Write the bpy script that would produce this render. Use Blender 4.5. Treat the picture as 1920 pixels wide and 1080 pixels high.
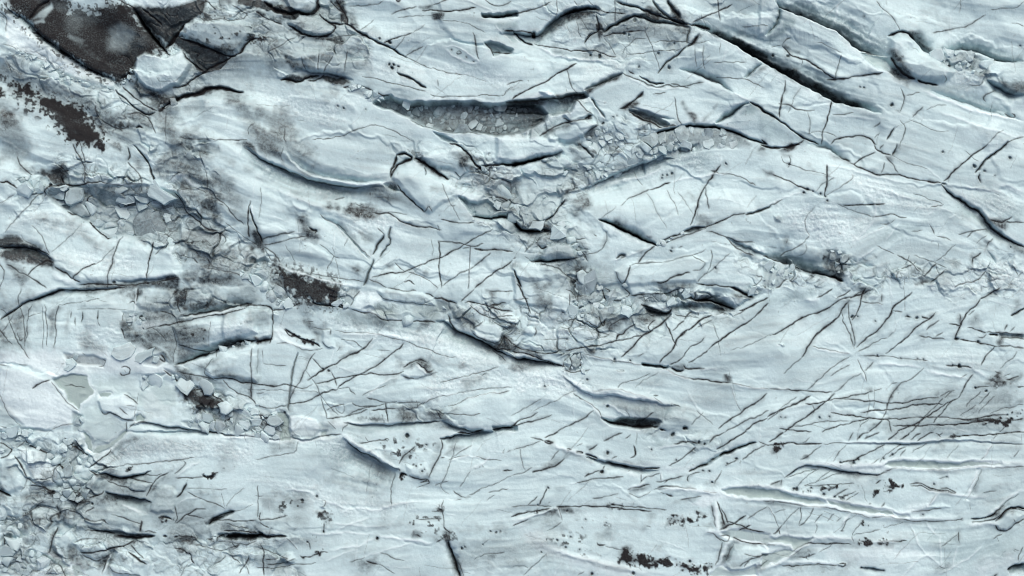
import bpy, math, random
import numpy as np

# ------------------------------------------------------------------ clean
for o in list(bpy.data.objects):
    bpy.data.objects.remove(o, do_unlink=True)
scene = bpy.context.scene
col = scene.collection
random.seed(7)
M = 0.1                      # one traced unit is ten centimetres on the ice

# ------------------------------------------------------------------ camera
LENS = 90.0
cam_data = bpy.data.cameras.new('camera')
cam_data.lens = LENS
cam_data.sensor_width = 36.0
cam_data.clip_start = 1.0
cam_data.clip_end = 60000.0
cam = bpy.data.objects.new('camera', cam_data)
cam.location = (0.0, 0.0, 192.0 * LENS / 36.0)   # drone hovering straight above
cam.rotation_euler = (0.0, 0.0, 0.0)
col.objects.link(cam)
scene.camera = cam

# ------------------------------------------------------------------ overcast daylight
SUN_EL, SUN_AZ = math.radians(48), math.radians(20)      # azimuth clockwise from north
world = bpy.data.worlds.new('World')
scene.world = world
world.use_nodes = True
wn = world.node_tree
for n in list(wn.nodes):
    wn.nodes.remove(n)
w_out = wn.nodes.new('ShaderNodeOutputWorld')
w_bg = wn.nodes.new('ShaderNodeBackground')
w_sky = wn.nodes.new('ShaderNodeTexSky')
w_sky.sky_type = 'NISHITA'
w_sky.sun_disc = False
w_sky.sun_elevation = SUN_EL
w_sky.sun_rotation = SUN_AZ
w_sky.air_density = 0.7
w_sky.dust_density = 7.0
w_sky.ozone_density = 0.6
w_bg.inputs['Strength'].default_value = 0.095
wn.links.new(w_sky.outputs['Color'], w_bg.inputs['Color'])
wn.links.new(w_bg.outputs['Background'], w_out.inputs['Surface'])

sun_data = bpy.data.lights.new('sun', 'SUN')
sun_data.energy = 0.6
sun_data.angle = math.radians(45)
sun_data.color = (1.0, 0.97, 0.93)
sun = bpy.data.objects.new('sun', sun_data)
sun.rotation_euler = (math.pi / 2 - SUN_EL, 0.0, math.pi - SUN_AZ)
sun.location = (0, 0, 300)
col.objects.link(sun)

scene.view_settings.view_transform = 'Standard'
scene.view_settings.look = 'None'
scene.view_settings.exposure = 0.56
scene.view_settings.gamma = 1.0
scene.view_settings.use_curve_mapping = False
scene.cycles.use_denoising = True
scene.cycles.denoiser = 'OPENIMAGEDENOISE'
scene.cycles.denoising_input_passes = 'RGB_ALBEDO_NORMAL'
scene.cycles.denoising_prefilter = 'ACCURATE'
scene.render.filter_size = 1.0
scene.cycles.pixel_filter_type = 'BLACKMAN_HARRIS'
scene.cycles.filter_width = 1.05
scene.cycles.use_adaptive_sampling = False
try:
    scene.cycles.sampling_pattern = 'BLUE_NOISE'
except Exception:
    pass
scene.cycles.max_bounces = 4
scene.cycles.diffuse_bounces = 3
scene.cycles.glossy_bounces = 1

SURVEY = """
T 0 0 4
m .88|90,80 215,170 300,250 390,330 520,430 650,510 790,570 880,600 960,560 1000,480 1040,430 1130,400 1210,380 1160,280 1080,200 1010,120 900,60 820,40 760,80 640,95 520,90 500,0 380,-60 80,-60
e 22 4 9 .3|60,60 215,170 300,250 390,330 520,430 650,510 790,570 880,610
x .5 10|810,230 900,190 1000,210 1020,260 960,350 850,400 800,380
x .22 12|480,120 600,100 640,200 600,260 500,250
x .2 14|1040,230 1120,290 1080,380 960,380 1000,300
x .9 3|240,150 390,20 400,60 340,130
x .9 3|220,180 330,140 340,165 240,185
x .35 3|520,250 640,300 620,330 500,280
c 6 1|215,150 280,70 340,20 400,-20
k .85 5|820,40 960,60 1100,60 1300,60 1450,20 1560,10 1560,80 1480,140 1380,190 1330,270 1270,330 1240,320 1170,250 1100,170 1000,100
e 40 8 4 .9|1000,60 1060,170 1120,260 1190,340 1250,400
c 6 1|1010,80 1060,170 1120,260 1190,340 1250,400 1270,420
v 2 .5|1020,70 1080,170 1160,280 1260,410
c 9 1|1380,180 1330,250 1280,310 1230,360
c 4 .9|1060,60 1100,90 1170,150 1210,190
c 3 .9|900,0 960,30 1020,70
w .5 4|1030,0 1060,50 1140,60 1260,60 1380,40 1480,0
h 26 4|1030,430 1090,405 1160,420 1250,440 1290,420 1360,375 1400,430 1430,480 1380,560 1340,630 1210,690 1100,660 1040,590 1000,530
x .95 3|1030,430 1090,405 1160,420 1250,440 1290,420 1360,375 1400,430 1430,480 1380,560 1340,630 1210,690 1100,660 1040,590 1000,530
k .22 6|1180,590 1210,630 1330,620 1380,560 1410,490 1340,540
c 1.5 .4|1180,580 1210,630 1320,615 1380,550
c 1.2 .35|1210,630 1200,690
k .5 6|960,600 1040,600 1210,700 1340,710 1330,760 1200,830 1100,780 1000,700 920,640
m .45|1120,740 1220,730 1300,760 1200,830 1120,790
k .88 5|1290,290 1340,280 1500,330 1700,420 1640,500 1520,540 1450,490 1400,400 1370,380
c 5 1|1340,280 1450,310 1560,370 1680,410 1750,420 1800,400 1840,330 1920,300
c 4 1|1370,390 1430,460 1520,540
h 16 6|1350,240 1380,190 1500,160 1700,170 1840,190 1890,260 1840,310 1780,380 1700,410 1560,360 1440,300
s .5|1360,230 1500,170 1800,190 1880,260 1760,380 1560,340 1440,290
k .55 8|1420,270 1560,320 1700,340 1850,280 1780,390 1690,410 1560,360 1440,300
c 2 .8|1490,130 1540,160 1600,150 1700,160 1820,160 1870,110 1800,70 1740,40
m .5|1490,120 1560,90 1650,80 1640,150 1540,160
m .6|1640,130 1740,130 1730,165 1660,160
c 3 .8|1500,40 1570,20 1600,60 1640,90
c 10 1|1200,835 1280,770 1380,720 1480,710 1560,660 1650,660 1820,690
k .5 6|1300,760 1380,740 1480,730 1600,680 1700,690 1600,640 1500,680 1380,700
c 4 .9|1300,660 1380,640 1450,590 1560,520 1660,460 1740,420
c 4 .8|860,670 930,740 1010,820 1100,870 1160,840
c 3 .9|910,650 1000,720 1100,800 1180,830
B 6|880,600 960,560 990,520 1000,560 940,620 890,650
B 6|1200,800 1290,750 1320,770 1240,830
c 5 .8|890,590 960,560 990,500
w .75 2|60,90 130,150 250,240 400,370 560,460 700,540 820,600 860,610 830,640 700,620 560,580 440,520 340,460 260,410 140,380 60,330 50,200
z .5 5|560,570 660,560 780,610 780,640 680,620
B 7|0,340 130,380 250,430 380,510 560,590 700,640 860,650 840,690 700,680 560,630 400,570 250,490 130,420 0,380
c 1.3 .5|20,330 90,340 130,370 200,400 260,420 340,460 350,430 260,380
m 1|120,640 200,660 280,720 340,740 450,780 560,800 640,850 660,900 680,960 760,1020 690,1060 580,1060 510,990 430,930 390,850 310,790 220,710 140,680
m .9|-60,650 40,680 40,720 -60,720
m .7|-60,540 60,570 30,600 -60,600
s .9|0,640 140,690 290,760 390,850 440,950 290,900 140,850 30,760
s .5|0,520 60,560 140,640 60,680 0,640
k .45 8|0,800 80,830 110,910 60,950 0,930
k .2 12|0,380 200,450 420,560 700,690 600,760 300,600 0,480
k .5 4|640,780 700,840 740,920 800,980 900,1020 980,1060 940,1070 800,1010 700,950 640,850
m .6|730,850 790,900 860,930 930,890 950,960 880,950 800,930 740,890
k .4 5|950,860 1060,850 1160,920 1180,1000 1080,980 980,960
k .4 6|700,780 780,800 900,830 960,900 860,900 760,860
c 4 1|1020,965 1050,955 1085,962
c 2.5 .8|720,800 740,870 800,930 880,960 960,960
c 2.5 .8|950,860 1020,845 1100,880 1150,940 1180,1000
c 2 .5|1240,840 1250,930 1250,1000 1240,1080
k .3 7|1130,890 1230,840 1330,900 1350,1060 1240,1080 1180,1000
c 1.8 .8|1350,1035 1450,1045 1600,1055 1700,1045 1860,1060
k .38 14|1640,690 1780,690 1850,750 1920,790 1920,1000 1800,890 1700,790
k .25 14|1320,780 1450,740 1600,800 1560,900 1400,900
c 1.5 .6|1860,1020 1880,950 1920,920
c 1.5 .5|180,0 150,60 130,90
c 2 .7|0,80 40,110 60,140 50,240
k .3 5|0,0 60,60 60,140 30,200 0,180
T 480 0 4
k .9 4|-120,-20 60,0 130,50 240,60 330,90 280,140 190,100 100,80 0,60 -120,20
h 22 4|200,-40 260,60 330,90 400,110 440,90 460,40 460,-40
k .35 5|260,60 330,90 400,110 440,90 400,40 330,60
c 9 1|60,10 110,60 170,90 260,100 310,80 360,105 420,100 460,50 465,-20
k .9 3|190,80 300,70 340,100 280,140 210,130
k .5 5|0,60 120,120 240,140 200,190 100,140 0,120
c 3 .8|0,90 60,130 130,160 200,180
c 5 1|470,100 530,160 620,180 690,190 760,230 840,280 900,320 960,340 1010,360 1080,400 1130,430
k .6 4|560,0 640,0 700,120 690,190 640,160 620,80
c 3 .9|600,0 640,80 680,130 690,190
c 3 .8|560,0 600,60 650,100
c 2 .8|640,180 640,120 670,110 690,160 680,190
k .3 6|480,60 600,100 640,180 560,160 490,120
h 14 3|250,170 330,110 420,130 520,170 590,220 580,260 520,270 430,260 350,240 290,200
k .35 6|250,170 330,150 420,200 350,240 290,200
c 5 1|250,190 330,250 410,275 520,275 580,250 600,200 560,170
m .8|-40,270 60,295 30,310 -40,340
c 3 .9|-80,310 0,300 60,295
k .55 4|230,200 330,270 420,280 560,290 640,270 680,330 640,360 560,310 400,300 280,270
c 2 .7|560,290 640,270 700,270 770,260
c 2 .8|90,405 160,360 260,300 300,290
c 1.3 .5|210,350 290,300
k .5 4|200,410 240,420 340,440 470,400 480,470 460,540 360,540 280,520 220,480
k .45 3|480,390 540,390 580,430 540,490 480,540 470,470
s .6|190,400 230,420 260,480 300,520 240,490 200,450
h 12 8|230,400 460,390 640,420 690,460 670,540 500,550 290,520
c 1.5 .7|345,440 350,500 380,540
c 2 .8|480,400 470,470 475,530
c 2.5 .8|580,430 540,490 515,545
c 2 .8|690,380 680,440 670,540
c 1.5 .6|610,500 660,470
k .3 4|570,440 640,430 680,460 620,500 590,480
e 14 2 12 .8|290,520 400,545 500,550 600,560 680,580 740,600
k .75 4|190,590 280,560 420,560 540,560 680,580 720,620 650,640 560,620 430,600 310,620 230,610
c 5 1|185,590 260,600 310,620 400,580 470,560
c 3 1|390,610 450,600 520,560
k .3 16|330,620 620,620 680,700 560,740 360,700
B 7|650,640 760,640 860,680 940,720 900,780 880,770 760,720 680,690
c 3 .9|650,650 760,640 830,665 890,690 950,710 1000,705
h -34 4|880,770 940,730 1010,710 1040,740 1160,770 1260,770 1440,765 1640,760 1670,780 1760,790 1920,770 2020,772 2130,800 2190,850 2160,910 2080,950 1980,985 1800,1010 1680,990 1500,990 1350,970 1220,930 1130,870 1030,830 960,810
k .5 4|880,770 940,730 1010,710 1040,740 1160,770 1260,770 1440,765 1640,760 1670,780 1760,790 1920,770 2020,772 2130,800 2190,850 2160,910 2080,950 1980,985 1800,1010 1680,990 1500,990 1350,970 1220,930 1130,870 1030,830 960,810
B 10 .4|880,770 940,730 1010,710 1040,740 1160,780 1260,780 1440,775 1640,770 1670,790 1760,800 1920,780 2040,790 2060,900 1980,960 1920,990 1800,1000 1680,980 1500,980 1350,960 1220,920 1130,860 1030,820 960,800
q .8 4|1000,680 1100,700 1200,745 1300,755 1440,740 1600,750 1660,770 1560,775 1400,775 1250,775 1120,755 1030,720
q .7 5|1080,860 1200,930 1350,980 1500,1000 1700,1010 1680,985 1500,980 1350,960 1220,920
c 1.5 .6|1160,900 1260,950 1400,990 1560,995 1700,1010
c 1.5 .8|800,570 880,590 1000,615 1100,640 1200,665 1280,690
k .2 8|740,600 880,600 1100,660 1250,700 1200,740 1000,680 800,640
c 5 .9|1060,540 1150,580 1210,620 1280,665
o .9|1000,495,14 1030,490,10 1020,515,14 1070,498,8
c 1.4 .7|1130,425 1200,470 1300,500 1400,530 1480,550 1560,560
c 2.2 .8|1110,425 1170,390 1260,350
c 1.5 .7|1030,380 1080,320 1120,280
c 3 .85|960,325 1020,295 1100,275 1170,255
o .9|930,300,12 1000,320,16
c 1.6 .6|1170,255 1200,230 1270,190
c 2 .6|780,235 830,190 880,140
k .45 3|690,90 760,120 780,220 720,210 690,150
k .25 6|780,220 900,170 980,290 900,310
c 2 .7|690,50 780,45 900,30 960,10
c 2.2 .8|1010,100 1080,85 1150,70 1210,55
c 3 .9|1250,90 1340,80 1450,90 1560,80 1650,70
k .5 4|1230,60 1330,40 1320,80 1260,90
c 1.5 .7|1330,50 1400,20 1450,0
c 1.2 .6|1060,130 1200,120 1330,130 1400,150
k .6 4|1330,100 1400,100 1390,130 1340,140
c 1.5 .6|1400,150 1480,160 1560,170 1640,210 1720,245
c 3 .9|1050,0 1070,20 1100,0
q .8 4|1690,105 1780,105 1920,85 1960,95 1960,130 1800,140 1700,140
h -20 3|1690,110 1780,110 1920,95 1960,95 1960,125 1800,130 1700,130
c 5 1|1690,125 1760,130 1820,115 1920,110
c 2 .8|1720,0 1780,40 1840,45 1920,10
v 2 .6|1580,0 1680,50 1760,70 1790,110
v 2 .9|1400,360 1480,350 1560,380 1640,440 1670,470 1620,475 1540,450 1450,410 1400,360
c 1.5 .9|1500,400 1520,390 1545,405 1520,415 1500,400
o .8|1580,430,5 1630,460,5 1460,380,6
q .6 4|1380,320 1480,330 1600,390 1640,430 1560,385 1460,355
q .5 4|1460,430 1560,470 1640,490 1690,480 1640,500 1540,480
c 2.2 .85|1630,245 1645,330 1650,400 1670,450
q 1 3|1710,330 1760,320 1860,350 1920,370 1920,390 1830,405 1780,420 1760,370
h -18 4|1710,330 1760,320 1860,350 1920,370 1920,395 1830,405 1780,425 1760,370
c 2.4 1|1710,325 1760,370 1780,425
c 3 1|1770,390 1850,405 1920,395
q .7 4|1800,190 1840,150 1960,150 1990,320 1900,300 1850,250
v 1.5 .8|1800,190 1830,240 1920,310
c 3 .9|1880,235 1920,225 1960,230
c 1.4 .7|410,1050 540,1045 650,1020 760,970 880,935 960,955 1050,990 1100,1015 1180,1060
o .8|615,795,8 660,808,10 825,820,8
c 1.5 .8|1310,720 1400,725 1500,715 1640,715 1780,710 1860,715 1870,680 1920,650
k .35 3|1720,730 1790,720 1780,750 1720,745
c 1.5 .7|1360,600 1360,650
k .42 10|0,800 60,830 80,870 50,930 120,960 210,960 220,1080 60,1080 -60,1000
c 2.2 .6|215,960 205,1030 225,1070
q 1 3|1330,1000 1400,1010 1470,1040 1510,1070 1450,1060 1380,1030
h -10 3|1330,1000 1400,1010 1470,1040 1510,1070 1450,1060 1380,1030
c 1.2 .5|0,790 100,790 260,800
f .6|850,430 1060,520 1200,640 900,560
f .7|560,290 700,280 850,300 760,400 640,360
f .5|1000,480 1400,560 1900,640 1850,560 1500,480
f .5|0,600 300,700 560,740 800,760 600,950 300,900 0,750
T 960 0 4
c 3 .75|-80,115 0,105 80,95 200,70 250,40 300,15
k .35 6|-80,100 60,80 200,60 220,75 80,110 -60,130
e 26 2 16 .7|-100,260 0,240 180,260 230,230 300,150 380,100 470,70 560,60 640,60 665,90
c 6 1|370,112 420,92 480,72 600,62 650,85
k .6 5|200,250 300,160 400,110 520,80 660,90 560,120 440,150 320,230 220,290
c 2.7 .95|665,90 750,95 850,98
c 3 .9|-60,235 60,225 120,235 180,260 150,240
c 5 1|10,235 60,280 110,320 155,335
o 1|165,255,22
v 2 .7|0,250 60,320 130,340
c 2.6 .95|170,320 260,350 330,345 420,370 520,375 600,380 660,395 720,415 780,425
v 3 .9|160,330 280,390 340,415 480,440 600,455 700,455 800,440
k .3 4|260,350 420,375 600,385 740,420 620,440 480,430 340,405
o .8|650,420,18 590,415,12
c 1.6 .6|460,0 500,50
c 1.8 .7|560,0 610,50
c 1.6 .6|340,0 340,80 320,130
c 1.4 .6|410,190 435,245
c 1.4 .65|485,150 500,210 490,240 520,290
c 1.4 .6|520,145 560,210 570,235
c 2.5 .6|770,-10 770,70 770,170
c 9 .5|690,240 740,200 820,160 900,120 960,125 1060,160 1160,180 1260,190 1330,210
c 4.5 .7|690,240 740,200 820,160 900,120 960,125
c 5 .7|780,10 870,45 960,70 1050,105 1150,140 1250,170 1340,195
c 7 .5|1060,0 1090,60 1150,110 1200,150 1300,190
c 8 .5|1170,0 1200,60 1230,100 1260,140
c 2.5 .8|1150,140 1220,130 1260,150 1320,200
k .6 5|1020,60 1140,90 1200,120 1180,0 1210,40 1260,120 1330,190 1200,180 1080,150 960,120
k .65 3|620,190 660,180 700,230 670,280 660,330 640,280
c 4 .75|550,330 570,280 620,250 650,230 640,170 630,120
c 2 .7|550,290 600,240 640,250
c 3 .85|690,275 780,250 880,235 1000,230
k .55 5|1200,180 1340,200 1330,290 1240,270 1220,230
o .6|850,250,16 880,260,12 920,150,20
c 8 1|1340,200 1390,190 1420,200 1480,220
c 3 .85|1350,180 1430,140 1480,110 1540,90 1600,65 1650,35
k .4 4|1440,130 1480,95 1540,80 1520,110
c 3 .7|1545,-10 1550,70 1560,150
c 7 .7|1400,260 1360,320 1310,350
c 4.5 .75|1310,350 1270,380 1200,440 1130,500 1090,550
c 5 .5|1340,210 1320,270 1310,330
k .5 4|1330,300 1400,250 1430,260 1370,340
c 2 .7|1030,320 1120,310 1230,305 1350,320 1480,310
c 1.6 .7|870,410 980,398 1080,385 1180,372 1270,365
c 1.6 .6|990,200 1020,290 1060,370 1100,470 1110,530
c 1.6 .6|690,285 740,350 780,415
c 2 .55|830,410 860,350 920,290 1000,290
o .6|1105,400,12 950,505,9 1180,510,20 1210,320,14
c 1.6 .7|1730,195 1820,195 1920,190
k .4 5|1680,230 1760,260 1850,260 1840,280 1750,275
c 1.6 .6|1440,330 1430,440 1450,520
c 2 .6|1560,320 1555,400
c 1.6 .55|1370,360 1380,450 1390,500
c 2.2 .5|1520,475 1620,465 1760,465
e 12 8 2 .7|1740,590 1800,550 1860,490 1895,480
k .5 4|1760,580 1820,540 1880,490 1920,500 1850,560
c 3.5 .9|0,745 60,700 150,655 250,610 330,560 420,515 490,480
c 2 .8|-40,640 0,615 80,605
k .5 3|-20,660 40,660 0,690
h -28 3|-40,770 120,755 240,740 350,735 460,710 550,690 570,720 480,760 440,830 300,860 180,840 60,840 -40,830
k .6 4|-40,765 250,735 550,690 560,720 400,760 200,790 -40,820
c 4 .9|-40,765 120,757 240,742 350,737 460,712 550,690
q .75 6|-40,820 200,790 400,760 480,750 440,820 350,850 380,890 300,950 200,1000 60,1000 -40,930
f .9|-40,820 200,790 400,760 440,820 350,850 380,890 300,950 200,1000 60,1000
w .9 2|80,730 200,690 260,680 310,700 365,765 330,750 280,730 200,750
h 14 3|200,690 260,680 310,700 365,765 330,750 280,730
c 1.6 .6|415,520 430,600 460,680 500,700
v 3 .8|530,660 560,700 600,770 650,850 690,900
c 5 .55|600,740 640,810 690,890
e 18 6 2 .6|540,670 620,640 700,610 780,570 840,545
k .7 3|550,665 700,605 830,545 800,590 700,630 570,700
c 2.4 .95|840,550 900,580 950,600 1010,625 1080,655 1110,650 1180,635 1220,660 1270,645 1340,660
c 4 .9|960,575 1000,595 1060,625 1140,630
c 2.7 1|870,530 920,555
q .6 5|1090,600 1250,600 1340,620 1440,605 1350,640 1220,635
c 2.2 .8|1200,630 1300,650 1430,610
v 2 .7|850,570 920,605 1010,650 1080,670 1180,660 1300,670
k .35 3|1060,700 1100,690 1150,685 1130,700 1080,712
c 1.8 .8|1060,705 1110,690 1155,685
e 16 8 3 .8|1260,510 1340,530 1450,570 1540,610 1600,650 1660,690
v 3 .8|1660,690 1720,730 1780,760
c 4.5 .95|1780,765 1850,800 1920,850 1960,880
c 1.6 .75|1540,580 1620,585 1700,595 1760,590 1830,630 1900,665
h 12 3|380,860 460,740 500,740 600,860 540,885 430,905
c 4.5 .95|540,888 600,865
c 2.5 .7|490,745 540,820 600,860
k .55 4|400,830 430,830 440,860 420,860
c 2.5 .8|380,880 430,910 530,900 600,880
k .55 4|240,980 330,930 400,900 480,910 420,960 300,1000 230,1010
c 3 .8|210,1020 280,970 370,920 460,910
h 12 4|250,1010 420,920 540,900 630,930 560,1000 440,1060 280,1060
q .35 6|260,1010 420,930 500,930 380,1010 280,1050
c 4.5 .8|820,815 870,790 940,740 990,690
k .6 4|800,820 850,780 930,750 960,770 900,815
h -22 3|880,820 960,870 1060,910 1140,945 1180,930 1100,880 960,830
c 6 .95|880,830 960,890 1060,920 1130,955
c 3 .9|1130,955 1190,940 1230,930
k .5 4|870,800 960,830 1080,880 1170,930 1120,950 1000,910 900,860
e 9 2 6 .4|900,800 1000,830 1100,870 1220,890
c 2.7 .65|1220,730 1235,810 1240,880 1280,940
k .55 4|1280,770 1330,830 1380,870 1390,930 1340,890 1290,810
k .45 4|1440,900 1500,820 1530,790 1500,850 1460,890
o .9|760,880,10 790,870,9 1005,985,7 680,925,12
e 24 7 3 .6|1530,930 1580,890 1650,860 1720,800 1780,775
q .9 4|1530,930 1580,890 1650,860 1720,800 1790,780 1840,830 1800,850 1700,860 1620,890
c 4.5 .75|960,1050 1050,1010 1150,980 1220,960 1290,940 1400,945 1500,945 1560,950 1640,985 1740,1020 1830,1060 1920,1080
e 20 3 6 .4|960,1050 1050,1010 1150,980 1220,960 1290,940 1400,945 1500,945 1560,950 1640,985 1740,1020 1830,1060 1920,1080
k .4 4|960,1060 1150,990 1290,950 1500,950 1640,990 1760,1040 1780,1090 1400,1110 940,1100
B 12 .4|1000,1060 1150,1000 1290,960 1500,960 1640,1000 1740,1040 1700,1100 1400,1130 1200,1150 960,1180 850,1160
B 9|550,1010 660,950 740,1000 830,1000 850,1080 740,1150 640,1120 560,1080
c 3 .8|560,1000 620,950 650,940
k .55 4|600,950 700,980 740,1000 640,1000 580,1060 560,1020
f .7|180,300 480,210 520,290 620,350 420,340
f .8|560,470 760,430 830,480 660,560 540,540
T 0 0 1
e 55 19 2.5 1|1300,50 1335,61 1385,85 1430,115 1475,139 1515,162 1560,185 1600,199 1655,211
k .7 4|1330,62 1385,84 1435,114 1445,108 1390,74 1345,56
T 1440 0 4
q .85 14|60,0 200,0 330,40 460,90 600,150 760,220 880,300 900,370 800,400 700,360 600,280 480,190 330,110 180,70
f .8|180,0 420,60 700,180 880,300 880,370 780,390 600,270 420,140
h 8 3|-60,-40 60,0 95,60 80,160 30,220 -60,260
e 18 3 9 .3|60,0 95,60 80,160 30,220 -20,260
q .85 4|95,60 120,60 160,90 210,130 200,200 140,230 0,340 0,260 60,190
o .9|265,100,16
c 5 .9|90,45 160,75 260,110 330,140 420,180 500,215 560,250 600,285 650,330 700,375 780,385
e 40 26 3 .8|40,0 90,45 160,75 260,110 330,140 420,180 500,215 560,250 600,285 650,330 700,375 780,395 860,420 920,430
v 3 .9|310,150 400,180 470,210 520,240 570,270
v 2.5 .9|540,0 525,90 510,150 490,210
c 1.6 .6|525,90 510,150 490,210
c 1.7 .7|820,0 860,60 930,120 960,170 985,225
c 1.4 .4|900,0 895,40
c 2 .8|1240,240 1330,225 1420,210 1500,190 1570,150 1640,110
c 1.4 .5|1450,0 1440,90
c 1.5 .7|1670,75 1770,70 1860,60 1920,10
c 2 .7|1825,175 1870,180 1920,190
k .2 14|1180,70 1240,140 1340,190 1420,180 1300,120
o .6|730,120,6 1895,340,8
c 6 .85|910,270 960,240 1010,235 1080,260 1110,290
k .6 5|1060,240 1140,260 1180,310 1240,370 1220,410 1160,350 1100,290
e 22 12 4 .3|1060,260 1120,310 1170,370 1230,420
h 24 8|930,300 1000,280 1080,300 1120,370 1200,430 1320,500 1380,540 1330,600 1230,600 1130,590 1060,570 980,530 930,460 920,400
c 6 .95|920,440 950,490 990,540 1050,580 1100,590
c 5 1|1120,595 1190,620 1270,635
k .6 6|930,400 960,470 1010,540 1080,580 1160,600 1060,560 1000,480 960,420
q .5 6|940,420 1010,500 1100,560 1240,590 1330,600 1240,620 1080,600 960,510
c 2.5 .6|980,420 1000,440 1000,420
c 2 .5|1060,360 1110,370 1125,390
c 2.5 .6|1310,570 1340,600 1320,620
h -14 4|710,400 770,400 900,440 940,500 1010,560 1060,590 980,590 900,540 800,490 740,440
z .6 4|720,400 780,400 900,440 930,490 900,540 800,480 740,440
c 2 .6|710,400 770,400 800,410
k .5 5|930,490 1010,560 1080,600 1050,640 980,600 920,550
e 30 12 3 .4|1290,380 1380,370 1470,355 1560,370 1640,400 1720,450 1800,465 1920,460
q .85 12|1280,360 1470,350 1600,340 1760,380 1920,400 1920,460 1800,465 1720,450 1640,410 1560,380 1400,380
c 3 .9|1660,450 1730,455
B 10|1250,430 1340,400 1480,380 1560,420 1640,450 1700,460 1620,510 1580,560 1460,530 1370,510 1300,470
k .3 8|1250,430 1340,400 1480,380 1560,420 1640,450 1700,460 1620,510 1580,560 1460,530 1370,510 1300,470
o .95|1350,470,24 1360,490,16
z .4 5|1180,640 1440,640 1540,650 1350,680 1180,670
f .8|1330,520 1500,580 1600,620 1500,660 1340,630
e 26 3 12 .4|1640,595 1740,650 1840,700 1920,710
q 1 5|1640,595 1740,590 1850,610 1920,630 1960,640 1960,710 1840,700 1740,650
k .45 4|1740,600 1850,620 1960,650 1960,705 1840,695 1760,650
c 2 .6|1510,640 1570,650 1620,600
q .5 10|1350,680 1600,720 1640,760 1740,810 1860,870 1700,830 1500,770
c 2.4 .6|1730,670 1690,690 1640,700 1620,740 1640,760
c 2.5 .8|1780,850 1840,890 1860,870 1830,850 
e 12 12 3 .3|1220,680 1340,720 1480,770 1620,820 1720,850 1840,890 1920,910
v 5 .9|1150,670 1250,720 1380,770 1500,820 1620,850 1720,870 1800,890 1920,900
v 3 .7|1290,840 1400,880 1560,940 1700,980 1800,1010 1920,1040
k .18 8|1290,850 1500,930 1760,1010 1920,1050 1700,1010 1400,920
c 3 .85|110,340 150,370 180,410 240,430 310,450 370,500 440,550 510,585
c 2 .7|30,350 70,340 110,340 
c 2.5 .7|110,340 130,300 180,280
k .5 4|100,330 160,380 240,400 240,370 180,370 140,330
o .8|45,410,14 160,410,16
c 1.6 .7|260,440 250,480
c 3 .6|555,410 540,480 515,550 505,600
c 3 .8|450,590 560,585 660,570 740,560 850,545
c 1.5 .5|370,310 430,340 500,370 560,390
h 4 4|310,380 540,400 700,450 850,540 660,570 510,590 370,490 300,440
k .9 6|-40,440 60,470 200,540 330,600 460,650 560,700 660,770 700,805 560,765 420,705 280,640 140,550 0,480
q .9 20|-80,380 60,430 240,510 420,590 560,650 700,730 830,820 660,800 480,740 300,650 140,555 0,480
c 7 1|-220,345 -120,405 -40,455 0,480 70,510 140,555 300,650 400,702 480,742 560,768
v 2.5 .9|150,560 240,610 330,660 420,710 480,740
c 2 .7|1000,660 1020,730 1010,770 985,850
c 2 .7|1030,715 1090,700 1140,685
o .8|925,790,14 720,660,8 690,655,6
k .4 4|940,830 1000,810 980,850 
c 2.5 .8|1090,880 1120,840 1155,795
c 1.4 .5|1180,820 1240,800 1340,790
c 3 .75|120,600 125,660 100,720 90,800 80,880
k .5 4|120,630 150,680 140,710 100,740
c 3 .8|475,755 460,840 440,920 415,985
c 1.6 .5|240,660 180,760 150,850
c 2.2 .8|80,775 160,790 220,820 290,830 350,830
c 1.8 .6|300,840 320,920 310,1010
c 1.8 .7|480,860 560,855 640,845
v 2 .5|480,870 640,870 800,900
c 3.5 .6|840,910 790,960
c 4 .7|955,960 920,1000 890,1050
c 2.5 .7|840,1000 800,1040
c 1.6 .7|990,910 1030,950 1020,1010 1000,1060 990,1100
c 4 .95|-60,815 0,850 70,900 150,950 230,1010 300,1050 380,1080
c 2 .6|300,1000 400,990 480,995 520,1020
c 3.2 .85|470,1080 510,1040 600,1020 700,1020 770,1045 810,1080
c 2.5 .8|430,940 410,1000 400,1080
c 3 .8|280,1045 220,1080
c 1.5 .5|1060,900 1180,950 1280,990 1360,980
c 1.8 .6|1640,1080 1680,1030 1770,980
c 3 .7|1770,1080 1840,1040 1920,1030
q .45 10|-60,850 100,940 220,1010 260,1060 100,1060 -60,1000
T 0 270 4
k .35 8|0,20 120,110 240,220 180,210 80,130 0,110
c 2.5 .7|115,85 140,140 190,190 240,230
k .6 6|240,180 370,210 390,190 490,170 500,200 460,300 360,290 340,250 260,230
c 5 1|450,240 460,270 475,285
k .3 8|560,230 640,250 630,300 540,300 500,260
c 2.5 .8|550,0 590,90 630,150 640,220 640,300
c 2.5 .7|600,-40 620,60 640,140
c 3.5 .9|0,290 70,290 150,340 220,380 280,380 340,360
c 3 .85|340,360 380,310 480,300 560,310 640,300 700,285 760,280 880,310 1000,300 1070,290
v 4 .7|120,310 180,370 240,380
v 3 .8|760,290 880,300 980,310 1060,290
o .9|380,310,14
B 12|120,260 240,240 340,260 380,310 340,350 260,370 180,330
c 2 .7|120,280 160,255 240,235
m .95|680,-60 740,0 780,0 795,20 750,40 720,-10
k .5 5|800,-20 860,40 910,70 940,30 900,-20
c 4 .8|960,30 975,90 960,120
c 4 .75|1000,10 1060,60 1090,110 1120,170 1140,220 1170,300
c 3 .7|960,130 1010,180 1050,220 1075,290
k .4 5|1000,60 1060,100 1080,180 1030,190 1000,120
k .4 6|1150,200 1180,120 1210,60 1340,30 1370,110 1380,220 1300,220 1260,280 1180,270
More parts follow.
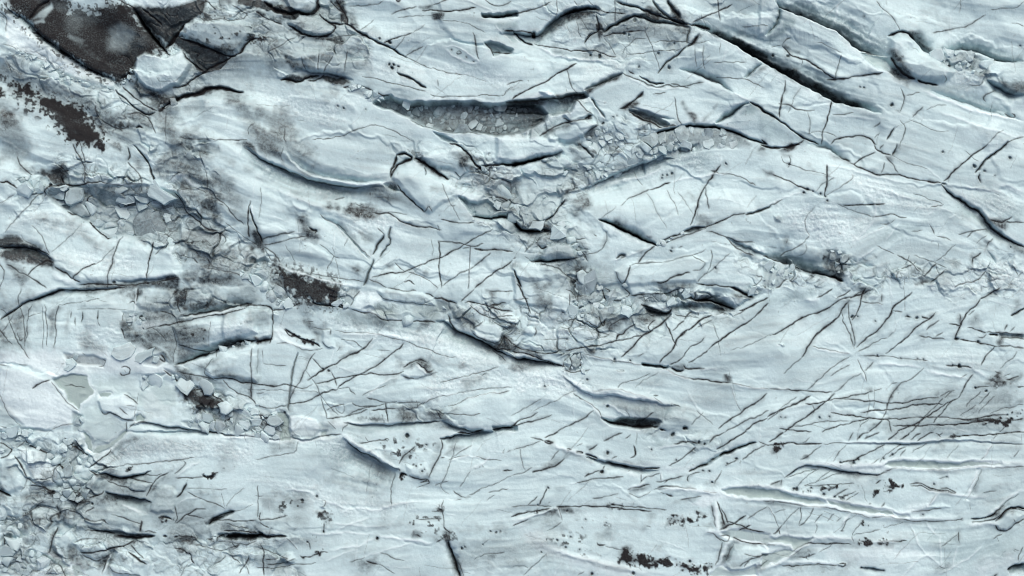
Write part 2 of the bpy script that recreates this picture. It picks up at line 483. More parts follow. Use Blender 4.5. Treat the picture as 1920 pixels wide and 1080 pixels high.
k .4 5|1370,110 1440,50 1500,60 1550,160 1560,280 1530,340 1450,270 1390,200
c 2 .6|1500,50 1540,150 1560,260 1555,360
c 1.5 .4|1440,100 1500,130 1540,160
o .8|1400,72,5 1400,298,6
k .5 8|1600,330 1660,330 1680,400 1640,480 1700,590 1600,580 1530,520 1480,430 1560,350
k .3 8|1640,400 1780,370 1790,450 1760,500 1700,490
c 2.4 .7|1620,400 1700,460 1760,540 1830,600
c 2 .6|1640,450 1690,465
c 1.5 .6|1700,590 1760,640 1840,700 1920,760
c 3 .8|1880,430 1860,580 1870,700
c 4 .8|1880,490 1910,600 1940,640
v 3 .7|1890,460 1910,560
B 21 .9|650,310 700,300 880,310 1000,310 1070,300 1170,310 1260,350 1330,370 1370,430 1390,510 1340,600 1360,690 1370,770 1270,770 1160,730 1080,720 1000,690 930,680 860,700 800,700 720,640 640,580 540,540 500,500 380,440 350,380 380,320 480,310
k .22 10|350,320 650,310 1070,300 1260,350 1390,510 1370,770 1080,720 800,700 500,500
c 3 .95|650,580 700,640 760,680 820,715 840,650
c 3 .8|500,510 540,540 600,490 640,460 650,400 690,380
c 2.5 .8|1080,440 1140,440 1150,420 1190,430 1270,420
k .5 6|1170,450 1260,470 1300,520 1270,560 1200,480
k .55 6|1080,600 1160,560 1240,560 1180,640 1090,640
k .5 4|820,600 840,580 850,650 800,700 790,650
k .4 5|1000,660 1080,710 1080,760 1020,720
v 6 .7|1260,290 1340,250 1380,230 1420,290 1480,320
c 2 .7|1270,280 1310,240 1360,215 1390,240
c 1.8 .7|1350,350 1430,330 1490,330 1550,370
c 3 .8|1310,370 1360,420 1380,500 1430,540 1500,590 1560,640 1640,650
c 2 .6|1380,630 1460,650 1560,640 1660,670 1700,710 1670,760
w .6 4|1370,640 1560,650 1680,690 1680,740 1560,740 1440,710 1370,710
c 2 .7|1380,740 1440,730 1510,720
o .8|1440,735,14 1400,740,10 1520,730,12
k .35 5|1380,700 1520,710 1640,790 1580,850 1480,860 1400,800
c 2 .7|1160,830 1240,760
c 3 .85|1145,730 1130,830 1110,930 1095,1010
c 2.2 .75|910,690 870,770 840,880 810,980 810,1080
c 2.8 .85|540,1010 580,970 640,920 720,900
c 1.5 .6|720,900 800,840 860,770
c 2.4 .7|330,370 270,400 190,490 110,570 40,660
c 1.8 .6|0,450 60,410 110,380
c 1.6 .55|590,610 540,670 470,750 390,810
c 2 .6|240,610 310,680 360,780 380,820
c 1.5 .5|60,560 70,540
h 10 8|10,670 60,600 120,560 300,400 400,420 520,540 640,600 800,710 940,690 1080,760 1300,800 1340,900 1340,1000 1100,1010 860,1010 600,1030 400,900 380,820 300,760 180,700
k .6 6|-40,700 100,710 220,740 300,780 290,790 100,770 -40,790
c 3 .9|-40,760 60,780 160,770 240,790 300,790 380,830
k .65 6|-40,800 100,790 220,800 330,840 400,880 390,930 280,890 120,860 -40,850
e 16 4 14 .5|-40,785 120,770 240,790 330,820 400,870
c 3 .85|210,980 260,920 350,870 400,890
c 2.4 .75|50,900 130,950 220,990 300,1040 350,1080
k .4 6|60,900 180,960 210,1000 160,1080 100,980
c 2 .8|-20,820 0,900 40,960 20,1040 0,1080
c 3 .8|410,920 480,960 550,1010 600,1030
k .45 6|400,920 470,930 560,1000 480,990
v 8 .5|400,960 440,1010 500,1020 560,1040
c 2 .5|160,680 190,730 260,760
e 8 2 8 .5|860,1020 960,1035 1080,1020 1200,1010 1330,990
k .6 4|1190,1010 1290,980 1340,990 1340,1020 1240,1020
c 3 .8|590,1045 760,1050 900,1060 1040,1055 1180,1030 1340,1000
k .5 5|600,1045 860,1055 1000,1050 1180,1040 1340,1010 1340,1080 600,1080
o .8|1100,1045,10 860,1040,12
c 2.5 .6|1360,830 1420,850 1470,850 1490,900 1460,850
c 2.5 .8|1560,850 1590,900 1560,930
c 2 .6|1600,850 1640,800 1690,790
k .4 5|1340,1000 1400,950 1510,930 1490,1010 1440,1060
c 2 .6|1540,920 1650,950 1770,970 1860,1020 1920,1060
k .5 10|1500,960 1650,960 1800,1000 1920,1070 1920,1080 1440,1080 1480,1030
o .6|1890,880,26 1850,950,20
B 7|1760,960 1800,930 1880,930 1920,960 1920,1010 1840,1000
f .5|1570,850 1700,780 1920,790 1920,940 1700,930 1580,900
k .3 10|1380,30 1500,0 1700,60 1920,180 1920,220 1700,120 1500,60
k .55 4|1760,-10 1860,30 1920,60 1920,20 1840,-10
f .6|60,540 300,430 520,560 700,690 500,700 200,600
f .6|420,830 700,800 1000,860 1100,960 800,960 500,930
T 480 270 4
k .45 8|0,0 120,0 220,20 230,90 200,140 120,110 60,60
c 2.4 .6|210,20 190,100 205,130
e 12 14 3 .3|215,-20 230,60 280,130 360,190 460,230 600,260 760,280 900,285 980,280
v 7 .6|220,0 240,70 300,150 380,200 480,240 620,280 760,305 860,310 950,295 1040,295
k .35 5|200,150 300,190 420,200 560,240 700,265 840,275 700,290 520,250 360,220
c 3 .6|-80,30 0,90 80,130 150,165 240,200 300,215 360,250 460,280 560,300 660,320 740,330 800,320 870,315 940,310
e 22 3 30 .3|-80,20 0,80 120,150 240,200 360,250 480,285 600,310 740,335 870,320 960,320
q .8 10|-100,30 0,90 120,160 260,220 380,265 520,300 740,340 900,340 800,380 600,390 400,360 240,310 100,260 0,190
f .9|0,120 160,180 380,270 560,320 740,345 600,390 380,340 200,280 60,230
k .3 6|0,250 140,320 300,370 460,400 600,405 500,380 300,340 120,270
k .4 7|700,360 860,320 960,320 1080,370 1180,440 1260,510 1100,470 920,420 800,400
c 2.5 .7|590,410 640,405 660,395
c 2.2 .8|840,385 855,365 850,390
c 1.3 .5|880,405 960,400 990,405
e 10 8 3 .6|950,300 1030,350 1090,350
k .6 4|970,290 1050,300 1090,350 1030,350
c 3.5 .9|1060,310 1120,380 1180,440 1260,505
k .4 5|1080,340 1180,440 1260,510 1160,460
m .4|660,470 740,440 800,450 790,480 720,490
k .55 10|560,470 680,470 800,470 900,500 760,520 620,490
c 2.5 .8|740,440 780,460 800,450
c 3 .8|870,510 920,520 960,515 1000,520 1060,560 1120,590 1200,615 1300,630 1380,640
c 1.8 .6|980,510 1060,515 1140,520
c 2.6 .8|1390,560 1460,580 1560,590 1640,590
c 2 .8|1360,610 1370,640 1390,640
f .8|740,530 940,530 1000,560 1160,600 900,620 700,600
c 2.5 .7|480,520 500,550 560,590 620,620
v 4 .9|520,565 600,620 680,690 760,780 840,860
c 2 .7|600,600 660,650 720,720 800,800 850,850
e 12 10 6 .4|500,550 600,620 680,690 760,780 840,860
k .3 6|610,590 680,660 740,720 700,720 640,650
q .6 5|520,570 620,630 720,730 840,860 800,840 660,720 560,640
c 2 .5|690,710 665,780
k .5 8|290,510 370,540 400,600 460,650 440,690 380,680 330,610
k .3 10|180,450 250,460 300,530 250,540
c 4 .85|400,620 430,650 460,650 440,680
o .8|432,718,7
c 1.6 .6|480,760 520,780 560,830 630,850
c 1.6 .7|580,830 560,870 520,960
c 1.5 .5|210,760 260,830 290,890 280,940
c 1.5 .4|340,740 320,820
c 2.5 .75|40,715 120,700 200,680 290,660
c 2.2 .75|60,755 160,745 260,715 380,685
k .65 6|-30,620 10,650 40,720 60,760 40,800 -30,800
c 4 .8|0,600 20,680 40,740
c 3 .65|50,770 110,800 150,840 180,890
c 2.5 .65|60,790 90,840 120,880
c 1.6 .4|40,330 45,440 30,550
c 3 .6|910,620 950,660 960,680
v 2 .6|960,570 965,660
c 4.5 .55|1010,620 990,690 1010,720 970,780 930,850
c 5 .65|960,680 920,740 870,830
c 6 .5|880,870 860,930 830,1000 800,1060
k .35 6|780,660 900,680 920,740 840,760 780,720
k .3 8|700,680 760,700 760,750 710,720
k .45 5|820,790 880,780 860,830 
q .5 5|850,870 890,870 860,960 820,1040 790,1000 810,920
k .65 6|700,920 770,900 800,960 760,1000 710,970
k .5 4|980,910 1030,890 1020,950 985,940
c 1.8 .7|1030,890 1060,920 1110,950
c 2.6 .85|1780,632 1690,680 1600,730 1520,780 1440,820 1380,850 1290,880 1200,920 1120,955 1040,970 960,980 870,1000
c 3 .75|1370,730 1375,830 1370,930 1380,1010 1390,1080
c 3 .7|1605,760 1600,850 1595,960 1590,1080
v 1.5 .5|1610,780 1600,900 1600,1080
c 2.4 .85|1370,735 1440,740 1540,745 1600,770 1660,770 1710,750
c 3.2 .85|1640,785 1720,800 1810,795 1920,810
c 2.5 .7|1540,790 1600,780
c 2.5 .8|1760,820 1690,870 1620,920 1550,960 1480,1010 1400,1070
c 3 .85|1920,880 1840,930 1740,1000 1640,1080
c 1.4 .4|1310,700 1330,780 1320,840
c 1.6 .5|1390,300 1430,400 1480,480 1530,560
c 2.2 .6|1460,470 1500,460
k .5 6|1240,950 1290,920 1270,990 1250,1000
k .35 6|1280,300 1400,340 1360,360 1300,360
c 2.2 .7|1260,510 1300,460 1320,510
c 1.8 .7|1140,960 1240,990 1320,1040 1360,1080
c 3 .8|1100,1030 1160,1020 1190,1050
c 2 .6|840,1010 920,1040 980,1080
h -16 4|1520,400 1600,430 1660,440 1730,420 1820,480 1920,530 1990,580 1920,560 1780,560 1640,550 1600,500
q .85 4|1520,400 1600,430 1660,440 1760,430 1830,490 1780,540 1640,545 1580,480
e 24 4 8 .5|1620,540 1700,555 1780,560 1840,540 1900,560 1960,600
c 3.5 .7|1620,540 1700,555 1780,560 1840,545 1900,565
B 14 .5|1720,330 1800,330 1920,330 2000,400 2000,520 1920,540 1850,480 1760,430 1700,400
k .25 8|1720,330 1920,330 2000,400 1920,540 1760,430
c 3.5 .8|1760,400 1840,400 1890,430 
c 5 .9|1050,80 1040,150 1010,190 1010,250
c 6 .8|1050,80 1130,70 1180,100 1100,130 1050,160 1010,240
m .6|1120,60 1240,60 1250,90 1180,110
c 6 .95|1200,100 1260,140 1320,180 1370,220 1440,260
k .65 5|1180,90 1280,140 1360,200 1450,250 1400,260 1280,190
k .6 8|1490,80 1600,100 1600,180 1540,190 1500,140
c 5 .95|1460,-10 1540,20 1600,80 1640,150 1700,200
c 2.5 .9|1260,170 1280,210 1270,230
c 2.5 .9|1480,210 1540,250
k .3 5|1330,180 1480,170 1500,200 1400,210
h 10 5|1030,250 1060,190 1180,110 1260,150 1280,230 1480,320 1700,380 1660,430 1500,400 1400,440 1300,520 1180,420
h 10 5|1260,90 1400,50 1520,40 1600,120 1630,210 1540,240 1440,180 1320,170
c 4 .9|1650,200 1720,170 1830,160 1920,150
q .5 5|1820,60 1870,110 1920,120 1920,150 1840,150
B 8|1640,190 1720,170 1840,170 1880,200 1760,210 1660,220
f .9|1480,260 1640,240 1920,200 1920,320 1700,330 1520,310
m .78|150,915 220,960 300,970 400,990 540,1040 600,1070 590,1200 560,1210 500,1180 380,1190 300,1170 230,1100 190,1010
k .4 4|260,960 420,1000 580,1060 560,1130 400,1050 280,1010
v 4 .8|160,910 240,950 300,960 400,985 520,1030 600,1050 760,1060
c 1.6 .6|330,980 340,1030 380,1070
c 2 .6|280,940 300,950 420,970 560,1000 700,1020 800,1030
B 9|20,880 100,890 170,930 200,1020 210,1100 280,1160 200,1230 110,1150 60,1080 0,1050
k .25 6|0,880 80,880 130,940 80,1060 0,1060
T 960 270 4
c 5 1|0,160 100,130 190,110 260,105
k .7 3|0,140 100,120 190,100 330,70 380,60 260,110 100,150 0,180
e 34 4 4 .6|-140,150 0,160 100,130 190,110 280,90 370,60
q .6 6|60,130 140,80 260,80 380,50 370,60 200,105 80,140
h 14 5|-120,-60 300,-50 380,10 390,55 300,80 180,100 40,140 -100,120
q .5 6|260,140 370,80 440,120 490,190 400,190 300,170
h 10 3|260,140 370,80 440,120 490,190 400,190 300,170
k .6 5|500,0 560,0 610,70 640,100 600,90 540,40
m .6|590,60 640,30 660,70 610,90
c 4 .7|520,0 560,50 610,100
c 3.5 .8|770,40 830,0
k .4 5|440,40 520,80 600,110 580,130 480,130
B 9|350,190 480,130 640,180 740,150 860,150 880,70 1000,60 1120,50 1190,0 1280,-20 1300,0 1100,90 900,160 780,220 680,260 560,310 500,270
k .25 8|420,120 640,180 900,90 1280,-10 1100,80 800,200 600,280 480,210
c 1.5 .5|1160,0 1160,60
c 1.5 .5|1040,0 1080,90
c 2.5 .6|1230,0 1200,40
e 22 3 24 .3|500,360 640,290 800,220 960,150 1120,90 1300,20 1420,0
q .7 12|560,340 800,230 1000,140 1200,70 1380,30 1480,60 1500,160 1440,200 1240,150 1000,220 720,310
f .9|560,340 800,230 1000,140 1380,40 1500,160 1420,210 1240,150 1000,220 720,310
v 4 .7|690,300 860,260 1000,240 1140,160 
v 3 .7|1180,290 1320,250 1440,240 1500,220 1620,220
c 3 .85|1040,340 1100,320 1140,295 1190,285
c 2.2 .75|860,420 920,390 980,360 1040,335
c 2 .6|820,470 860,420
c 1.5 .5|660,560 720,520 780,470
k .2 10|540,470 640,450 780,460 700,540 620,560
c 3.5 .85|1570,160 1530,210 1480,260 1450,310 1420,380 1395,450 1375,510 1350,580 1335,610
c 2.6 .7|1450,330 1465,400 1470,480
c 2 .6|1560,210 1640,230 1740,260 1830,310
v 3 .6|1575,100 1560,160
c 2.4 .8|1490,190 1550,210 1560,220
o .7|1605,150,12
c 1.6 .5|920,200 950,260 990,310
c 1.5 .4|1010,360 1060,450 1100,540 1160,640
c 2 .45|1160,340 1200,420 1250,530
c 1.5 .35|1240,360 1320,460 1360,520
o .6|1200,225,16 1165,235,10 1130,235,8 1130,250,8
k .3 10|1250,310 1340,340 1380,430 1300,380
k .4 12|1390,560 1440,560 1490,600 1400,600
e 8 3 10 .3|980,100 1000,230 1000,230
c 6 1|650,565 740,600 840,640 920,680 1000,720 1090,755
e 30 7 5 .9|650,565 740,600 840,640 920,680 1000,720 1090,755
k .6 5|740,590 770,560 860,630 960,680 1060,730 960,690 840,640
k .4 8|780,560 860,590 900,640 820,620
k .7 4|1020,690 1050,700 1040,715
c 3 .9|1100,745 1150,715 1220,690 1300,660 1380,625 1450,620
h -10 3|1290,660 1350,630 1440,620 1400,650 1310,670
k .6 3|1290,665 1350,630 1445,620 1400,650 1310,675
B 6|1090,740 1160,710 1290,660 1310,670 1180,730 1110,755
c 2.2 .85|1120,750 1220,710 1330,680 1420,650 1460,620
c 3 .9|1450,620 1520,600 1560,580 1630,550 1740,520
c 5 .7|1760,525 1820,510 1880,490 1930,470
c 2.5 .75|1740,530 1800,520
c 3 .7|1460,650 1520,660 1560,680 1620,700 1680,730 1740,735 1820,740
c 2.4 .75|1600,700 1660,760 1740,810 1810,830
e 10 3 10 .3|1600,700 1680,740 1800,790 1920,840
k .4 6|1640,730 1740,770 1840,810 1920,850 1800,820 1680,770
c 3 .8|1070,755 1010,820 970,870 950,895
c 3.5 .8|890,910 870,980 840,1040 830,1070
c 2 .6|560,400 580,450 540,440
c 5 .75|400,420 350,490 300,540 250,580
k .6 6|300,520 380,430 410,400 420,430 340,500
m .5|130,590 250,580 280,610 150,610
k .6 4|130,590 200,560 280,600 300,640 200,640 140,610
B 12|100,600 200,620 290,640 310,590 400,590 430,620 400,660 340,680 290,660 120,650
h 12 5|280,590 400,590 440,620 400,670 330,680 300,640
c 2 .6|310,610 360,600 400,600
c 7 .9|-20,540 20,580 60,640 110,655 200,655 290,650
q .8 5|-40,540 20,590 60,650 120,690 100,700 30,680 -40,640
e 22 3 9 .4|-40,520 20,580 60,640 120,655 200,655 300,665
k .2 6|30,540 100,560 140,590 100,620 50,590
q .35 6|120,660 290,670 440,710 330,740 200,740
f .8|130,660 300,670 430,720 320,740 180,720
h 16 3|220,830 270,770 330,750 430,745 470,800 470,850 400,865 280,875 220,850
q .45 4|230,830 280,790 420,770 460,820 440,850 280,865
c 4 .9|200,760 220,790 270,770
c 4 .85|140,880 230,875 300,880 370,865 450,855 500,855
e 14 8 3 .5|120,875 230,875 300,885 370,870 450,855
c 2.2 .6|90,810 160,745
c 1.5 .5|90,840 160,880
c 3 .8|0,870 30,850
k .2 8|0,830 130,820 210,860 130,880
q .4 6|330,870 480,860 560,890 560,930 440,930
c 2.5 .7|440,740 490,800 550,830 560,880
B 7|440,690 490,750 560,800 560,880 500,860 480,780 430,710
k .4 4|450,700 520,800 560,820 550,870 490,800
k .6 10|560,420 590,460 530,560 460,580 420,520 440,440
k .45 12|570,600 640,650 630,700 560,680
c 3 1|610,680 635,692
c 2 .7|450,715 550,715
k .35 8|620,820 720,760 700,700 660,800 600,840
c 2 .7|560,825 620,815 680,780 720,700 700,650
k .5 8|660,930 720,880 700,960 640,1000
m .5|540,950 590,930 610,960 570,980
k .7 6|520,960 590,930 620,970 580,990
c 6 .6|780,860 820,830 855,840 820,860
k .5 4|780,850 850,830 830,860 790,865
k .5 4|930,800 1000,790 970,820
v 4 .5|740,880 900,830 1060,760
o .8|1190,800,8 1200,780,6
c 2.5 .7|1240,780 1280,765
c 2 .6|880,910 960,895 1100,890 1250,860 1350,840 1460,790
c 2 .65|1360,840 1410,870 1460,900 1420,940 1350,950
c 2.4 .6|1490,800 1500,860 1480,940 1430,980 1390,1030
c 2.5 .55|1640,820 1580,870 1520,930 1430,980
k .3 6|1640,830 1580,880 1480,960 1540,880
k .5 6|1510,920 1550,930 1530,960
o .8|1525,930,12
c 2.4 .7|1830,980 1880,1000 1850,1040 1790,1080
h 8 5|780,960 880,900 1100,890 1360,840 1460,890 1380,1030 1200,1030 1060,1050 900,1060 830,1060 790,1010
c 2 .6|780,960 790,1010 840,1050
k .4 6|950,990 1000,1000 970,1020
c 4.5 .9|10,940 40,1010 70,1080
h 10 4|10,930 100,900 280,920 400,980 450,1060 460,1200 400,1260 20,1180
k .5 12|60,910 130,960 190,1020 260,1080 180,1090 110,1000
k .45 8|200,1040 320,1030 300,1090 200,1100
v 2 .5|160,890 190,960
c 2.4 .7|200,900 330,920 420,990 500,1040 
k .6 8|460,880 560,920 540,1000 480,1020 440,940
k .65 8|450,1020 560,1020 560,1080 480,1080
B 10|480,1000 560,990 680,1080 640,1140 480,1120 450,1040
k .3 6|560,1010 640,1060 600,1090
B 16|560,1030 660,1070 860,1020 900,1130 740,1180 640,1180 560,1120
k .4 6|1060,1030 1160,1030 1300,1050 1420,1060 1300,1090 1120,1080
c 3 .85|1090,1040 1160,1030 1200,1000 1330,960
c 3 .85|1380,1050 1480,1060 1560,1060 1680,1080
T 1440 270 4
k .8 4|-60,10 80,30 170,0 200,20 120,60 0,40 -60,40
c 5 1|-60,0 60,30 160,15 240,0
k .4 8|-60,40 100,50 160,80 60,90 -40,80
c 3.5 .95|-60,-30 0,0 
k .6 5|-40,190 40,215 60,240 0,235
c 2.8 .85|40,225 120,265 180,295 250,325 330,350
o .9|270,365,12 300,340,12 335,355,8 390,375,10 430,395,10 445,435,8
v 2 .6|0,460 80,420 180,380 260,365
c 2 .7|0,470 70,440 100,420
c 1.6 .6|105,95 120,130 160,155 220,170 290,200 350,210 430,230
c 1.8 .6|165,80 175,130 150,180
o .85|160,155,8
k .4 5|300,170 380,210 350,220
c 3.2 .85|435,160 435,240 430,310 428,390
c 1.8 .6|355,355 400,300 490,255
c 1.6 .6|440,385 520,345 580,300 620,270 640,240
k .3 4|510,270 530,290 510,310
e 10 10 3 .5|300,0 380,20 450,30 540,90 620,130
k .55 6|470,80 540,90 610,130 560,120 500,110
c 3.5 .95|540,90 580,110 620,130
c 3 .85|620,140 700,180 760,200 830,235 900,235 970,228 1050,250 1160,275 1250,290 1300,290
c 3 .8|640,155 700,110 760,80 810,58
c 3 .8|800,0 820,40 880,80 930,90
c 3 .7|870,0 840,40
c 4 .7|970,0 960,40 930,90
k .5 4|980,0 1000,20 940,90 
k .45 4|890,100 930,100 920,130
c 2.6 .7|880,140 870,180 845,220
c 2.6 .7|890,110 940,160 970,220
c 1.5 .6|930,90 1020,130 1100,160 1190,190
v 1.5 .5|1190,190 1240,230 1290,270
c 3.5 .9|1640,0 1580,50 1500,100 1450,150 1400,200 1360,240 1310,275
c 6 .75|1800,-20 1730,40 1680,90 1620,130 1590,180 1550,220
k .4 5|1540,230 1600,220 1590,290 1540,280
c 4 .7|1590,220 1580,260 1590,290
c 1.4 .5|1470,40 1540,110 1580,130
o .6|1310,72,9 1545,165,16 1620,200,10 1700,240,8 1805,110,12
k .2 5|1250,110 1310,72 1320,80
c 4 .8|1290,290 1340,305
c 3.4 .9|1290,300 1330,350 1390,390 1450,410 1520,460 1590,510 1630,570 1690,630 1760,680 1820,720 1870,750 1930,780
e 16 3 14 .5|1310,330 1390,390 1450,410 1520,460 1590,510 1630,570 1690,630 1760,680 1870,750 1930,780
k .4 6|1560,540 1620,580 1700,640 1800,720 1920,790 1920,840 1780,740 1640,640
q .7 12|1370,370 1500,460 1600,560 1760,700 1920,800 1800,750 1640,660 1500,540
q .45 10|1420,400 1560,370 1700,380 1920,460 1920,560 1680,580 1600,490
f .7|1420,400 1560,370 1700,380 1920,460 1700,560 1600,490
c 3 .85|1660,570 1740,590 1800,570 1830,550
m .4|1720,580 1790,590 1770,620
k .5 5|1660,570 1800,570 1780,640 1720,620
c 2.6 .9|1780,590 1860,590 1930,580
c 2.2 .7|1640,780 1650,750 1690,710
k .5 4|1630,800 1640,740 1700,700 1670,750
c 2.4 .6|1420,670 1500,660 1600,640
c 3 .65|1490,700 1540,650 1640,630
c 2 .5|1560,740 1640,680
o .7|1820,775,12
e 5 3 8 .3|1640,800 1700,860 1720,900
k .3 6|1560,740 1640,780 1700,850 1640,820
v 2 .7|1450,320 1560,330 1660,350 1740,360
v 5 .6|1740,300 1800,320 1920,370
c 1.8 .6|1700,370 1740,390
v 3 .5|420,150 560,180 700,210 860,260 1000,290
v 4 .5|900,340 1000,400 1080,420
f .8|450,200 800,260 1000,360 1150,420 1300,440 1200,520 1000,480 800,420 640,320
f .8|80,480 400,480 700,560 780,560 640,700 400,760 200,640
c 3 .85|565,460 640,455 740,455 820,450 870,445
c 2.4 .8|780,545 850,540 920,530 980,545 1040,550
c 2 .5|520,455 600,480 700,520 790,550
k .35 5|820,560 900,600 950,560 900,580
c 2 .6|840,600 900,605 950,570
c 1.6 .6|1080,370 1160,390 1240,420 1300,450
c 2 .85|1220,465 1290,465 1310,450
v 2 .7|800,400 800,500 780,590 700,680 620,750
v 2 .7|900,610 820,650 720,700 640,740
v 1.5 .6|980,580 940,650 880,720
v 1.8 .6|1280,460 1180,550
v 1.8 .6|1420,520 1340,560
v 1.8 .6|380,610 320,660 
c 2 .5|345,475 290,540 270,600 290,660 315,690
c 2.6 .7|310,690 260,740 210,780 130,820 100,840
c 1.6 .6|280,740 295,790 270,830 230,840
k .4 6|130,710 150,750 120,800 
c 2 .5|150,710 140,750
h 6 3|40,540 70,530 100,550 90,575 50,570
k .3 5|50,540 80,530 100,550 90,575 60,570
k .25 6|0,620 40,640 30,680 0,680
c 2 .6|1080,645 1160,650
c 2 .7|1200,600 1230,640 1240,680
c 1.4 .5|1270,730 1275,800
c 1.6 .6|1250,690 1320,700 1370,720
q .45 8|760,760 1000,590 1170,600 1100,680 900,720 820,760
c 2 .7|820,765 900,800 940,825
c 2.2 .75|960,830 1040,870 1100,910 1130,950
c 2.4 .8|1000,940 1050,920 1110,890
c 2 .6|1060,840 1040,890 1020,920
c 2.2 .6|1090,840 1180,870 1250,890 1340,930
c 2.6 .75|1270,900 1200,960 1160,990
c 2.6 .75|1330,950 1260,1010 1210,1040
c 2 .6|1260,900 1280,970 1290,1000
c 2.5 .75|1640,960 1560,1030 1460,1040 1400,1070
c 2 .6|1260,880 1310,850 1360,780 1400,760
k .3 10|1300,860 1420,880 1460,900 1420,930
k .4 6|1520,840 1550,860 1530,900
c 3.5 .85|1530,900 1540,860 1600,820
v 3 .6|640,910 720,840 800,780
k .6 6|410,880 440,800 500,800 500,860 600,860 600,930 560,1000 540,1040 480,990 420,930
B 10|410,880 440,800 500,790 580,810 600,870 600,930 560,1000 500,980 440,930
m .6|420,840 450,800 490,800 480,830
c 6 1|480,990 520,1000 560,1030
e 34 24 5 .8|-40,840 20,855 100,880 180,910 260,940 340,960 420,975 480,990 560,1030
c 4 .95|340,962 420,975 500,1000 560,1032
c 3 .85|-40,835 20,855 100,880
c 3.5 .9|100,880 160,910 220,930
k .25 14|260,800 420,800 420,900 460,970 330,940 240,900
h 6 14|120,840 200,760 320,740 430,780 420,880 440,960 300,930 160,890
k .6 6|200,930 360,960 540,1030 420,1010 280,980
B 10|-40,860 60,880 160,920 200,960 140,1020 80,1080 -40,1080
c 2.6 .8|200,940 150,1000 90,1060 60,1080
k .7 8|1080,1030 1180,1020 1170,1070 1110,1080
c 2 .7|1840,920 1880,990
c 2 .7|1920,960 1880,1000
c 1.6 .5|1640,960 1700,1020 1730,1080
f .9|1100,1060 1300,1050 1600,960 1800,900 1920,1000 1920,1080 1200,1080
T 0 540 4
c 4.5 .95|0,245 60,195 120,150 180,115 240,98 300,80 360,50 420,25 480,10
c 3 .8|480,10 600,10 720,15 840,10 940,-10
e 10 3 12 .5|120,150 240,98 360,50 480,10 700,10 900,0
k .4 6|250,105 400,70 560,50 720,50 860,10 700,15 480,15 360,55
k .35 6|400,110 600,90 760,75 900,30 940,0 800,60 560,80
k .3 6|340,0 500,0 460,20 380,30
k .4 10|90,60 160,60 210,190 200,440 110,430 60,300 100,180
k .45 8|0,300 100,360 200,440 200,460 0,450
k .3 10|0,0 60,40 100,140 60,220 0,260
c 2.2 .6|160,0 130,100 180,200 190,440
c 2 .65|0,310 50,380 100,420 
c 2.2 .65|60,220 90,290 120,380 170,440 220,520
c 1.8 .55|100,190 70,260 20,330
c 1.6 .5|0,160 60,210 100,260
c 1.8 .55|190,360 150,400 130,330
c 2 .65|240,130 210,180 205,300 195,400
c 1.6 .6|205,215 260,200 310,190
c 2.2 .7|440,130 420,180 415,300 420,380 410,450
k .45 8|370,180 430,150 420,320 410,450 370,400
c 1.8 .65|340,130 345,220 355,330 355,440
c 1.4 .5|315,130 325,300 320,460
k .2 10|290,180 310,300 310,460 260,440
k .4 10|450,330 480,260 520,180 510,330 470,450
c 2.6 .8|620,180 620,220 612,260
c 2 .75|535,180 530,230
c 2 .75|562,220 568,280
c 2.6 .75|740,165 740,240
c 1.8 .55|740,240 755,290
k .3 6|580,140 640,130 620,190
c 1.6 .55|440,125 620,110 750,75
c 1.6 .5|580,165 700,155 860,160 960,165
k .35 12|590,370 650,340 690,430 800,480 700,480 620,460
c 3.4 .7|1030,0 1035,50 1020,100
k .5 6|960,60 1020,30 1060,20 1040,100 980,110
v 2.5 .7|1020,0 1015,140 1000,280
c 2.6 .75|970,110 1000,90 1020,120
h 8 5|1060,20 1270,10 1310,60 1290,140 1180,160 1060,150 1030,110
k .35 6|1060,150 1290,140 1330,60 1300,30 1270,100 1100,120
k .55 6|1320,30 1380,0 1420,20 1390,110 1420,180 1360,180 1330,130 1290,140
c 2.5 .75|1340,60 1330,130 1350,190 
c 2.6 .7|1400,0 1400,60 1380,130
c 2.4 .8|1200,165 1240,180 1300,200 1320,220
k .4 5|1050,190 1200,160 1300,190 1330,220 1220,240 1080,240
k .5 8|1420,120 1600,80 1800,50 1860,80 1750,130 1560,170 1420,200
s .3|1420,100 1600,60 1850,40 1800,110 1500,180
e 16 12 3 .5|1350,230 1440,210 1560,190 1700,150 1800,130 1920,110
c 3.5 .9|1350,210 1440,205 1560,180 1660,170 1740,140 1830,115 1920,120
c 2.8 .85|1180,290 1300,270 1440,240 1560,210 1700,185 1820,170 1860,140
v 3 .8|1350,230 1440,215 1560,195 1700,165 1800,140
c 2 .7|1090,310 1180,290
o .8|1075,300,10 1060,220,14
w .7 5|1040,250 1200,250 1260,270 1160,290 1080,310 1030,290
k .45 5|910,260 940,240 1000,250 1010,330 1000,420 940,380 900,330
c 3 .75|905,300 920,330 940,390
c 2 .6|930,190 920,260
B 9|910,180 960,180 1080,190 1080,250 1020,260 1000,310 940,250
k .5 6|1010,320 1100,390 1180,430 1250,480 1320,560 1280,560 1180,480 1070,430 1000,420
k .42 5|1040,320 1280,290 1300,330 1330,420 1310,560 1220,470 1100,400
c 2 .6|1290,290 1310,370 1330,430 1310,480 1310,560
c 2 .6|1140,300 1180,320 1240,400
h 10 5|1300,290 1600,240 1900,180 1920,330 1720,390 1560,440 1440,470 1340,430
k .45 6|1300,300 1500,260 1600,290 1560,440 1440,460 1340,420
c 1.6 .5|1590,250 1560,350 1560,430
s .3|1320,300 1560,260 1580,350 1500,440 1360,400
v 1.5 .5|1530,250 1600,290 1700,290 1840,270
c 2.6 .75|1340,430 1400,440 1450,460 1560,480 
c 5 .9|1320,580 1400,550 1500,510 1580,490 1650,455 1740,430 1800,410 1920,385
e 20 14 3 .5|1320,580 1440,540 1580,490 1740,440 1920,390
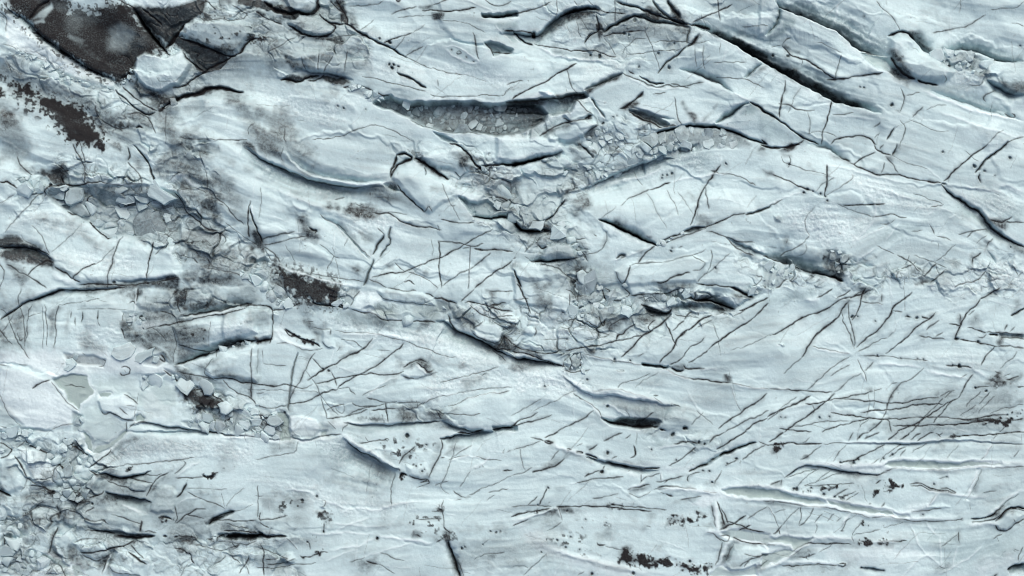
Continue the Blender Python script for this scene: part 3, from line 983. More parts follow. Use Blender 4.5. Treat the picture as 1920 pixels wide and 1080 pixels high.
k .6 6|1440,520 1600,460 1700,390 1920,370 1920,400 1700,450 1560,500
k .4 6|1340,430 1560,490 1440,520 1330,560
v 3 .6|1600,480 1650,470 1720,440 1800,420
B 7|1560,490 1740,420 1920,390 1920,410 1740,450 1580,510
c 2 .7|1625,470 1620,520
w .85 10|0,470 220,480 560,480 900,480 1000,440 1180,480 1240,540 1320,620 1240,660 1000,640 700,640 400,680 200,580 0,580
c 2 .6|0,575 60,580
c 2 .6|140,565 160,572 210,570
c 2 .6|610,480 640,500
B 14 .5|480,490 700,500 800,540 780,600 640,580 500,560
c 2.4 .7|770,530 795,550 785,590 740,595
c 2.6 .75|910,600 940,590 975,610 970,650 920,665 905,640
c 2 .6|930,620 945,640
B 13|940,450 1000,460 980,490 930,480
B 16|1080,510 1220,490 1260,560 1180,590 1080,570
c 3 .75|1200,500 1240,540 1230,560 1190,520
B 14 .5|1060,660 1200,640 1260,640 1160,690 1140,740 1060,760
p 1|400,690 480,660 560,650 660,655 665,730 700,770 690,800 640,840 600,870 590,920 560,880 510,830 480,770
p .35|670,740 700,700 820,660 900,660 1040,650 1050,760 1020,800 940,800 830,810 740,800
p .3|620,900 740,870 790,960 900,990 960,1000 940,1080 880,1180 700,1200 640,1090 600,1000
p .5|1040,760 1110,740 1180,690 1260,700 1320,760 1330,860 1340,980 1280,1020 1180,1010 1060,990 1030,880
p 1|740,800 790,780 830,790 800,815 750,820
p 1|1020,960 1050,940 1075,980 1060,1000 1020,990
w .6 6|1100,760 1160,770 1200,860 1300,880 1300,960 1220,1000 1120,990 1060,900
h 7 3|740,850 840,810 940,800 1030,860 1030,960 980,990 920,990 840,940 770,930
w .5 3|740,850 840,810 940,800 1030,860 1030,960 980,990 920,990 840,940 770,930
c 2.4 .75|930,805 990,830 1030,870
c 2.4 .75|765,920 780,950 840,940 900,970 940,990 1000,990
c 2.6 .7|890,900 930,930 960,955
c 1.5 .5|940,885 1010,890
h 5 3|490,740 560,730 650,750 665,790 600,830 530,800
c 2 .7|480,730 530,725 640,745
v 4 .7|590,790 640,790 660,800
h 5 3|1040,690 1070,660 1120,700 1080,750 1050,740
h 3 4|0,600 160,600 380,700 450,800 560,920 540,1040 400,1060 300,1060 200,1040 100,960 0,830
w .8 4|0,600 160,600 380,700 450,800 560,920 540,1040 400,1060 300,1060 200,1040 100,960 0,830
c 3.6 .75|245,750 290,720 330,700 375,685
c 2 .6|385,700 440,770 480,830 560,900 590,920
c 1.8 .5|0,800 40,870 80,960 160,1040
k .2 8|0,820 100,960 180,1040 80,1060 0,1000
c 2 .6|0,1030 60,1050 150,1060
c 1.8 .6|400,1060 480,1030 580,1020
B 12|540,920 620,960 610,1060 550,1080
B 12|150,1050 300,1050 400,1080 160,1080
k .35 6|1560,550 1660,500 1700,530 1600,580
k .4 8|1470,580 1600,520 1560,600 1540,640 1600,690 1520,680
c 2 .6|1600,530 1540,590 1530,640 1600,690
h 10 6|1540,600 1600,540 1720,490 1880,430 1920,420 1920,700 1760,680 1660,660 1580,680
k .45 10|1620,570 1740,540 1800,560 1720,600 1640,600
k .5 8|1590,630 1700,610 1800,650 1920,710 1860,720 1700,680 1620,700
c 3 .8|1600,680 1680,670 1740,680 1800,710 1920,720
c 2.5 .75|1670,690 1720,750 1800,800 1880,810 1920,870
k .45 5|1320,590 1420,620 1530,660 1660,700 1700,760 1560,720 1400,680
c 2.5 .75|1340,620 1420,650 1520,660 1600,690
c 2.4 .75|1890,450 1885,560 1880,700 1885,830
k .4 4|1870,720 1890,720 1890,830 1870,820
B 12|1230,610 1280,620 1360,680 1500,740 1680,770 1700,860 1560,800 1400,740 1300,680
k .6 5|1330,700 1400,740 1500,760 1520,740 1560,790 1620,830 1700,880 1660,910 1560,900 1480,910 1420,860 1380,850 1350,760
m .7|1430,780 1520,750 1570,830 1650,870 1700,890 1640,920 1560,900 1480,900
m .35|1330,720 1400,760 1420,860 1360,840
c 3.4 .85|1230,620 1270,650 1310,690 1370,730 1440,760 1520,760
c 2.6 .75|1540,740 1600,810 1680,860 1720,890
k .4 4|1500,760 1520,740 1530,760
p .25|1370,900 1480,900 1640,930 1600,990 1480,1000 1360,970
p .7|1520,1000 1580,980 1640,980 1600,1010 1540,1030
c 3 .8|1680,920 1740,940 1720,980 1680,1000
B 11|1580,960 1700,900 1800,930 1920,900 1920,1080 1560,1080 1400,1040 1360,1010
c 2.2 .6|1720,890 1820,920
e 8 2 10 .3|960,1040 1080,1010 1180,1030 1300,1050 1480,1070 1600,1078
c 2.4 .75|1000,1010 1080,1005 1180,1030 1300,1048 1420,1065 1540,1075
c 2.2 .7|950,1000 945,1080
c 2.2 .7|1010,1000 970,1050
f .6|500,300 900,260 900,450 600,460
f .6|1560,300 1920,220 1920,340 1600,430
T 480 540 4
c 3.4 .9|-120,130 0,130 70,130 120,160 130,200
c 3.4 .9|120,170 180,160 280,130 340,110
c 4 .95|420,105 500,130 580,135 690,155
c 3 .8|130,180 130,260 125,370 100,410
c 6 .95|0,400 60,385 125,380
k .6 5|0,370 80,360 120,370 100,410 0,410
m .5|0,380 60,370 110,390 0,410
k .35 5|-120,60 60,60 130,110 60,120 -120,110
h 10 4|-240,180 0,150 90,170 120,220 120,350 0,390 -240,400
k .35 8|-60,150 70,160 120,220 60,300 -60,240
B 7|120,0 240,0 300,70 220,130 150,140 100,90
c 3.5 .9|595,0 560,90 590,110 690,150
c 2.4 .8|700,140 740,70 780,15
B 10|600,0 780,0 740,70 690,140 600,110
w .5 4|780,20 900,30 950,80 890,130 860,140 940,210 760,160 720,130
p .45|890,130 960,90 1150,110 1200,110 1420,130 1380,190 1340,240 1260,230 1140,230 1060,230 980,220 920,190
k .2 4|1180,120 1400,140 1330,240 1160,190
k .25 6|930,150 1060,170 1140,230 1000,220
c 3 .85|720,160 800,185 870,185 920,220 950,240 1060,240 1200,245 1340,255
v 4 .8|760,165 860,180 940,215 1060,235
B 7|1100,220 1160,220 1160,245 1100,240
v 3 .6|860,140 900,170 950,230
c 2 .6|920,40 960,80 1100,100 1240,120 1330,130
h 6 4|920,20 1080,20 1240,40 1330,80 1340,125 1240,120 1100,100 960,80
c 2.4 .7|980,0 1060,10 1120,20 1200,10
c 3.4 .85|1270,35 1310,45 1340,70
k .3 6|960,20 1100,20 1250,60 1330,110 1180,80 1020,50
c 3.2 .85|1340,80 1390,70 1420,90 1500,120
c 2.6 .75|1640,0 1590,50 1530,100
c 3 .85|1560,110 1620,105 1680,120 1760,140 1840,160 1920,170
c 2.6 .75|1750,20 1920,25
k .5 5|1750,20 1800,20 1790,70 1760,110
k .5 4|1870,30 1910,30 1890,60
c 3 .8|1750,130 1830,125 1870,115
B 9|1340,80 1500,110 1520,160 1450,180 1400,200 1360,150
w .6 3|1580,110 1680,140 1760,200 1860,180 1920,180 1920,200 1800,220 1700,190 1600,150
c 2.4 .75|1600,130 1660,180 1730,220 1790,230 1820,200 1920,210
c 3.6 .85|1440,200 1460,260 1480,310 1560,350 1620,370 1700,410 1780,450 1860,490 1920,510
e 22 3 22 .5|1340,250 1430,255 1480,320 1560,350 1640,380 1720,420 1800,460 1920,510
k .4 5|1460,160 1600,180 1660,260 1640,320 1540,290 1480,230
k .3 6|1500,220 1620,250 1620,340 1520,310
h 10 4|1620,320 1680,260 1800,270 1860,330 1820,410 1740,410 1640,370
c 2.5 .8|1620,340 1680,380 1780,415 1830,400 1850,350
c 2.5 .8|1620,310 1660,290 1700,250
m .4|1690,390 1780,410 1840,370 1820,430 1740,430
c 3 .85|1820,440 1860,360 1900,390 1920,420
k .6 5|1700,400 1780,430 1870,350 1920,400 1920,460 1800,460
c 3.5 .85|1780,450 1920,460
h 6 3|1780,220 1850,190 1960,220 1960,300 1860,290
c 2 .7|1780,250 1850,290 1900,320
q .7 12|540,230 720,200 960,250 1340,260 1430,260 1500,340 1640,400 1800,480 1880,540 1700,500 1480,420 1300,330 1000,320 760,270
k .3 8|1020,250 1060,250 1020,330 980,320
k .5 5|1230,260 1290,260 1250,290 1210,320
k .3 6|720,240 1000,250 960,290 740,280
k .45 8|1700,420 1840,500 1900,560 1840,540 1740,480
c 2.6 .7|1780,470 1840,510 1880,545
k .3 6|640,200 720,170 900,200 950,240 760,240
c 1.8 .6|1110,400 1170,410 1220,440 1300,460 1360,490 1440,520 1500,525
c 1.6 .55|600,325 700,330 800,335 900,345 1000,370 1120,400
v 2.5 .6|640,340 800,345 960,350 1050,360 1130,400
k .45 8|360,250 460,280 500,290 490,400 460,410 400,330
c 2.4 .7|350,245 430,250
c 2 .65|430,300 500,310 560,310
c 2.6 .7|560,310 560,360
c 2.2 .65|490,400 530,440 560,455
h 6 4|500,320 560,310 580,440 540,450 490,400
c 4 .9|220,310 270,345 310,370 370,385 420,400 470,440
m .95|290,360 330,355 340,375 310,385
m .95|340,370 380,375 430,400 420,410 370,395 345,415 335,400
c 3 .8|210,310 250,350 280,370
v 4 .7|140,320 180,370 260,420 330,440 430,450
w .5 6|140,270 200,290 260,360 340,420 440,450 300,440 180,410 140,380
k .4 5|270,430 420,450 480,450 400,480 320,470
c 2 .6|160,410 250,410 320,450 420,470 500,450
c 1.6 .5|50,460 55,560
c 2 .6|55,562 140,575 230,585
c 2 .5|20,450 10,640
k .25 6|0,440 60,440 40,600 0,640
c 4 .5|310,490 280,600 260,700 245,800 240,920
k .3 6|250,720 300,720 260,830 240,920 225,880
c 2.6 .75|435,490 400,550 370,600 330,690 290,750 250,840
c 2.4 .75|420,530 460,560 500,610
k .3 5|360,480 430,500 370,620 360,560
c 2 .55|370,610 410,670 440,720 470,790 520,860 560,910 610,960
c 3.6 .85|880,380 820,450 740,490 660,530 580,580 500,610 440,650 380,690
v 2 .6|900,370 830,450
k .5 4|630,530 740,480 820,450 760,490
c 3 .85|1110,420 1050,470 980,530 900,590 840,620 770,655 700,690 650,720 610,750
k .5 4|940,520 970,515 970,540
c 2.8 .8|440,720 520,705 590,680 680,665 770,655 860,640 930,655 1040,645 1110,620
c 2.8 .8|240,870 320,860 400,840 470,800 540,775 610,755
c 2.4 .75|560,630 590,680 610,730
c 2.4 .75|540,620 560,620
o .8|500,605,12 545,620,10
c 2 .7|695,745 710,775 740,795
c 2 .6|610,755 700,745
c 2.6 .8|0,720 80,730 150,745 220,720 300,740 360,750 420,720
k .4 6|60,720 150,720 180,750 100,745
c 2.4 .75|0,870 60,895 130,905 190,890 230,880
c 2 .65|0,790 60,790
c 1.8 .55|-60,760 200,770 400,770 480,790
c 1.6 .6|600,480 625,430
c 1.8 .6|640,380 740,400 770,440 800,450
k .5 5|600,430 640,430 630,460
c 1.8 .6|910,465 1000,470 
k .4 6|1030,500 1070,510 1110,570 1070,590
k .5 5|1110,600 1200,540 1240,530 1280,560 1310,620 1330,650 1290,640 1220,570 1160,600
c 3 .8|1100,590 1160,560 1210,535 1270,550
c 3 .8|1210,560 1250,600 1300,640 1330,620
h 8 4|1090,640 1150,590 1210,545 1270,570 1320,640 1260,670 1150,670
v 3 .8|1200,580 1250,620 1300,660
c 2.4 .75|1100,655 1140,665 1190,680
k .3 6|1290,520 1380,520 1440,580 1350,570
k .4 6|1390,560 1440,580 1600,580 1480,570
c 1.8 .55|1190,680 1300,660 1360,630
f .8|560,250 900,300 1400,300 1700,450 1900,580 1600,600 1300,480 900,360
v 2 .7|820,820 900,750 960,700 1060,660
c 2.4 .7|800,800 870,770 930,740 990,725
k .3 8|960,680 1060,660 1040,700 940,760
c 2 .6|1380,710 1480,680 1600,650 1720,620 1820,590
k .35 6|1540,690 1660,650 1730,640 1680,710 1560,750
c 2.4 .65|1690,660 1730,635
c 2 .6|1240,880 1360,810 1500,790 1640,760 1780,750 1920,740
c 2.2 .7|1410,890 1500,880 1550,840 1700,800 1900,770
v 2 .6|1260,860 1360,800 1500,790
v 2 .6|1550,840 1680,810 1860,770
c 2.5 .75|830,820 880,825 960,855 1010,860 1060,845
c 2.5 .75|720,860 760,890 830,880 900,880 980,870
c 2.5 .75|530,920 580,890 640,870 660,870
c 2.4 .75|540,980 600,980 680,960 740,930 800,900 860,880
c 2 .6|650,860 665,920 640,950 600,930 590,900
k .4 6|540,920 580,900 620,960 560,980
c 2 .6|480,820 500,890 530,940 540,980
c 3.4 .8|965,860 975,920 985,1000
k .5 5|960,870 980,880 1000,980 980,1010 960,960
c 3 .8|860,910 940,910 1050,910
c 2.4 .75|680,960 740,950 830,910
k .4 6|820,890 960,900 1050,860 1040,920 900,920
k .65 8|730,970 820,960 900,960 960,930 1000,1000 900,1010 800,1000
m .5|780,970 880,970 950,950 960,1000 860,1000
k .5 8|1000,980 1080,920 1180,940 1280,960 1360,940 1400,980 1300,1000 1120,1010
m .35|1080,940 1180,950 1180,990 1080,1000
k .5 7|1280,940 1400,900 1420,960 1390,990 1300,980
c 2 .7|1340,910 1370,950 1390,990
c 2 .65|1060,860 1160,850 1240,850
c 2 .65|1100,910 1200,900 1240,870 1280,850
k .35 6|1090,860 1280,840 1340,830 1240,900 1100,900
c 2.6 .8|650,1010 760,1030 880,1020 1000,1030 1110,1020 1240,1010 1380,1000
v 4 .8|660,1000 760,1020 880,1015 1080,1025
q .7 6|690,1030 900,1040 1100,1040 1300,1020 1260,1050 1000,1075 800,1080 700,1060
e 10 3 10 .3|660,1020 760,1030 880,1025 1100,1030 1380,1000
c 2 .65|650,1080 660,1040 690,1020
w .7 3|545,1000 640,990 690,1020 640,1050 600,1060
c 1.8 .6|545,1000 600,1060
c 1.4 .5|1200,830 1220,900
h 4 3|250,970 330,960 450,990 490,1030 470,1080 420,1110 250,1110
w .7 3|250,970 330,960 450,990 490,1030 470,1080 420,1110 250,1110
p 1|150,930 190,930 240,980 255,1080 260,1140 190,1140 180,1060 160,990
k .4 3|180,920 230,950 260,1090 200,1010
p .35|490,1020 580,1060 560,1100 460,1110 480,1060
B 9|0,870 90,910 150,960 180,1080 200,1120 0,1120
m .45|0,920 60,930 100,1010 60,1080 0,1080
k .4 6|0,880 100,920 100,1060 0,1080
o .8|210,940,14
e 14 3 8 .5|1380,1000 1480,1040 1580,1065 1740,1080
h 8 8|1430,910 1560,860 1760,800 1920,780 1960,1020 1800,1050 1640,1060 1500,1050 1420,990
c 2.2 .7|1440,950 1540,950 1620,950 1680,940
c 2.6 .6|1460,1020 1560,1060 1640,1075
k .5 6|1390,1010 1440,1030 1560,1075 1460,1075 1380,1050
c 6 1|1770,1060 1840,1050 1930,1040
h -12 2|1770,1045 1920,1030 1960,1035 1960,1065 1780,1070
f .6|1280,700 1500,620 1900,580 1920,740 1600,760 1300,840
T 960 540 4
c 3.4 .85|40,-30 80,40 110,110 140,190
c 2 .6|0,90 60,85 120,70
k .45 10|190,60 280,60 320,140 400,190 240,190 160,160
c 2.4 .65|435,45 435,150
c 2.4 .65|500,0 500,100 490,150
c 2.4 .7|400,10 470,40 490,100
k .4 6|480,60 540,40 700,100 560,110 490,120
h 8 4|570,20 660,-20 680,60 640,80
h 8 4|730,80 760,20 800,10 850,70 800,95
c 3 .8|680,0 690,60 710,100 740,20 700,0
c 2.5 .7|720,90 800,100 850,90
c 2.6 .8|840,0 890,40 880,60 850,70
B 8|500,100 560,95 700,100 830,100 900,100 960,120 900,180 800,150 650,200 560,240 480,200 440,150
B 10|880,60 1000,50 1120,40 1260,0 1320,20 1290,90 1120,120 1000,150 900,130
c 2.6 .8|890,55 1000,50 1080,45 1180,30 1260,10
c 2.5 .75|960,120 1060,160 1150,190
k .4 6|440,180 520,130 680,130 820,120 760,240 660,250 560,240
h 6 5|530,180 600,150 660,170 640,210 560,220
h 7 4|650,180 700,140 820,140 880,180 760,230 680,250
h 6 4|540,250 600,220 660,260 640,280
c 2.6 .75|650,210 670,260 690,290 700,230
c 2.6 .75|540,240 600,270 640,285
k .5 6|700,240 800,190 960,180 1160,200 1060,250 920,250 780,320 720,330
c 3.2 .85|970,125 1040,160 1100,180 1170,195
e 24 3 10 .6|980,140 1060,180 1140,200 1200,200
k .6 5|1000,160 1180,190 1200,150 1300,100 1420,120 1400,140 1280,150 1190,200 1080,200
c 4.5 .95|1100,185 1180,200 1200,160
h -14 5|1200,150 1300,115 1450,120 1600,150 1640,165 1500,175 1380,160 1260,150
q .9 6|1200,150 1320,110 1500,120 1640,160 1520,170 1360,160 1240,170
k .6 5|1430,100 1560,110 1660,160 1600,170 1480,130
e 34 14 3 .8|1360,90 1440,95 1540,110 1600,140 1660,160
c 5.5 1|1370,90 1450,95 1550,110 1620,145 1660,160
h 10 4|1540,80 1590,50 1700,60 1780,80 1680,130 1600,110
k .4 4|1500,80 1560,0 1540,60 1530,90
c 7 1|1640,0 1700,20 1760,50 1800,75
k .65 5|1560,0 1640,20 1720,60 1800,80 1700,70 1600,40
h 8 4|1320,40 1400,0 1500,20 1520,60 1480,90 1380,80
c 3.5 .85|1300,20 1330,60 1370,90 1420,100 1480,85 1520,60
B 10|1800,-20 1880,20 1850,60 1800,70
m .7|1870,0 1920,0 1920,20 1890,10
e 4 10 3 .2|1650,160 1720,120 1820,70 1920,40
h 6 14|1640,190 1780,110 1920,60 2040,60 2040,500 1500,600 1200,560 900,500 1000,400 1200,250
c 2.2 .7|1220,195 1300,215 1400,225
c 3 .8|1290,235 1330,200 1360,180
c 2 .75|1395,180 1400,220
c 3.2 .85|1330,320 1400,260 1480,210
c 3 .85|1220,420 1240,380 1280,340 1330,310
c 2.6 .75|1200,320 1260,270 1290,240
c 2.8 .8|1150,255 1180,320 1210,390 1230,430
k .4 4|1120,200 1200,200 1180,240 1130,260
c 3.5 .9|1200,200 1140,250 1090,290 1040,330 990,350 950,390 900,440 850,490 820,515
c 2.8 .85|1040,330 1020,310 1050,260 1080,240
c 3 .85|780,385 800,350 840,340 870,300 930,265
k .4 5|780,380 840,340 930,265 900,280 830,310
c 2.6 .8|650,440 700,420 760,400 790,385 850,380 920,365 980,360
c 2.4 .75|720,330 740,280 800,240 860,225
c 2 .6|540,400 600,390 680,370 740,350
c 3.4 .85|400,470 470,455 540,445 600,440 660,435
k .5 5|430,465 520,450 620,460 620,500 540,480
k .5 4|550,460 620,460 620,500 570,490
c 2.6 .75|0,430 60,450 120,470 200,480 300,490 380,460
c 1.8 .5|100,480 240,465 400,460
c 3 .75|0,410 40,440
k .55 5|0,410 60,440 140,480 260,530 380,590 260,540 120,490 0,470
c 3.4 .8|0,470 90,490 180,520 270,550 340,575 400,590
e 20 3 14 .3|-40,505 60,530 160,545 280,560 380,590
c 3 .75|0,510 60,540 160,545 260,560 330,580
k .45 8|0,530 140,545 280,565 390,600 240,600 0,590
f .8|0,520 300,580 380,610 600,760 400,800 0,780
f .6|100,220 450,220 600,320 720,350 500,380 200,400
k .3 8|200,230 460,220 600,310 720,350 640,340 500,290 360,260
c 1.8 .6|340,270 460,230 540,260 600,300 720,350 740,340
k .6 8|0,290 80,300 90,340 30,330
h 6 4|80,330 120,300 170,310 185,340 160,365 100,350
c 2.4 .75|170,300 187,335 165,365
c 1.6 .5|220,390 320,385 410,375
o .6|410,378,8 570,690,14 245,740,10 720,888,10
c 3 .75|400,520 395,570 380,600
c 3 .8|440,510 445,570 440,620
c 3 .8|510,490 525,560 500,610
h 8 3|440,520 480,500 520,530 520,580 480,610 445,580
k .5 5|380,560 420,490 520,480 440,620 390,620
m .5|380,590 410,600 400,630 380,620
c 2.8 .75|400,620 470,630 540,625 590,610
c 2 .7|410,520 450,490 520,495
B 8|390,490 530,490 530,620 400,630
k .35 5|530,500 740,540 640,560 560,540
c 2.4 .7|540,500 620,510 700,525 760,545 830,555 920,565 980,570
o .8|770,540,18 890,545,10
v 3 .7|540,505 700,530 860,550 980,575
k .4 5|900,530 960,490 1000,480 950,520
c 2 .6|930,510 990,480
c 6 1|975,567 1040,577 1100,590 1160,600
h -14 2|975,562 1080,580 1170,595 1160,610 1060,592 980,575
c 5 1|1190,605 1220,620 1260,625 1290,615
k .5 4|1180,600 1290,580 1310,610 1230,625
c 3 .85|1290,580 1310,610 1360,610 1440,605
c 3 .85|1120,600 1200,640 1280,670 1350,690 1400,685 1460,695 1560,710 1640,720
v 3 .8|1040,590 1120,600 1180,630 1240,660 1350,690
c 2.4 .7|1640,720 1740,730 1800,750 1920,750
v 3 .7|1660,720 1740,740 1800,750 1920,755
v 2.5 .6|1400,610 1560,605
k .6 5|1600,670 1650,670 1650,715 1615,720
c 2 .7|1610,660 1625,715
c 2.8 .8|1180,580 1240,550 1280,510 1300,470 1340,430 1400,415 1440,370
c 2.8 .85|1110,560 1130,520 1180,480 1220,420 1250,370 1330,310 1420,240 1500,205
k .35 6|1090,550 1110,570 1150,510 1200,460 1130,510
k .4 5|1330,430 1450,360 1440,390 1380,420
c 3.4 .9|1470,460 1510,420 1560,385 1640,340 1700,300 1780,240 1840,190 1920,120
c 2.6 .8|1330,560 1370,530 1430,490 1470,460
c 3 .85|1920,80 1850,110 1780,145 1700,170
c 2.5 .7|1660,220 1740,160 1820,120 1900,85
c 1.8 .55|1640,460 1740,440 1820,410 1920,360
c 2.4 .7|1400,290 1460,260 1500,235
c 1.6 .5|1500,270 1540,370 1550,450 1565,500
c 2.2 .7|1390,300 1440,280
k .2 12|1000,400 1200,380 1160,440 1060,440
k .25 10|1120,540 1220,470 1330,420 1300,480 1180,570
c 2 .6|790,755 810,720 880,705 960,680 1040,640
c 1.4 .45|920,750 1000,690 1100,630
v 2 .5|770,620 860,640
c 1.6 .5|770,620 840,615 845,630 790,630
v 2 .5|770,635 850,650
v 9 .9|380,650 440,700 520,760 600,790 700,800 800,800 880,830 980,830 1050,840 1120,870 1200,880
v 4 .7|600,770 700,770 780,760 880,790 1000,820 1060,830
k .35 6|640,780 760,785 900,820 840,800 740,795
c 2 .6|600,770 700,765 800,760 900,795 1010,820
e 10 3 14 .2|380,670 500,770 620,805 800,815 900,845 1050,850 1150,885 1270,890
k .3 8|600,810 840,830 1000,860 1180,890 1080,930 900,930 760,900 640,860
c 2.4 .75|1060,800 1100,795
c 2 .6|1060,810 1090,840 1130,870
c 2.6 .7|1200,870 1270,890
c 1.6 .5|380,650 440,720 520,770 580,800
c 2.4 .7|460,800 540,840 620,880 670,950 680,990
k .3 8|560,840 660,900 690,980 640,950
v 4 .6|540,840 620,890 660,960 700,990 
v 3 .6|700,870 760,890 800,930 880,970
c 2 .6|850,910 880,940 890,975
c 2.6 .75|980,985 1020,955 1060,930
o .5|720,888,10
h -16 4|680,980 760,1010 820,985 900,980 1000,985 1080,990 1110,1010 1080,1050 940,1050 820,1040 740,1025
k .7 5|680,985 760,1010 840,980 960,985 1090,995 1100,1030 1060,1050 940,1050 800,1035
c 5 1|690,990 760,1020 840,1035 940,1045 1060,1050 1090,1040
e 14 14 2 .5|690,1000 760,1025 860,1042 960,1050 1080,1050
k .4 8|980,980 1060,960 1110,990 1100,1020
c 5 1|1100,1060 1150,1070
h 8 10|1100,990 1200,900 1300,900 1340,1000 1280,1040 1160,1060 1110,1040
o 1|1300,1053,24
q .6 8|900,900 1100,900 1280,890 1160,940 1090,980 960,970
c 3 .85|0,1035 60,990 130,970 190,935
c 2.6 .8|0,1030 80,1020 160,1000 220,985 300,950
k .6 5|-30,1030 20,1010 40,1030 0,1050
c 2.4 .8|350,1080 420,1040 480,1010 550,980 590,940 620,920
c 2 .5|0,960 120,880 220,830 
c 1.6 .5|160,920 300,850 420,800 480,780
c 3 .85|1550,1060 1600,1010 1680,960 1740,920 1800,880 1860,840 1910,790
c 2.4 .75|1600,1080 1680,1040 1760,990 1840,970 1900,930 1920,920
c 2.8 .8|1750,1080 1820,1020 1880,990 1920,975
c 2 .55|1340,1030 1400,960 1430,930
c 2 .5|1380,920 1420,960 1500,1030
k .5 5|1390,940 1430,930 1430,970
v 2 .5|1320,760 1350,850 1420,950
c 1.6 .45|1640,740 1680,860 1720,930
v 2 .4|1640,740 1680,860
T 1440 540 4
c 3 .9|0,360 60,345 120,305 180,265 240,225 310,200 380,180 460,140 540,90 620,70 700,55 750,20
c 3.4 .9|250,520 290,460 330,405 360,360 420,300 480,260 540,200 570,150 600,100
k .4 5|540,150 600,90 620,100 570,190
c 2.6 .6|120,640 200,570 250,520
c 3 .85|725,0 700,80 680,150 650,220 630,240
c 3 .8|510,75 570,50 620,10
c 2.4 .75|620,80 700,30 780,10
k .4 5|700,0 740,20 720,60 680,80
c 2.4 .7|700,100 760,110 820,110 860,130
k .4 4|820,110 860,40 870,60 855,120
c 2.6 .7|855,40 850,110
v 4 .7|820,120 860,130
o .8|630,215,14 670,215,10 805,245,8
c 2.4 .7|565,180 560,250 600,320 630,400 650,450
c 2.4 .7|605,110 605,210 625,280 640,360 655,450
c 3.4 .8|1070,30 1030,70 970,110 940,150 920,200 900,230 860,280 800,330 760,360 700,400 670,440
k .45 4|930,130 1000,90 960,110 930,200 900,240 915,180
c 2.8 .85|940,170 980,175 1010,185
c 2.6 .8|1030,215 1080,215
o .75|1120,218,14 1160,218,8 1050,215,10 
c 2.4 .8|1150,215 1210,225
c 3 .85|1260,175 1210,230 1150,270 1100,310 1050,370 980,420 920,470 880,495
k .4 4|1240,180 1270,180 1220,230 1150,280 1180,240
c 2.4 .75|1280,235 1230,280 1180,320
c 2.2 .7|1310,325 1250,365
c 2.2 .65|680,470 760,430 840,385 900,365
c 2 .5|900,365 960,310
c 3.4 .9|1590,80 1560,130 1510,170 1480,210 1460,260 1420,320 1400,380
k .4 5|1430,210 1470,220 1440,300 1400,390 1380,380 1420,300
c 2.6 .7|1440,200 1445,280
k .45 5|1570,90 1660,40 1740,10 1720,40 1640,70
c 3 .8|1590,80 1660,50 1740,0
c 2.4 .7|1500,210 1550,170
c 2.8 .85|1350,270 1450,280
c 2.8 .85|1500,305 1580,318 1640,325
c 5 1|1660,345 1730,347
k .5 4|1740,340 1920,350 1920,380 1760,370
h -8 3|1740,345 1960,360 1960,385 1750,368
c 2.4 .8|1640,325 1760,335 1920,350
c 2.4 .8|1750,370 1840,375 1940,385
k .5 4|1730,400 1780,340 1760,380 1740,410
c 3 .85|1390,385 1440,388
k .6 5|1370,390 1410,375 1440,400 1400,410
c 2.6 .8|1440,390 1540,405 1640,420 1720,430
o .8|1580,405,12 1410,390,14
c 2.4 .75|1720,430 1820,440 1920,450
c 2.4 .8|1140,360 1200,370 1320,380
k .35 6|1120,350 1180,345 1160,370
c 4 .9|1820,210 1870,185 1930,150
k .35 8|1520,260 1560,200 1580,260 1540,310
k .4 8|1820,190 1870,110 1900,120 1840,200
c 2.4 .8|1775,320 1790,270
c 2.2 .8|1810,330 1855,290
c 2.4 .8|1580,370 1620,370 1640,340
c 3 .85|1590,580 1640,510 1700,430
c 2 .6|1740,610 1800,550 1850,510 1870,470
c 2.2 .7|340,440 420,455 500,470 610,490
v 3 .7|340,445 480,475 640,490
c 2 .7|690,500 820,515 1000,525
o .75|818,510,9 1003,525,6 1120,525,6 1165,535,8
c 1.8 .6|1000,525 1100,530 1200,545
v 3 .7|820,570 960,580 1060,575 1140,590
v 4 .7|1180,620 1260,640 1380,660 1480,670
k .3 6|1200,580 1300,600 1540,630 1440,640 1280,620
c 3 .85|1330,580 1400,585 1480,590 1520,600
o .9|1430,588,20 1385,580,8
v 4 .7|1540,610 1600,640 1640,660
c 2 .6|1440,680 1500,640 
m .7|1670,690 1720,675 1760,700 1750,720 1700,740 1665,715
k .6 8|1660,680 1720,660 1780,700 1760,740 1690,750 1650,710
c 2.6 .8|1700,630 1735,650
c 2.6 .85|1780,690 1830,670 1890,655
k .45 5|1790,700 1840,680 1900,660 1870,700 1810,715
c 2 .7|1760,670 1820,630
c 2.4 .8|1860,735 1920,745
c 2.2 .7|300,760 350,710 400,680 430,640 500,580 560,540 620,510
c 2 .65|470,660 540,610 620,575
c 2.2 .65|670,530 700,590 730,650 745,700
v 3 .6|700,640 740,700
c 2 .65|720,620 770,590 800,560
c 2.6 .75|0,755 100,760 200,770 300,770 400,780 490,785
v 3 .6|60,755 160,765
c 2.4 .7|500,790 540,750 580,700 640,660 700,640
c 3.4 .9|120,1080 200,1020 280,970 340,920 400,880 450,840 500,800
c 2.8 .85|280,875 340,870 400,855 470,840 560,825 640,800 720,795 790,770
c 2.2 .65|790,770 860,750
k .4 4|740,760 780,750 770,780
c 2 .65|920,717 970,712
c 3 .6|1170,600 1100,660 1060,690 1000,710 970,750 930,790 900,850 890,920 850,980
k .45 4|1040,700 1080,680 990,730 960,780 910,840 920,790 970,730
c 3.2 .9|0,965 60,930 120,900 200,870 260,850 320,810
c 2.4 .75|0,990 60,945 120,905
c 2 .6|90,900 160,850 220,820
c 2.6 .8|560,830 660,830 740,850 840,860 960,860 1080,850 1200,830 1280,825
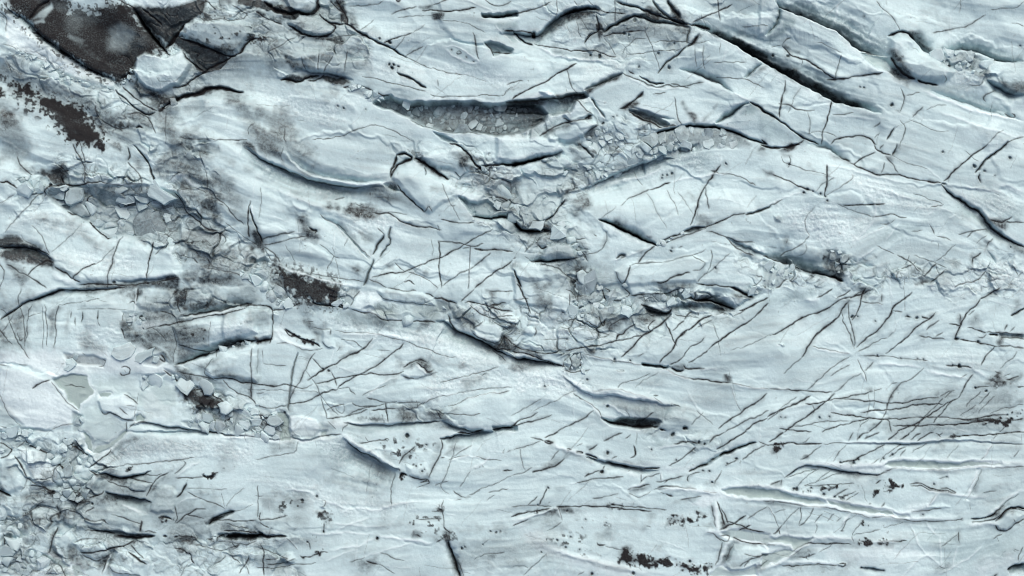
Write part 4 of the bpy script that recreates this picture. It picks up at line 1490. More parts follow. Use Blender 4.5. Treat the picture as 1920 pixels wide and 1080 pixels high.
c 2.6 .85|690,940 800,920 900,910 1000,895 1120,880 1220,875 1310,870
c 3 .5|960,900 1040,890 1160,880
c 2.8 .85|470,935 560,950 660,960 740,980 860,985 960,980 1080,975
c 2.6 .8|1080,975 1240,970 1380,975 1480,985 1600,975 1700,955 1800,945
k .45 5|870,970 980,940 1080,900 1000,930 900,990
c 3 .85|760,1080 820,1030 850,985
k .4 5|740,1080 800,1010 860,985 830,1040
c 3 .6|850,980 900,990 930,1080
c 2.8 .85|400,1080 470,1045 560,1020 640,1005 720,990 760,985
c 2 .65|690,1050 700,1020 760,990
c 2.2 .7|200,1035 300,1020 420,1000 600,990
c 2.6 .85|80,1055 160,1065 240,1070 320,1070
c 3 .9|970,1080 1040,1040 1120,1010 1190,970 1240,930 1300,890 1350,860 1420,820
c 2.6 .75|1420,820 1460,770 1500,700 1540,650
c 3 .85|1240,1010 1290,960 1330,900 1380,850
k .4 5|1180,980 1300,880 1420,820 1350,870 1280,960 1240,1010
c 2.4 .75|1060,1080 1130,1010 1200,940 1260,880 1310,830
c 2.4 .75|1290,820 1340,780 1400,770
c 2.8 .85|940,1035 1060,1030 1160,1030 1280,1030 1380,1025 1440,1020 1540,1010
c 3.4 .95|1440,1020 1540,1005 1600,1000 1650,995
m .9|1600,995 1640,990 1650,1000 1610,1005
m 1|1680,990 1740,978 1790,990 1830,985 1825,1010 1760,1020 1710,1000
m 1|1850,930 1890,920 1905,940 1870,955
c 2.4 .8|1440,985 1540,990 1680,985 1740,975
c 2.6 .85|1800,990 1920,980
k .5 5|1830,980 1920,970 1920,990 1840,995
o .9|1798,948,8 1835,975,10
c 2 .7|1740,1080 1800,1010
c 2.4 .75|1480,890 1490,860 1540,830 1580,790 1590,770
c 2.2 .7|1580,870 1620,820 1660,780
c 2 .7|1440,960 1500,910 1560,870
c 2 .65|1580,940 1640,860 1700,810
c 2.4 .75|1380,770 1320,830
c 2 .6|1660,950 1740,910 1840,890 1920,870
k .4 6|1820,880 1920,830 1920,870 1860,890
c 2.2 .75|1540,745 1600,740 1660,735
o .8|1550,748,10 1630,770,10
k .35 10|1580,760 1700,730 1800,740 1720,770
k .18 20|1000,760 1400,700 1500,760 1300,860 1000,880
o .6|100,965,10 380,975,12 460,965,10 135,968,6
h 5 2|80,420 110,420 125,435 105,440
c 3 .8|110,430 125,432
v 3 .6|50,430 100,440
c 2 .6|330,870 350,920 320,950
c 2 .4|750,780 760,880 740,960
f .4|1100,520 1500,500 1540,600 1200,580
v 8 .6|280,85 330,100 380,70
c 2.6 .8|360,70 430,40 480,5
q .5 8|-100,100 60,50 300,20 400,0 260,80 60,110 -60,140
T 0 810 4
B 11|0,0 190,0 200,60 260,100 380,150 420,210 500,270 460,300 420,240 330,160 240,120 120,110 100,150 0,190
c 3 .85|0,80 60,110 100,140 60,180 0,200
c 3.4 .85|190,50 210,90 270,120 330,150 390,180 430,230 500,290
c 2.4 .75|120,110 140,110 190,60
h 7 4|150,130 200,115 270,130 350,180 430,250 460,290 420,370 340,400 290,380 220,290 170,220
w .5 4|150,130 200,115 270,130 350,180 430,250 460,290 420,370 340,400 290,380 220,290 170,220
k .4 6|220,200 260,280 300,370 270,350 230,280
k .35 5|400,320 460,280 440,330 400,360
h 8 5|0,220 60,180 120,200 170,260 210,330 170,410 60,450 0,410
k .35 10|0,230 60,190 120,230 170,290 120,340 20,380 0,400
c 2.8 .8|110,180 150,230 190,300 215,340
c 2 .65|215,340 190,400 150,450
c 2.4 .75|200,340 250,370 290,395
k .6 6|0,380 40,420 70,470 0,480
c 6 1|-40,420 0,440 40,465 80,475
k .4 5|0,460 140,475 120,500 0,510
h 6 5|210,50 270,30 370,20 450,60 450,140 400,150 300,110 240,100
p .25|230,70 320,60 400,70 420,130 330,110
B 10|450,60 520,50 600,140 640,180 700,190 660,260 540,320 500,280 420,190 460,130
m .5|460,60 520,70 510,110 470,110
k .5 5|460,60 560,90 600,150 560,160 500,120
c 3 .8|490,40 530,90 600,140 650,170
c 2.6 .8|570,70 620,140 660,180
p 1|620,0 640,0 690,60 700,150 660,120 640,70
p .3|640,-20 880,-100 920,0 820,90 740,110 700,130 690,60
p 1|880,40 940,-10 950,0 880,80 800,130 740,165 700,155 740,110 820,85
k .4 5|690,270 800,180 900,90 1040,40 1000,70 880,120 800,190
c 2.6 .8|660,270 740,210 800,170 830,130
c 3.4 .85|670,285 720,320 790,310 840,340 890,360 950,350 1010,330 1080,310 1130,285
k .5 6|660,290 780,310 880,360 960,340 950,390 860,370 760,370 680,330
e 14 3 10 .4|680,290 790,310 890,355 1010,330 1130,290
q .5 8|680,330 800,380 960,440 1100,500 1000,480 840,430 700,400
c 2 .65|930,235 1060,235 1200,220 1340,210 1470,180
c 1.6 .5|700,260 830,260 940,240
o .85|965,280,14 985,265,8
m .6|945,290 985,260 985,275 955,295
c 2 .7|1380,210 1400,230 1360,270 1300,310
c 2.4 .8|810,370 860,400 960,420 1000,440 
m .4|820,370 980,380 960,410 860,400
c 2.4 .8|960,350 1000,350 1080,370 1140,380
h 7 3|980,420 1000,360 1080,380 1110,400 1080,440 1010,440
c 2.4 .8|980,430 1040,450 1090,440 
c 3 .8|1100,480 1130,400 1180,340 1260,300
k .55 6|1080,470 1140,390 1220,320 1280,290 1220,360 1150,460 1120,490
c 2 .7|1060,310 1160,330 1210,310
h 8 4|1180,440 1240,410 1300,420 1330,470 1300,600 1180,600 1130,580
k .35 6|1180,360 1300,310 1360,300 1320,350 1240,360
v 2.5 .6|1300,340 1420,250 1500,230
c 2.6 .8|1320,345 1400,345 1450,345
c 4 .95|1330,495 1360,470 1380,430 1395,390
c 2 .65|1395,380 1410,360
k .5 4|1320,500 1400,390 1400,430 1360,490
c 4 .95|1520,320 1560,340 1620,330
m 1|1530,320 1570,340 1600,320 1640,310 1620,345 1570,350
c 1.8 .6|1340,350 1440,340 1550,330
f .8|700,240 1000,60 1400,60 1700,80 1900,100 1900,260 1500,160 1200,220
k .2 20|760,200 1000,60 1300,50 1500,120 1200,180 900,220
k .22 14|1620,100 1760,90 1720,240 1640,260
e 8 2 6 .2|940,0 1100,0 1600,0 1740,30 1920,40
c 2.6 .8|1500,0 1640,5 1740,35 1820,25 1920,40
v 5 .8|1640,15 1740,45 1920,30
c 3 .8|220,400 270,405 330,410 360,430 400,445
c 7 1|385,465 400,455 415,450
k .6 5|360,440 420,440 440,490 390,490
k .55 6|430,430 500,400 560,400 600,410 630,460 600,480 500,450 440,490
c 3 .85|570,400 610,450
c 3 .85|440,490 480,470 460,440
h 8 3|490,460 540,430 600,450 610,480 560,500 500,490
c 5 .95|500,490 560,500 610,520
k .6 5|500,490 640,500 700,520 600,530 530,520
B 8|420,380 560,370 640,400 640,490 560,520 430,500
k .45 10|140,470 340,470 350,500 180,520
c 2.4 .75|180,635 220,600 280,560 330,520
h 6 6|0,530 160,500 330,510 280,560 180,640 60,600
k .4 20|160,640 260,570 400,490 500,500 520,560 460,620 300,680 200,720 120,720
k .35 8|60,720 300,660 480,600 440,660 260,700 140,740
c 1.8 .6|280,570 400,570
v 2 .5|310,600 400,620 480,560 540,550
c 2 .6|0,600 40,630 120,640
B 9|0,580 60,620 160,650 200,700 100,740 40,760 0,760
o .9|690,535,12
c 2.8 .85|640,600 690,570 710,560
k .4 5|530,540 660,520 650,570 560,570
q .8 5|740,480 790,455 900,490 1020,510 1130,530 1110,590 1000,560 880,530
e 20 2 16 .7|780,450 860,470 960,490 1060,510 1140,520
c 2.8 .8|790,455 860,470 960,490 1060,510 1140,520
k .5 6|720,500 800,460 960,500 1130,530 1110,590 1000,560 880,530 780,540
v 4 .7|900,550 1000,580 1060,600
m .35|860,520 910,510 900,540 870,540
c 3 .8|670,490 760,460 780,440
c 2.2 .75|520,580 600,610 640,650 700,670 780,650 800,690
c 2.2 .75|640,640 700,670
c 2.2 .75|840,620 880,630 920,645 980,660 1060,685 
c 2 .7|760,640 790,680 820,695
h 7 5|490,640 560,620 640,660 640,720 540,720 490,690
h 6 6|800,580 960,560 1080,620 1070,730 900,700 800,680
c 3 .8|1060,660 1055,750
k .35 6|560,700 700,680 840,690 960,740 820,770 660,740
e 14 2 10 .4|660,720 780,750 900,750 1000,770 1160,780
q .7 6|820,760 960,760 1100,760 1160,770 1040,800 900,790
k .65 5|860,780 1000,765 1150,770 1160,790 1000,805
c 5.5 1|870,780 960,785 1040,795 1160,785
c 2.6 .8|640,740 740,740 860,770
c 7 1|1215,775 1250,778
c 5 1|1305,780 1340,785
c 2.4 .8|1080,750 1120,740 1170,760
k .4 5|1070,750 1120,735 1180,765 1120,770
c 2.4 .8|1340,780 1400,785 1470,790
k .5 8|1340,795 1480,800 1440,830 1360,820
q .6 8|1100,790 1300,800 1480,800 1440,830 1200,830
c 4 .95|1200,640 1240,645 1290,660
m .8|1200,635 1240,640 1290,655 1270,665 1220,655
c 2 .75|1310,560 1330,640 1310,690
c 2.6 .8|1320,690 1380,640 1440,600 1490,580 1550,575
c 2.2 .8|1400,630 1480,640 1530,650
c 4 .9|1560,690 1620,640 1690,610 1755,600
k .65 5|1540,690 1600,640 1700,600 1755,600 1680,650 1600,680
e 14 6 3 .5|1540,700 1620,660 1700,620 1755,602
c 2.4 .85|1600,665 1720,660 1860,665 1920,665
k .4 8|1480,740 1580,690 1680,690 1920,720 1920,740 1700,720 1560,760
c 3.4 .9|1680,740 1800,740 1920,750
k .6 6|1560,800 1680,770 1800,770 1920,775 1920,800 1680,800
c 7 1|1690,790 1760,785 1840,785 1960,780
h -16 3|1640,775 1760,765 1960,765 1960,800 1760,805 1660,800
c 3.5 .9|1560,810 1620,800 1680,780 
m .6|1560,800 1640,790 1660,810 1580,820
B 8|1560,780 1700,760 1680,800 1580,820
c 2.4 .8|1700,690 1760,700 1860,720
c 2 .7|1460,840 1500,850 1560,870
k .5 6|1460,830 1520,840 1560,880 1500,870
c 3 .85|1300,870 1340,870 1380,890 1420,910 1430,960 1450,980
m .5|1310,860 1360,860 1440,910 1420,930 1350,890
s .8|1300,850 1380,850 1450,920 1450,970 1400,940 1330,900
c 1.8 .55|1400,980 1370,1040 1350,1080
c 2 .65|1600,1000 1660,960 1690,930
c 2 .65|1720,920 1760,960 1800,990
c 2.6 .75|1870,930 1840,990 1790,1060
c 2 .7|1840,1010 1870,1080
k .4 5|1580,870 1700,900 1760,860 1800,830 1780,880 1680,900
c 2 .7|1560,870 1640,900 1720,880 1790,850
c 2.4 .75|1740,840 1760,880 1800,850
c 2 .7|1580,820 1700,830 1820,850 1920,820
c 2.2 .7|560,820 640,800 740,800
h 6 5|560,830 800,800 890,850 760,970 700,960 620,900
c 3.6 .95|610,905 680,905 750,895 830,875 890,860 950,845 1000,815 
k .5 6|960,840 1000,810 1060,800 1000,840
c 6 1|915,855 935,862
c 2.4 .8|980,840 1020,900 1080,950
c 3.4 .9|960,900 1000,930 1050,970 1100,1000
k .45 5|520,830 580,860 600,920 540,950 510,900
m .3|530,880 580,880 580,940 540,940
k .5 10|600,920 700,970 760,970 840,900 860,890 820,960 740,1030 640,1000
c 2.4 .75|620,920 680,955 720,970 780,950 860,890
k .4 6|480,880 620,960 740,1040 640,1030 520,960
c 3.2 .8|830,910 800,970 770,1030 760,1070
v 4 .8|840,900 810,970 780,1040 750,1080
k .5 5|860,900 800,1000 790,1080 830,1080 820,1000
h 8 5|880,890 960,900 1050,970 1060,1080 860,1070 820,1010
c 2 .6|820,1010 850,1050 1000,1070 1060,1080
k .4 4|900,920 960,960 1000,960 940,980
c 3.4 .8|440,720 410,760 395,830 370,910
k .4 6|380,730 460,720 410,800 400,900 440,930 380,930
c 2 .6|400,870 410,920 460,940
h 7 5|420,740 500,730 560,800 520,870 500,940 440,930 405,880
m .3|395,750 420,730 410,780
k .4 10|140,770 260,830 340,880 400,930 300,880 180,830
B 13|0,780 60,770 120,820 240,880 330,910 380,960 440,1000 330,1040 220,1060 100,1000 0,960
c 3.2 .8|20,760 40,820 60,890
c 2.6 .75|80,860 120,820
c 2.4 .7|130,860 160,830
B 10|40,720 120,740 90,790 30,790
h 8 4|80,800 140,810 230,880 180,950 100,950 60,880
B 12|0,960 100,1000 240,1030 340,1020 240,1080 0,1080
k .25 10|0,960 100,980 240,1040 120,1080 0,1080
p .7|310,910 380,930 480,980 520,1010 470,1020 390,980
p .7|540,990 600,1000 620,1080 560,1080
p .25|420,1000 500,1000 560,1040 600,1100 520,1100
c 2.4 .75|440,990 480,1030 510,1090
w .5 4|140,1080 200,1040 340,1030 430,1000 490,1060 500,1100
c 2 .65|150,1075 240,1050 330,1030
c 1.6 .5|1400,420 1500,420 1600,430 1700,430
c 2 .65|1400,450 1470,480 1540,510 1600,530 1650,550 1690,575
c 1.6 .5|1700,570 1720,520 1780,460 1830,420
c 1.8 .55|1710,590 1780,600 1840,575 1900,540
c 1.4 .45|1660,450 1690,560
v 2 .5|1340,540 1420,500 1500,480
T 480 810 4
e 6 3 8 .2|0,40 120,60 240,40 340,65 420,60 500,30 600,30 650,10
v 6 .8|0,50 130,65 240,45 340,70 420,60 500,50 600,40
c 2.4 .75|0,35 120,55 240,42 330,62 420,58 500,30 640,15
p .35|180,0 360,-20 480,0 470,40 400,45 300,40 200,30
p .9|480,0 530,-10 520,20 480,40
c 1.8 .6|320,70 300,150 240,155 160,175 80,190 0,210
k .25 6|100,80 300,80 300,140 120,160
c 2 .65|770,75 840,72
v 9 .8|640,20 700,70 780,130 860,180 940,220 1040,265 1080,280
v 4 .7|660,10 760,90 860,150 950,200
k .4 5|720,70 820,130 900,170 860,160 760,110
e 22 3 44 .2|650,40 740,120 840,180 930,230 1010,270 1080,290
c 3 .8|680,70 760,140 860,190 960,235 1040,270 1080,285
k .36 14|760,170 900,230 1040,280 1090,310 1060,360 940,340 820,280
q .7 24|600,60 740,140 900,220 1080,300 1060,370 800,320 600,240 480,140
f .8|480,80 640,60 740,140 1000,280 900,320 700,280
c 6 1|1075,350 1085,310 1130,325
m .9|1080,290 1140,325 1080,350
k .5 5|1010,290 1050,300 1040,380 1010,370
c 2 .65|1040,310 1025,380 1015,450 1015,560
s .55|840,60 960,40 1340,60 1360,110 1200,160 1240,220 1060,220 960,140
s .4|1040,200 1280,220 1280,320 1180,300
o .8|1130,35,20 1280,90,8 1240,290,8 1200,250,6 1260,280,6
k .55 5|1080,230 1130,160 1200,110 1170,180 1110,220
c 3.4 .85|1075,240 1110,190 1150,140 1190,110
c 2.6 .8|780,75 840,75 900,72 990,55
c 1.8 .55|820,30 840,80
k .3 6|900,130 1040,180 1080,230 1000,200
c 2.6 .8|1390,50 1400,110 1380,160 1340,240 1300,320 1290,340
k .25 5|1350,80 1400,70 1360,200 1300,330 1280,320 1330,200
c 3.4 .85|1380,45 1450,50 1500,35
e 20 2 14 .4|1380,50 1500,35 1640,15 1800,-10
c 5 .95|1520,10 1600,8 1660,0 1700,-10
q .7 6|1440,60 1600,30 1780,0 1820,-10 1760,20 1600,60 1480,80
k .45 6|1440,60 1600,35 1700,10 1620,60 1500,80
h 6 5|1140,260 1280,240 1300,330 1240,350 1150,320
c 2.8 .8|1150,330 1210,350 1280,350 1300,375 1280,390
c 3.2 .85|1220,375 1290,365
c 2 .6|1300,380 1260,400 1200,410
c 1.8 .55|1500,90 1480,190 1440,280 1400,370 1380,410
c 1.6 .5|1380,380 1390,430 1450,470
c 2.6 .8|1380,195 1415,195
k .4 6|1400,180 1480,160 1620,90 1560,110 1460,120
c 2 .6|1480,190 1560,140 1620,95
c 1.8 .6|1450,215 1500,190 1600,180
v 2.5 .6|1460,220 1560,185 1640,185 1700,200
c 2 .65|1845,160 1870,120
c 1.8 .6|1880,155 1920,135
c 2 .65|1640,180 1720,205 1840,215
v 2.5 .7|1760,180 1680,250 1610,290
c 2.2 .7|1610,300 1570,350 1525,410
c 2.6 .8|1850,300 1920,285
c 2 .6|1340,400 1440,360
k .35 5|1480,470 1560,490 1600,460 1680,430 1620,490 1540,500
c 2 .7|1590,470 1680,440
c 2 .7|1480,440 1560,490 1610,485
c 2 .65|1740,460 1820,440 1890,430
c 1.8 .6|1660,440 1780,400 1920,330
c 2 .65|1730,515 1790,480
c 2 .65|1480,500 1540,500
m .6|1370,580 1400,560 1410,590 1380,600
c 2.2 .7|1400,510 1390,560 1410,640 1410,700 1430,740
c 1.8 .55|1310,600 1400,590
c 1.8 .6|1200,630 1220,665 1300,655 1400,650
o .7|1380,580,12 1150,680,6 1290,650,5
k .35 14|1530,740 1740,710 1920,680 1920,720 1740,750
k .25 20|1540,780 1800,760 1920,740 1920,860 1700,860
s .5|1560,780 1700,760 1840,730 1860,760 1700,800 1560,880
o .75|1540,870,10 1560,860,7 1760,745,8 1800,750,8 1830,740,7 1700,850,7
k .5 8|1740,920 1790,920 1790,950 1750,950
c 1.8 .6|1700,850 1760,800
c 2 .6|1640,960 1680,930 1860,900
m .6|1410,750 1490,770 1500,800 1430,800 1390,800
c 2.6 .8|1350,820 1400,805
k .5 5|1405,740 1450,730 1500,790 1460,810 1410,800
c 5 .8|1440,810 1450,850 1470,910 1490,970 1515,1040 1530,1100
e 14 8 8 .3|1430,810 1460,900 1490,990 1530,1090
k .5 5|1420,820 1470,820 1520,980 1560,1090 1500,1090 1460,960
v 3 .8|1460,830 1480,900 1500,980 
c 2 .7|1520,990 1530,1000 1560,1100
c 2.6 .8|1410,700 1440,745 1470,750
c 6 1|-40,780 60,785 120,795 170,790 220,780
c 4 .95|0,750 60,780 140,780
m .7|-40,750 60,770 120,800 40,805 -40,800
c 2.4 .8|20,640 40,600 20,665 100,660 170,640 230,620
c 2 .65|20,400 20,560 10,640
c 2 .65|0,480 60,480
c 2.4 .8|30,680 60,710 100,720
o .8|345,515,16 450,485,10 190,600,6 210,620,5
k .35 12|130,450 300,430 380,470 400,560 280,590 220,540
k .3 10|0,480 140,470 240,600 60,600
k .25 14|100,620 300,560 400,600 340,720 200,740 100,700
s .4|100,490 380,470 460,600 240,640 140,580
h 5 3|480,560 500,520 520,540 510,570
c 1.8 .6|480,510 520,515 520,550 490,560
m .8|480,620 510,600 550,620 555,670 540,690 510,690 490,660
x .7 3|505,610 535,625 530,650 505,650
k .5 8|480,600 560,600 560,700 490,680
c 3.4 .9|510,690 510,745
o .9|505,750,10
k .3 6|560,560 640,560 640,600 580,590
v 3 .8|230,430 330,440 400,450 440,490
v 2.5 .8|440,500 540,530 620,560 700,580 800,570 900,590 980,560 1040,540 1140,530 1300,520
v 2.5 .7|900,600 1000,560 1080,550
v 2.5 .7|640,610 700,580 
v 2 .6|1010,530 1020,600
c 2.6 .8|1010,540 1015,560
v 2 .6|580,760 640,720 740,680 850,640
v 2 .5|560,690 700,700 860,710 1000,700
v 2.5 .6|380,760 500,770 640,750 740,760 880,770
v 3 .7|560,880 660,870 760,860 840,820 900,800
v 4 .9|920,790 1020,790 1120,800 1220,815 1320,830
v 2 .6|780,940 900,910 1040,870 1190,820
v 2 .6|520,970 640,920 760,880
o 1|908,803,12
m .5|895,800 915,795 910,815
c 2 .65|220,790 260,830 310,880
v 2.5 .6|150,860 240,800
v 2 .6|240,800 310,880
c 2.2 .75|380,820 395,850 400,890
o .8|378,825,10
m 1|445,930 470,910 500,895 490,920 460,940
c 2.6 .85|340,935 400,940 450,920 500,900 540,900
c 2.6 .85|330,930 370,950
k .4 6|300,930 420,920 480,900 460,950 360,960
c 2 .7|20,870 80,880 150,915 240,945
c 2.6 .75|40,850 60,900 50,980 60,1080
c 2.6 .85|70,960 140,950 170,940
c 2 .75|80,1000 160,990 240,970 300,960
c 1.8 .7|0,1020 120,1025 220,1010 320,990 440,980
k .4 12|0,860 80,880 160,960 120,1020 0,1040
k .35 14|60,930 240,950 260,1000 160,1040 60,1040
s .45|60,900 240,930 320,980 140,1040 40,1020
k .3 12|290,1010 360,1000 360,1080 290,1080
k .4 10|780,930 860,960 940,1000 900,1000 840,1040 780,990
c 3.4 .8|830,960 870,985 920,995
c 1.8 .6|930,900 1000,930 1060,950 1110,965
c 1.8 .55|920,990 980,1020 1040,1060
c 1.8 .6|700,980 770,950 820,930
k .55 6|1190,760 1230,740 1250,785 1210,790
c 3.4 .9|1200,770 1240,785
k .35 8|1230,770 1320,760 1380,790 1300,800
s .35|1100,660 1380,580 1400,700 1350,800 1180,760
k .22 24|540,380 800,320 1000,360 940,420 700,440
k .18 20|560,600 900,620 1150,640 1100,720 700,720
k .2 24|560,880 760,840 900,860 820,980 600,1040
f .5|0,340 400,380 800,520 1200,560 800,620 400,560
T 960 810 4
c 1.8 .6|0,140 60,115 130,95 210,75
c 2.4 .75|140,40 200,60 240,75
c 2.6 .85|250,50 300,25 360,0
c 2.6 .85|245,70 290,75 310,85 250,85 240,70
c 2.8 .9|410,130 430,125 445,135 420,140 410,130
c 2.8 .9|480,145 525,148 525,160 480,155 480,145
c 4 .95|550,165 600,180 645,200
c 2.6 .9|550,180 560,190 640,205
v 5 .8|300,90 400,130 480,160 540,180
k .4 6|400,140 480,170 560,200 680,240 600,220 480,180
v 5 .7|640,195 700,230
e 14 3 8 .4|540,170 620,205 720,240 860,265 960,285 1100,290
c 5.5 1|710,230 780,245 850,260 920,270 1000,270 1100,270
k .5 6|710,230 860,210 980,250 1100,270 1000,265 860,250
k .4 5|720,280 820,265 940,300 1090,300 980,310 860,270
v 3 .6|740,225 830,245 920,265 1060,262
c 2.2 .75|350,130 320,170 290,210
c 2.6 .85|150,300 240,285 300,260 360,230 400,200
k .45 5|150,300 260,250 380,200 440,170 370,230 260,285
c 2 .6|0,330 100,300 150,270
c 1.8 .5|50,110 70,180 100,290
c 2.4 .8|690,75 740,45 790,20 830,5
c 2.6 .8|850,50 890,15
k .5 5|570,120 640,90 620,130 580,150
c 3 .8|570,140 610,120 640,95
c 2 .65|480,110 530,80
c 2.6 .8|920,100 930,140 920,180 880,195
c 1.6 .5|930,0 935,100
k .6 4|690,150 740,160 710,170
o .9|710,160,12 1045,135,8 1222,212,6
c 2.2 .7|740,205 790,180
c 2.6 .85|700,255 680,285
o 1|672,297,14
c 2.6 .85|545,330 580,315 640,295 660,285
c 2.2 .8|480,380 560,365 640,350 740,345 840,335
v 2.5 .6|420,385 500,378
c 2.2 .7|870,300 890,290
q .6 6|1000,0 1060,20 1140,60 1250,80 1380,60 1480,70 1500,100 1380,110 1240,105 1100,120 1060,60
p .35|1000,-10 1120,-10 1240,0 1300,20 1160,40 1060,20
c 3.2 .8|1215,95 1280,80 1330,70 1390,80
k .5 4|1210,90 1300,60 1400,70 1460,90 1360,95 1250,105
o .8|1210,20,16 1400,75,14 1440,92,10
k .35 5|1060,20 1200,10 1240,40 1160,60
v 3 .6|1080,120 1220,100 1380,110
q .4 6|1280,-20 1400,-10 1460,0 1400,12 1320,0
c 3 .85|1540,130 1600,95 1660,60 1710,30 1760,0
c 4 1|1530,200 1500,210 
c 6 1|1560,180 1600,165 1640,150 1690,130
c 4 .95|1690,130 1740,105 1790,90 1830,75
c 3.4 .95|1320,295 1380,270 1430,250 1480,235
c 4 1|1440,250 1475,235
e 10 6 2 .4|1320,295 1480,235 1560,185 1700,125 1830,75
c 2.6 .75|1180,250 1240,220 1300,180 1350,140 1380,115
k .4 4|1250,220 1380,120 1390,130 1300,190
c 2.4 .8|1480,90 1500,55 1560,20 1600,0
c 2.2 .8|1850,65 1900,90 1930,100
c 2.4 .8|1730,205 1780,170 1830,130 1900,100
o .85|1690,200,10
c 2.2 .7|1600,260 1650,230 1700,205
k .3 8|820,210 920,200 1060,250 940,240
w .4 6|1120,260 1400,250 1320,300 1180,320
c 2.2 .75|970,310 965,375
c 2.2 .75|960,375 1000,345 1060,330 1110,310
c 2.4 .75|1080,380 1130,370 1180,350 1240,340
c 2.6 .8|1140,380 1180,350 1230,345 1280,325
k .5 6|1100,370 1200,340 1280,320 1260,370 1160,380
c 3.4 .8|1330,320 1310,350 1320,370
k .4 4|1310,320 1360,320 1320,370
c 2 .7|1120,300 1120,370
v 2.5 .7|1110,290 1130,340 1120,370
c 2.4 .8|1330,320 1410,300
o .8|1480,290,8 1430,290,8 1620,240,8 1495,375,10
c 2 .7|1580,290 1540,350 1510,390
k .45 6|1440,390 1500,370 1560,380 1500,395
c 3 .85|865,435 900,415 960,405 1030,400
k .5 5|880,440 930,410 1030,410 1000,430 920,455
v 4 .7|870,435 920,400 1000,385
c 3.4 .85|1090,420 1140,405 1200,405 1280,415 1380,430
c 2 .7|1060,440 1100,430 1190,415
k .4 5|1180,400 1280,405 1380,425 1280,420
c 2 .75|1430,435 1490,455 1530,460
c 3.2 .8|1150,465 1180,475 1210,485
c 2 .6|1110,455 1150,465
c 2.2 .7|1260,505 1340,495 1420,485
k .4 4|1220,510 1340,490 1440,480 1360,510
v 8 .8|1120,430 1220,420 1380,435 1500,460 1560,470
w .8 4|1400,430 1560,440 1600,480 1920,495 1920,510 1640,500 1520,520 1460,560 1340,550 1420,500
c 1.6 .5|880,460 960,490 1040,450
c 2 .65|610,500 700,485 760,465 800,460
k .35 5|880,450 920,450 880,480
c 2.4 .75|120,545 140,530 190,480
c 2.6 .75|200,545 230,490 270,420
c 2 .7|270,530 290,515
k .3 5|130,540 330,535 320,550 160,550
o .85|275,415,9 190,545,10
c 2 .7|0,555 80,550 160,550 240,550 300,555
c 3.6 .9|340,555 380,562 440,560
k .5 5|340,555 440,550 450,600 380,610
c 2.8 .85|440,560 540,555 640,555 740,565 820,575 900,585 980,590 1050,600
c 3 .85|730,545 800,550 840,560
m .6|730,545 800,542 860,570 800,575
c 2.2 .75|840,555 940,565 1040,575 1160,580
k .25 14|420,570 640,570 900,600 1020,640 740,600 480,600
c 3.2 .9|0,630 60,610 140,600 220,580 290,570
m .7|130,600 220,580 280,575 200,595
v 4 .7|0,660 120,640 220,610 320,565
c 2.6 .85|0,700 60,680 120,655
v 3 .7|0,690 80,660 180,620 320,570
c 2.2 .75|345,560 360,600 380,670
v 2.5 .7|320,560 350,580 370,650
k .5 8|240,600 340,570 360,640 300,620
k .3 20|80,660 240,620 360,640 340,720 160,720
s .6|200,590 350,590 370,660 250,650
c 1.8 .6|260,740 320,715 380,680
o .8|548,655,5 700,690,6 415,590,10
s .4|480,660 700,650 760,720 520,740
k .4 12|1000,620 1050,640 1050,700 1010,710
c 2.4 .75|1000,710 1040,715
m 1|1175,660 1190,640 1240,640 1260,655 1350,648 1350,660 1280,670 1220,690 1180,700 1160,700
s .5|1140,640 1400,620 1480,680 1400,740 1180,720
m .9|1370,600 1410,600 1470,620 1430,632 1390,620
k .5 6|1440,700 1480,690 1500,720 1460,720
s .4|1400,680 1500,680 1520,740 1420,750
k .5 5|1500,540 1540,560 1540,720 1510,700 1490,600
c 2.2 .75|1500,550 1510,640 1520,720
v 8 .8|1530,520 1525,600 1530,680 1540,740
k .65 5|1540,530 1570,560 1600,660 1640,690 1580,730 1550,720
c 3 .85|1540,520 1560,580 1580,660 1590,700
c 2.4 .8|1570,560 1600,640 1620,690
c 3.2 .85|1550,735 1600,710 1660,690 1700,660 1750,620
k .6 6|1580,710 1700,680 1780,720 1720,740 1640,720
c 3 .85|1700,745 1740,720 1790,700
c 2.8 .8|1600,670 1680,690 1760,720 1880,755
k .4 5|1740,720 1880,750 1800,750
c 2 .6|1760,650 1820,610 1920,550
p .6|1560,755 1640,740 1740,740 1920,775 1920,870 1880,830 1700,800 1640,800 1580,770
c 2.4 .75|1460,755 1510,760 1550,800 1570,820
c 2.2 .75|1560,780 1600,770 1630,790 1600,830 1560,800
v 8 .7|1440,750 1540,750 1640,745
v 6 .7|1640,800 1600,850 1580,900 1560,960 1540,1000
k .45 5|1650,800 1760,830 1880,860 1740,850 1650,850 1600,950 1570,980
c 2.8 .8|1650,795 1740,825 1820,840 1900,845
c 2.4 .75|1580,830 1560,880 1540,960 1520,1000
c 2 .65|1660,840 1620,900 1600,970
q .5 6|1590,980 1640,850 1740,850 1640,960
h 7 5|1600,980 1660,860 1840,870 1920,910 1860,990 1760,1030 1640,1040
k .3 5|1620,1010 1700,1000 1640,1040
c 2.2 .75|1700,1000 1780,960 1860,930 1920,920
c 2 .7|1740,1010 1760,980 1800,940
c 2 .65|1740,910 1800,930 1870,930
v 6 .8|1540,1000 1600,1030 1680,1040 1780,1030 1860,990 1920,940
p .6|1480,1080 1540,1010 1580,1000 1640,1040 1740,1040 1820,1010 1840,1080
c 2 .7|1830,1010 1880,1000 1920,960
k .4 4|1820,1010 1880,990 1920,960 1920,1000 1860,1040
v 3 .6|1880,850 1920,880 
w .7 14|60,700 200,740 260,840 420,910 600,960 800,1010 1000,1050 1000,1080 760,1070 560,1020 340,950 200,880 100,800
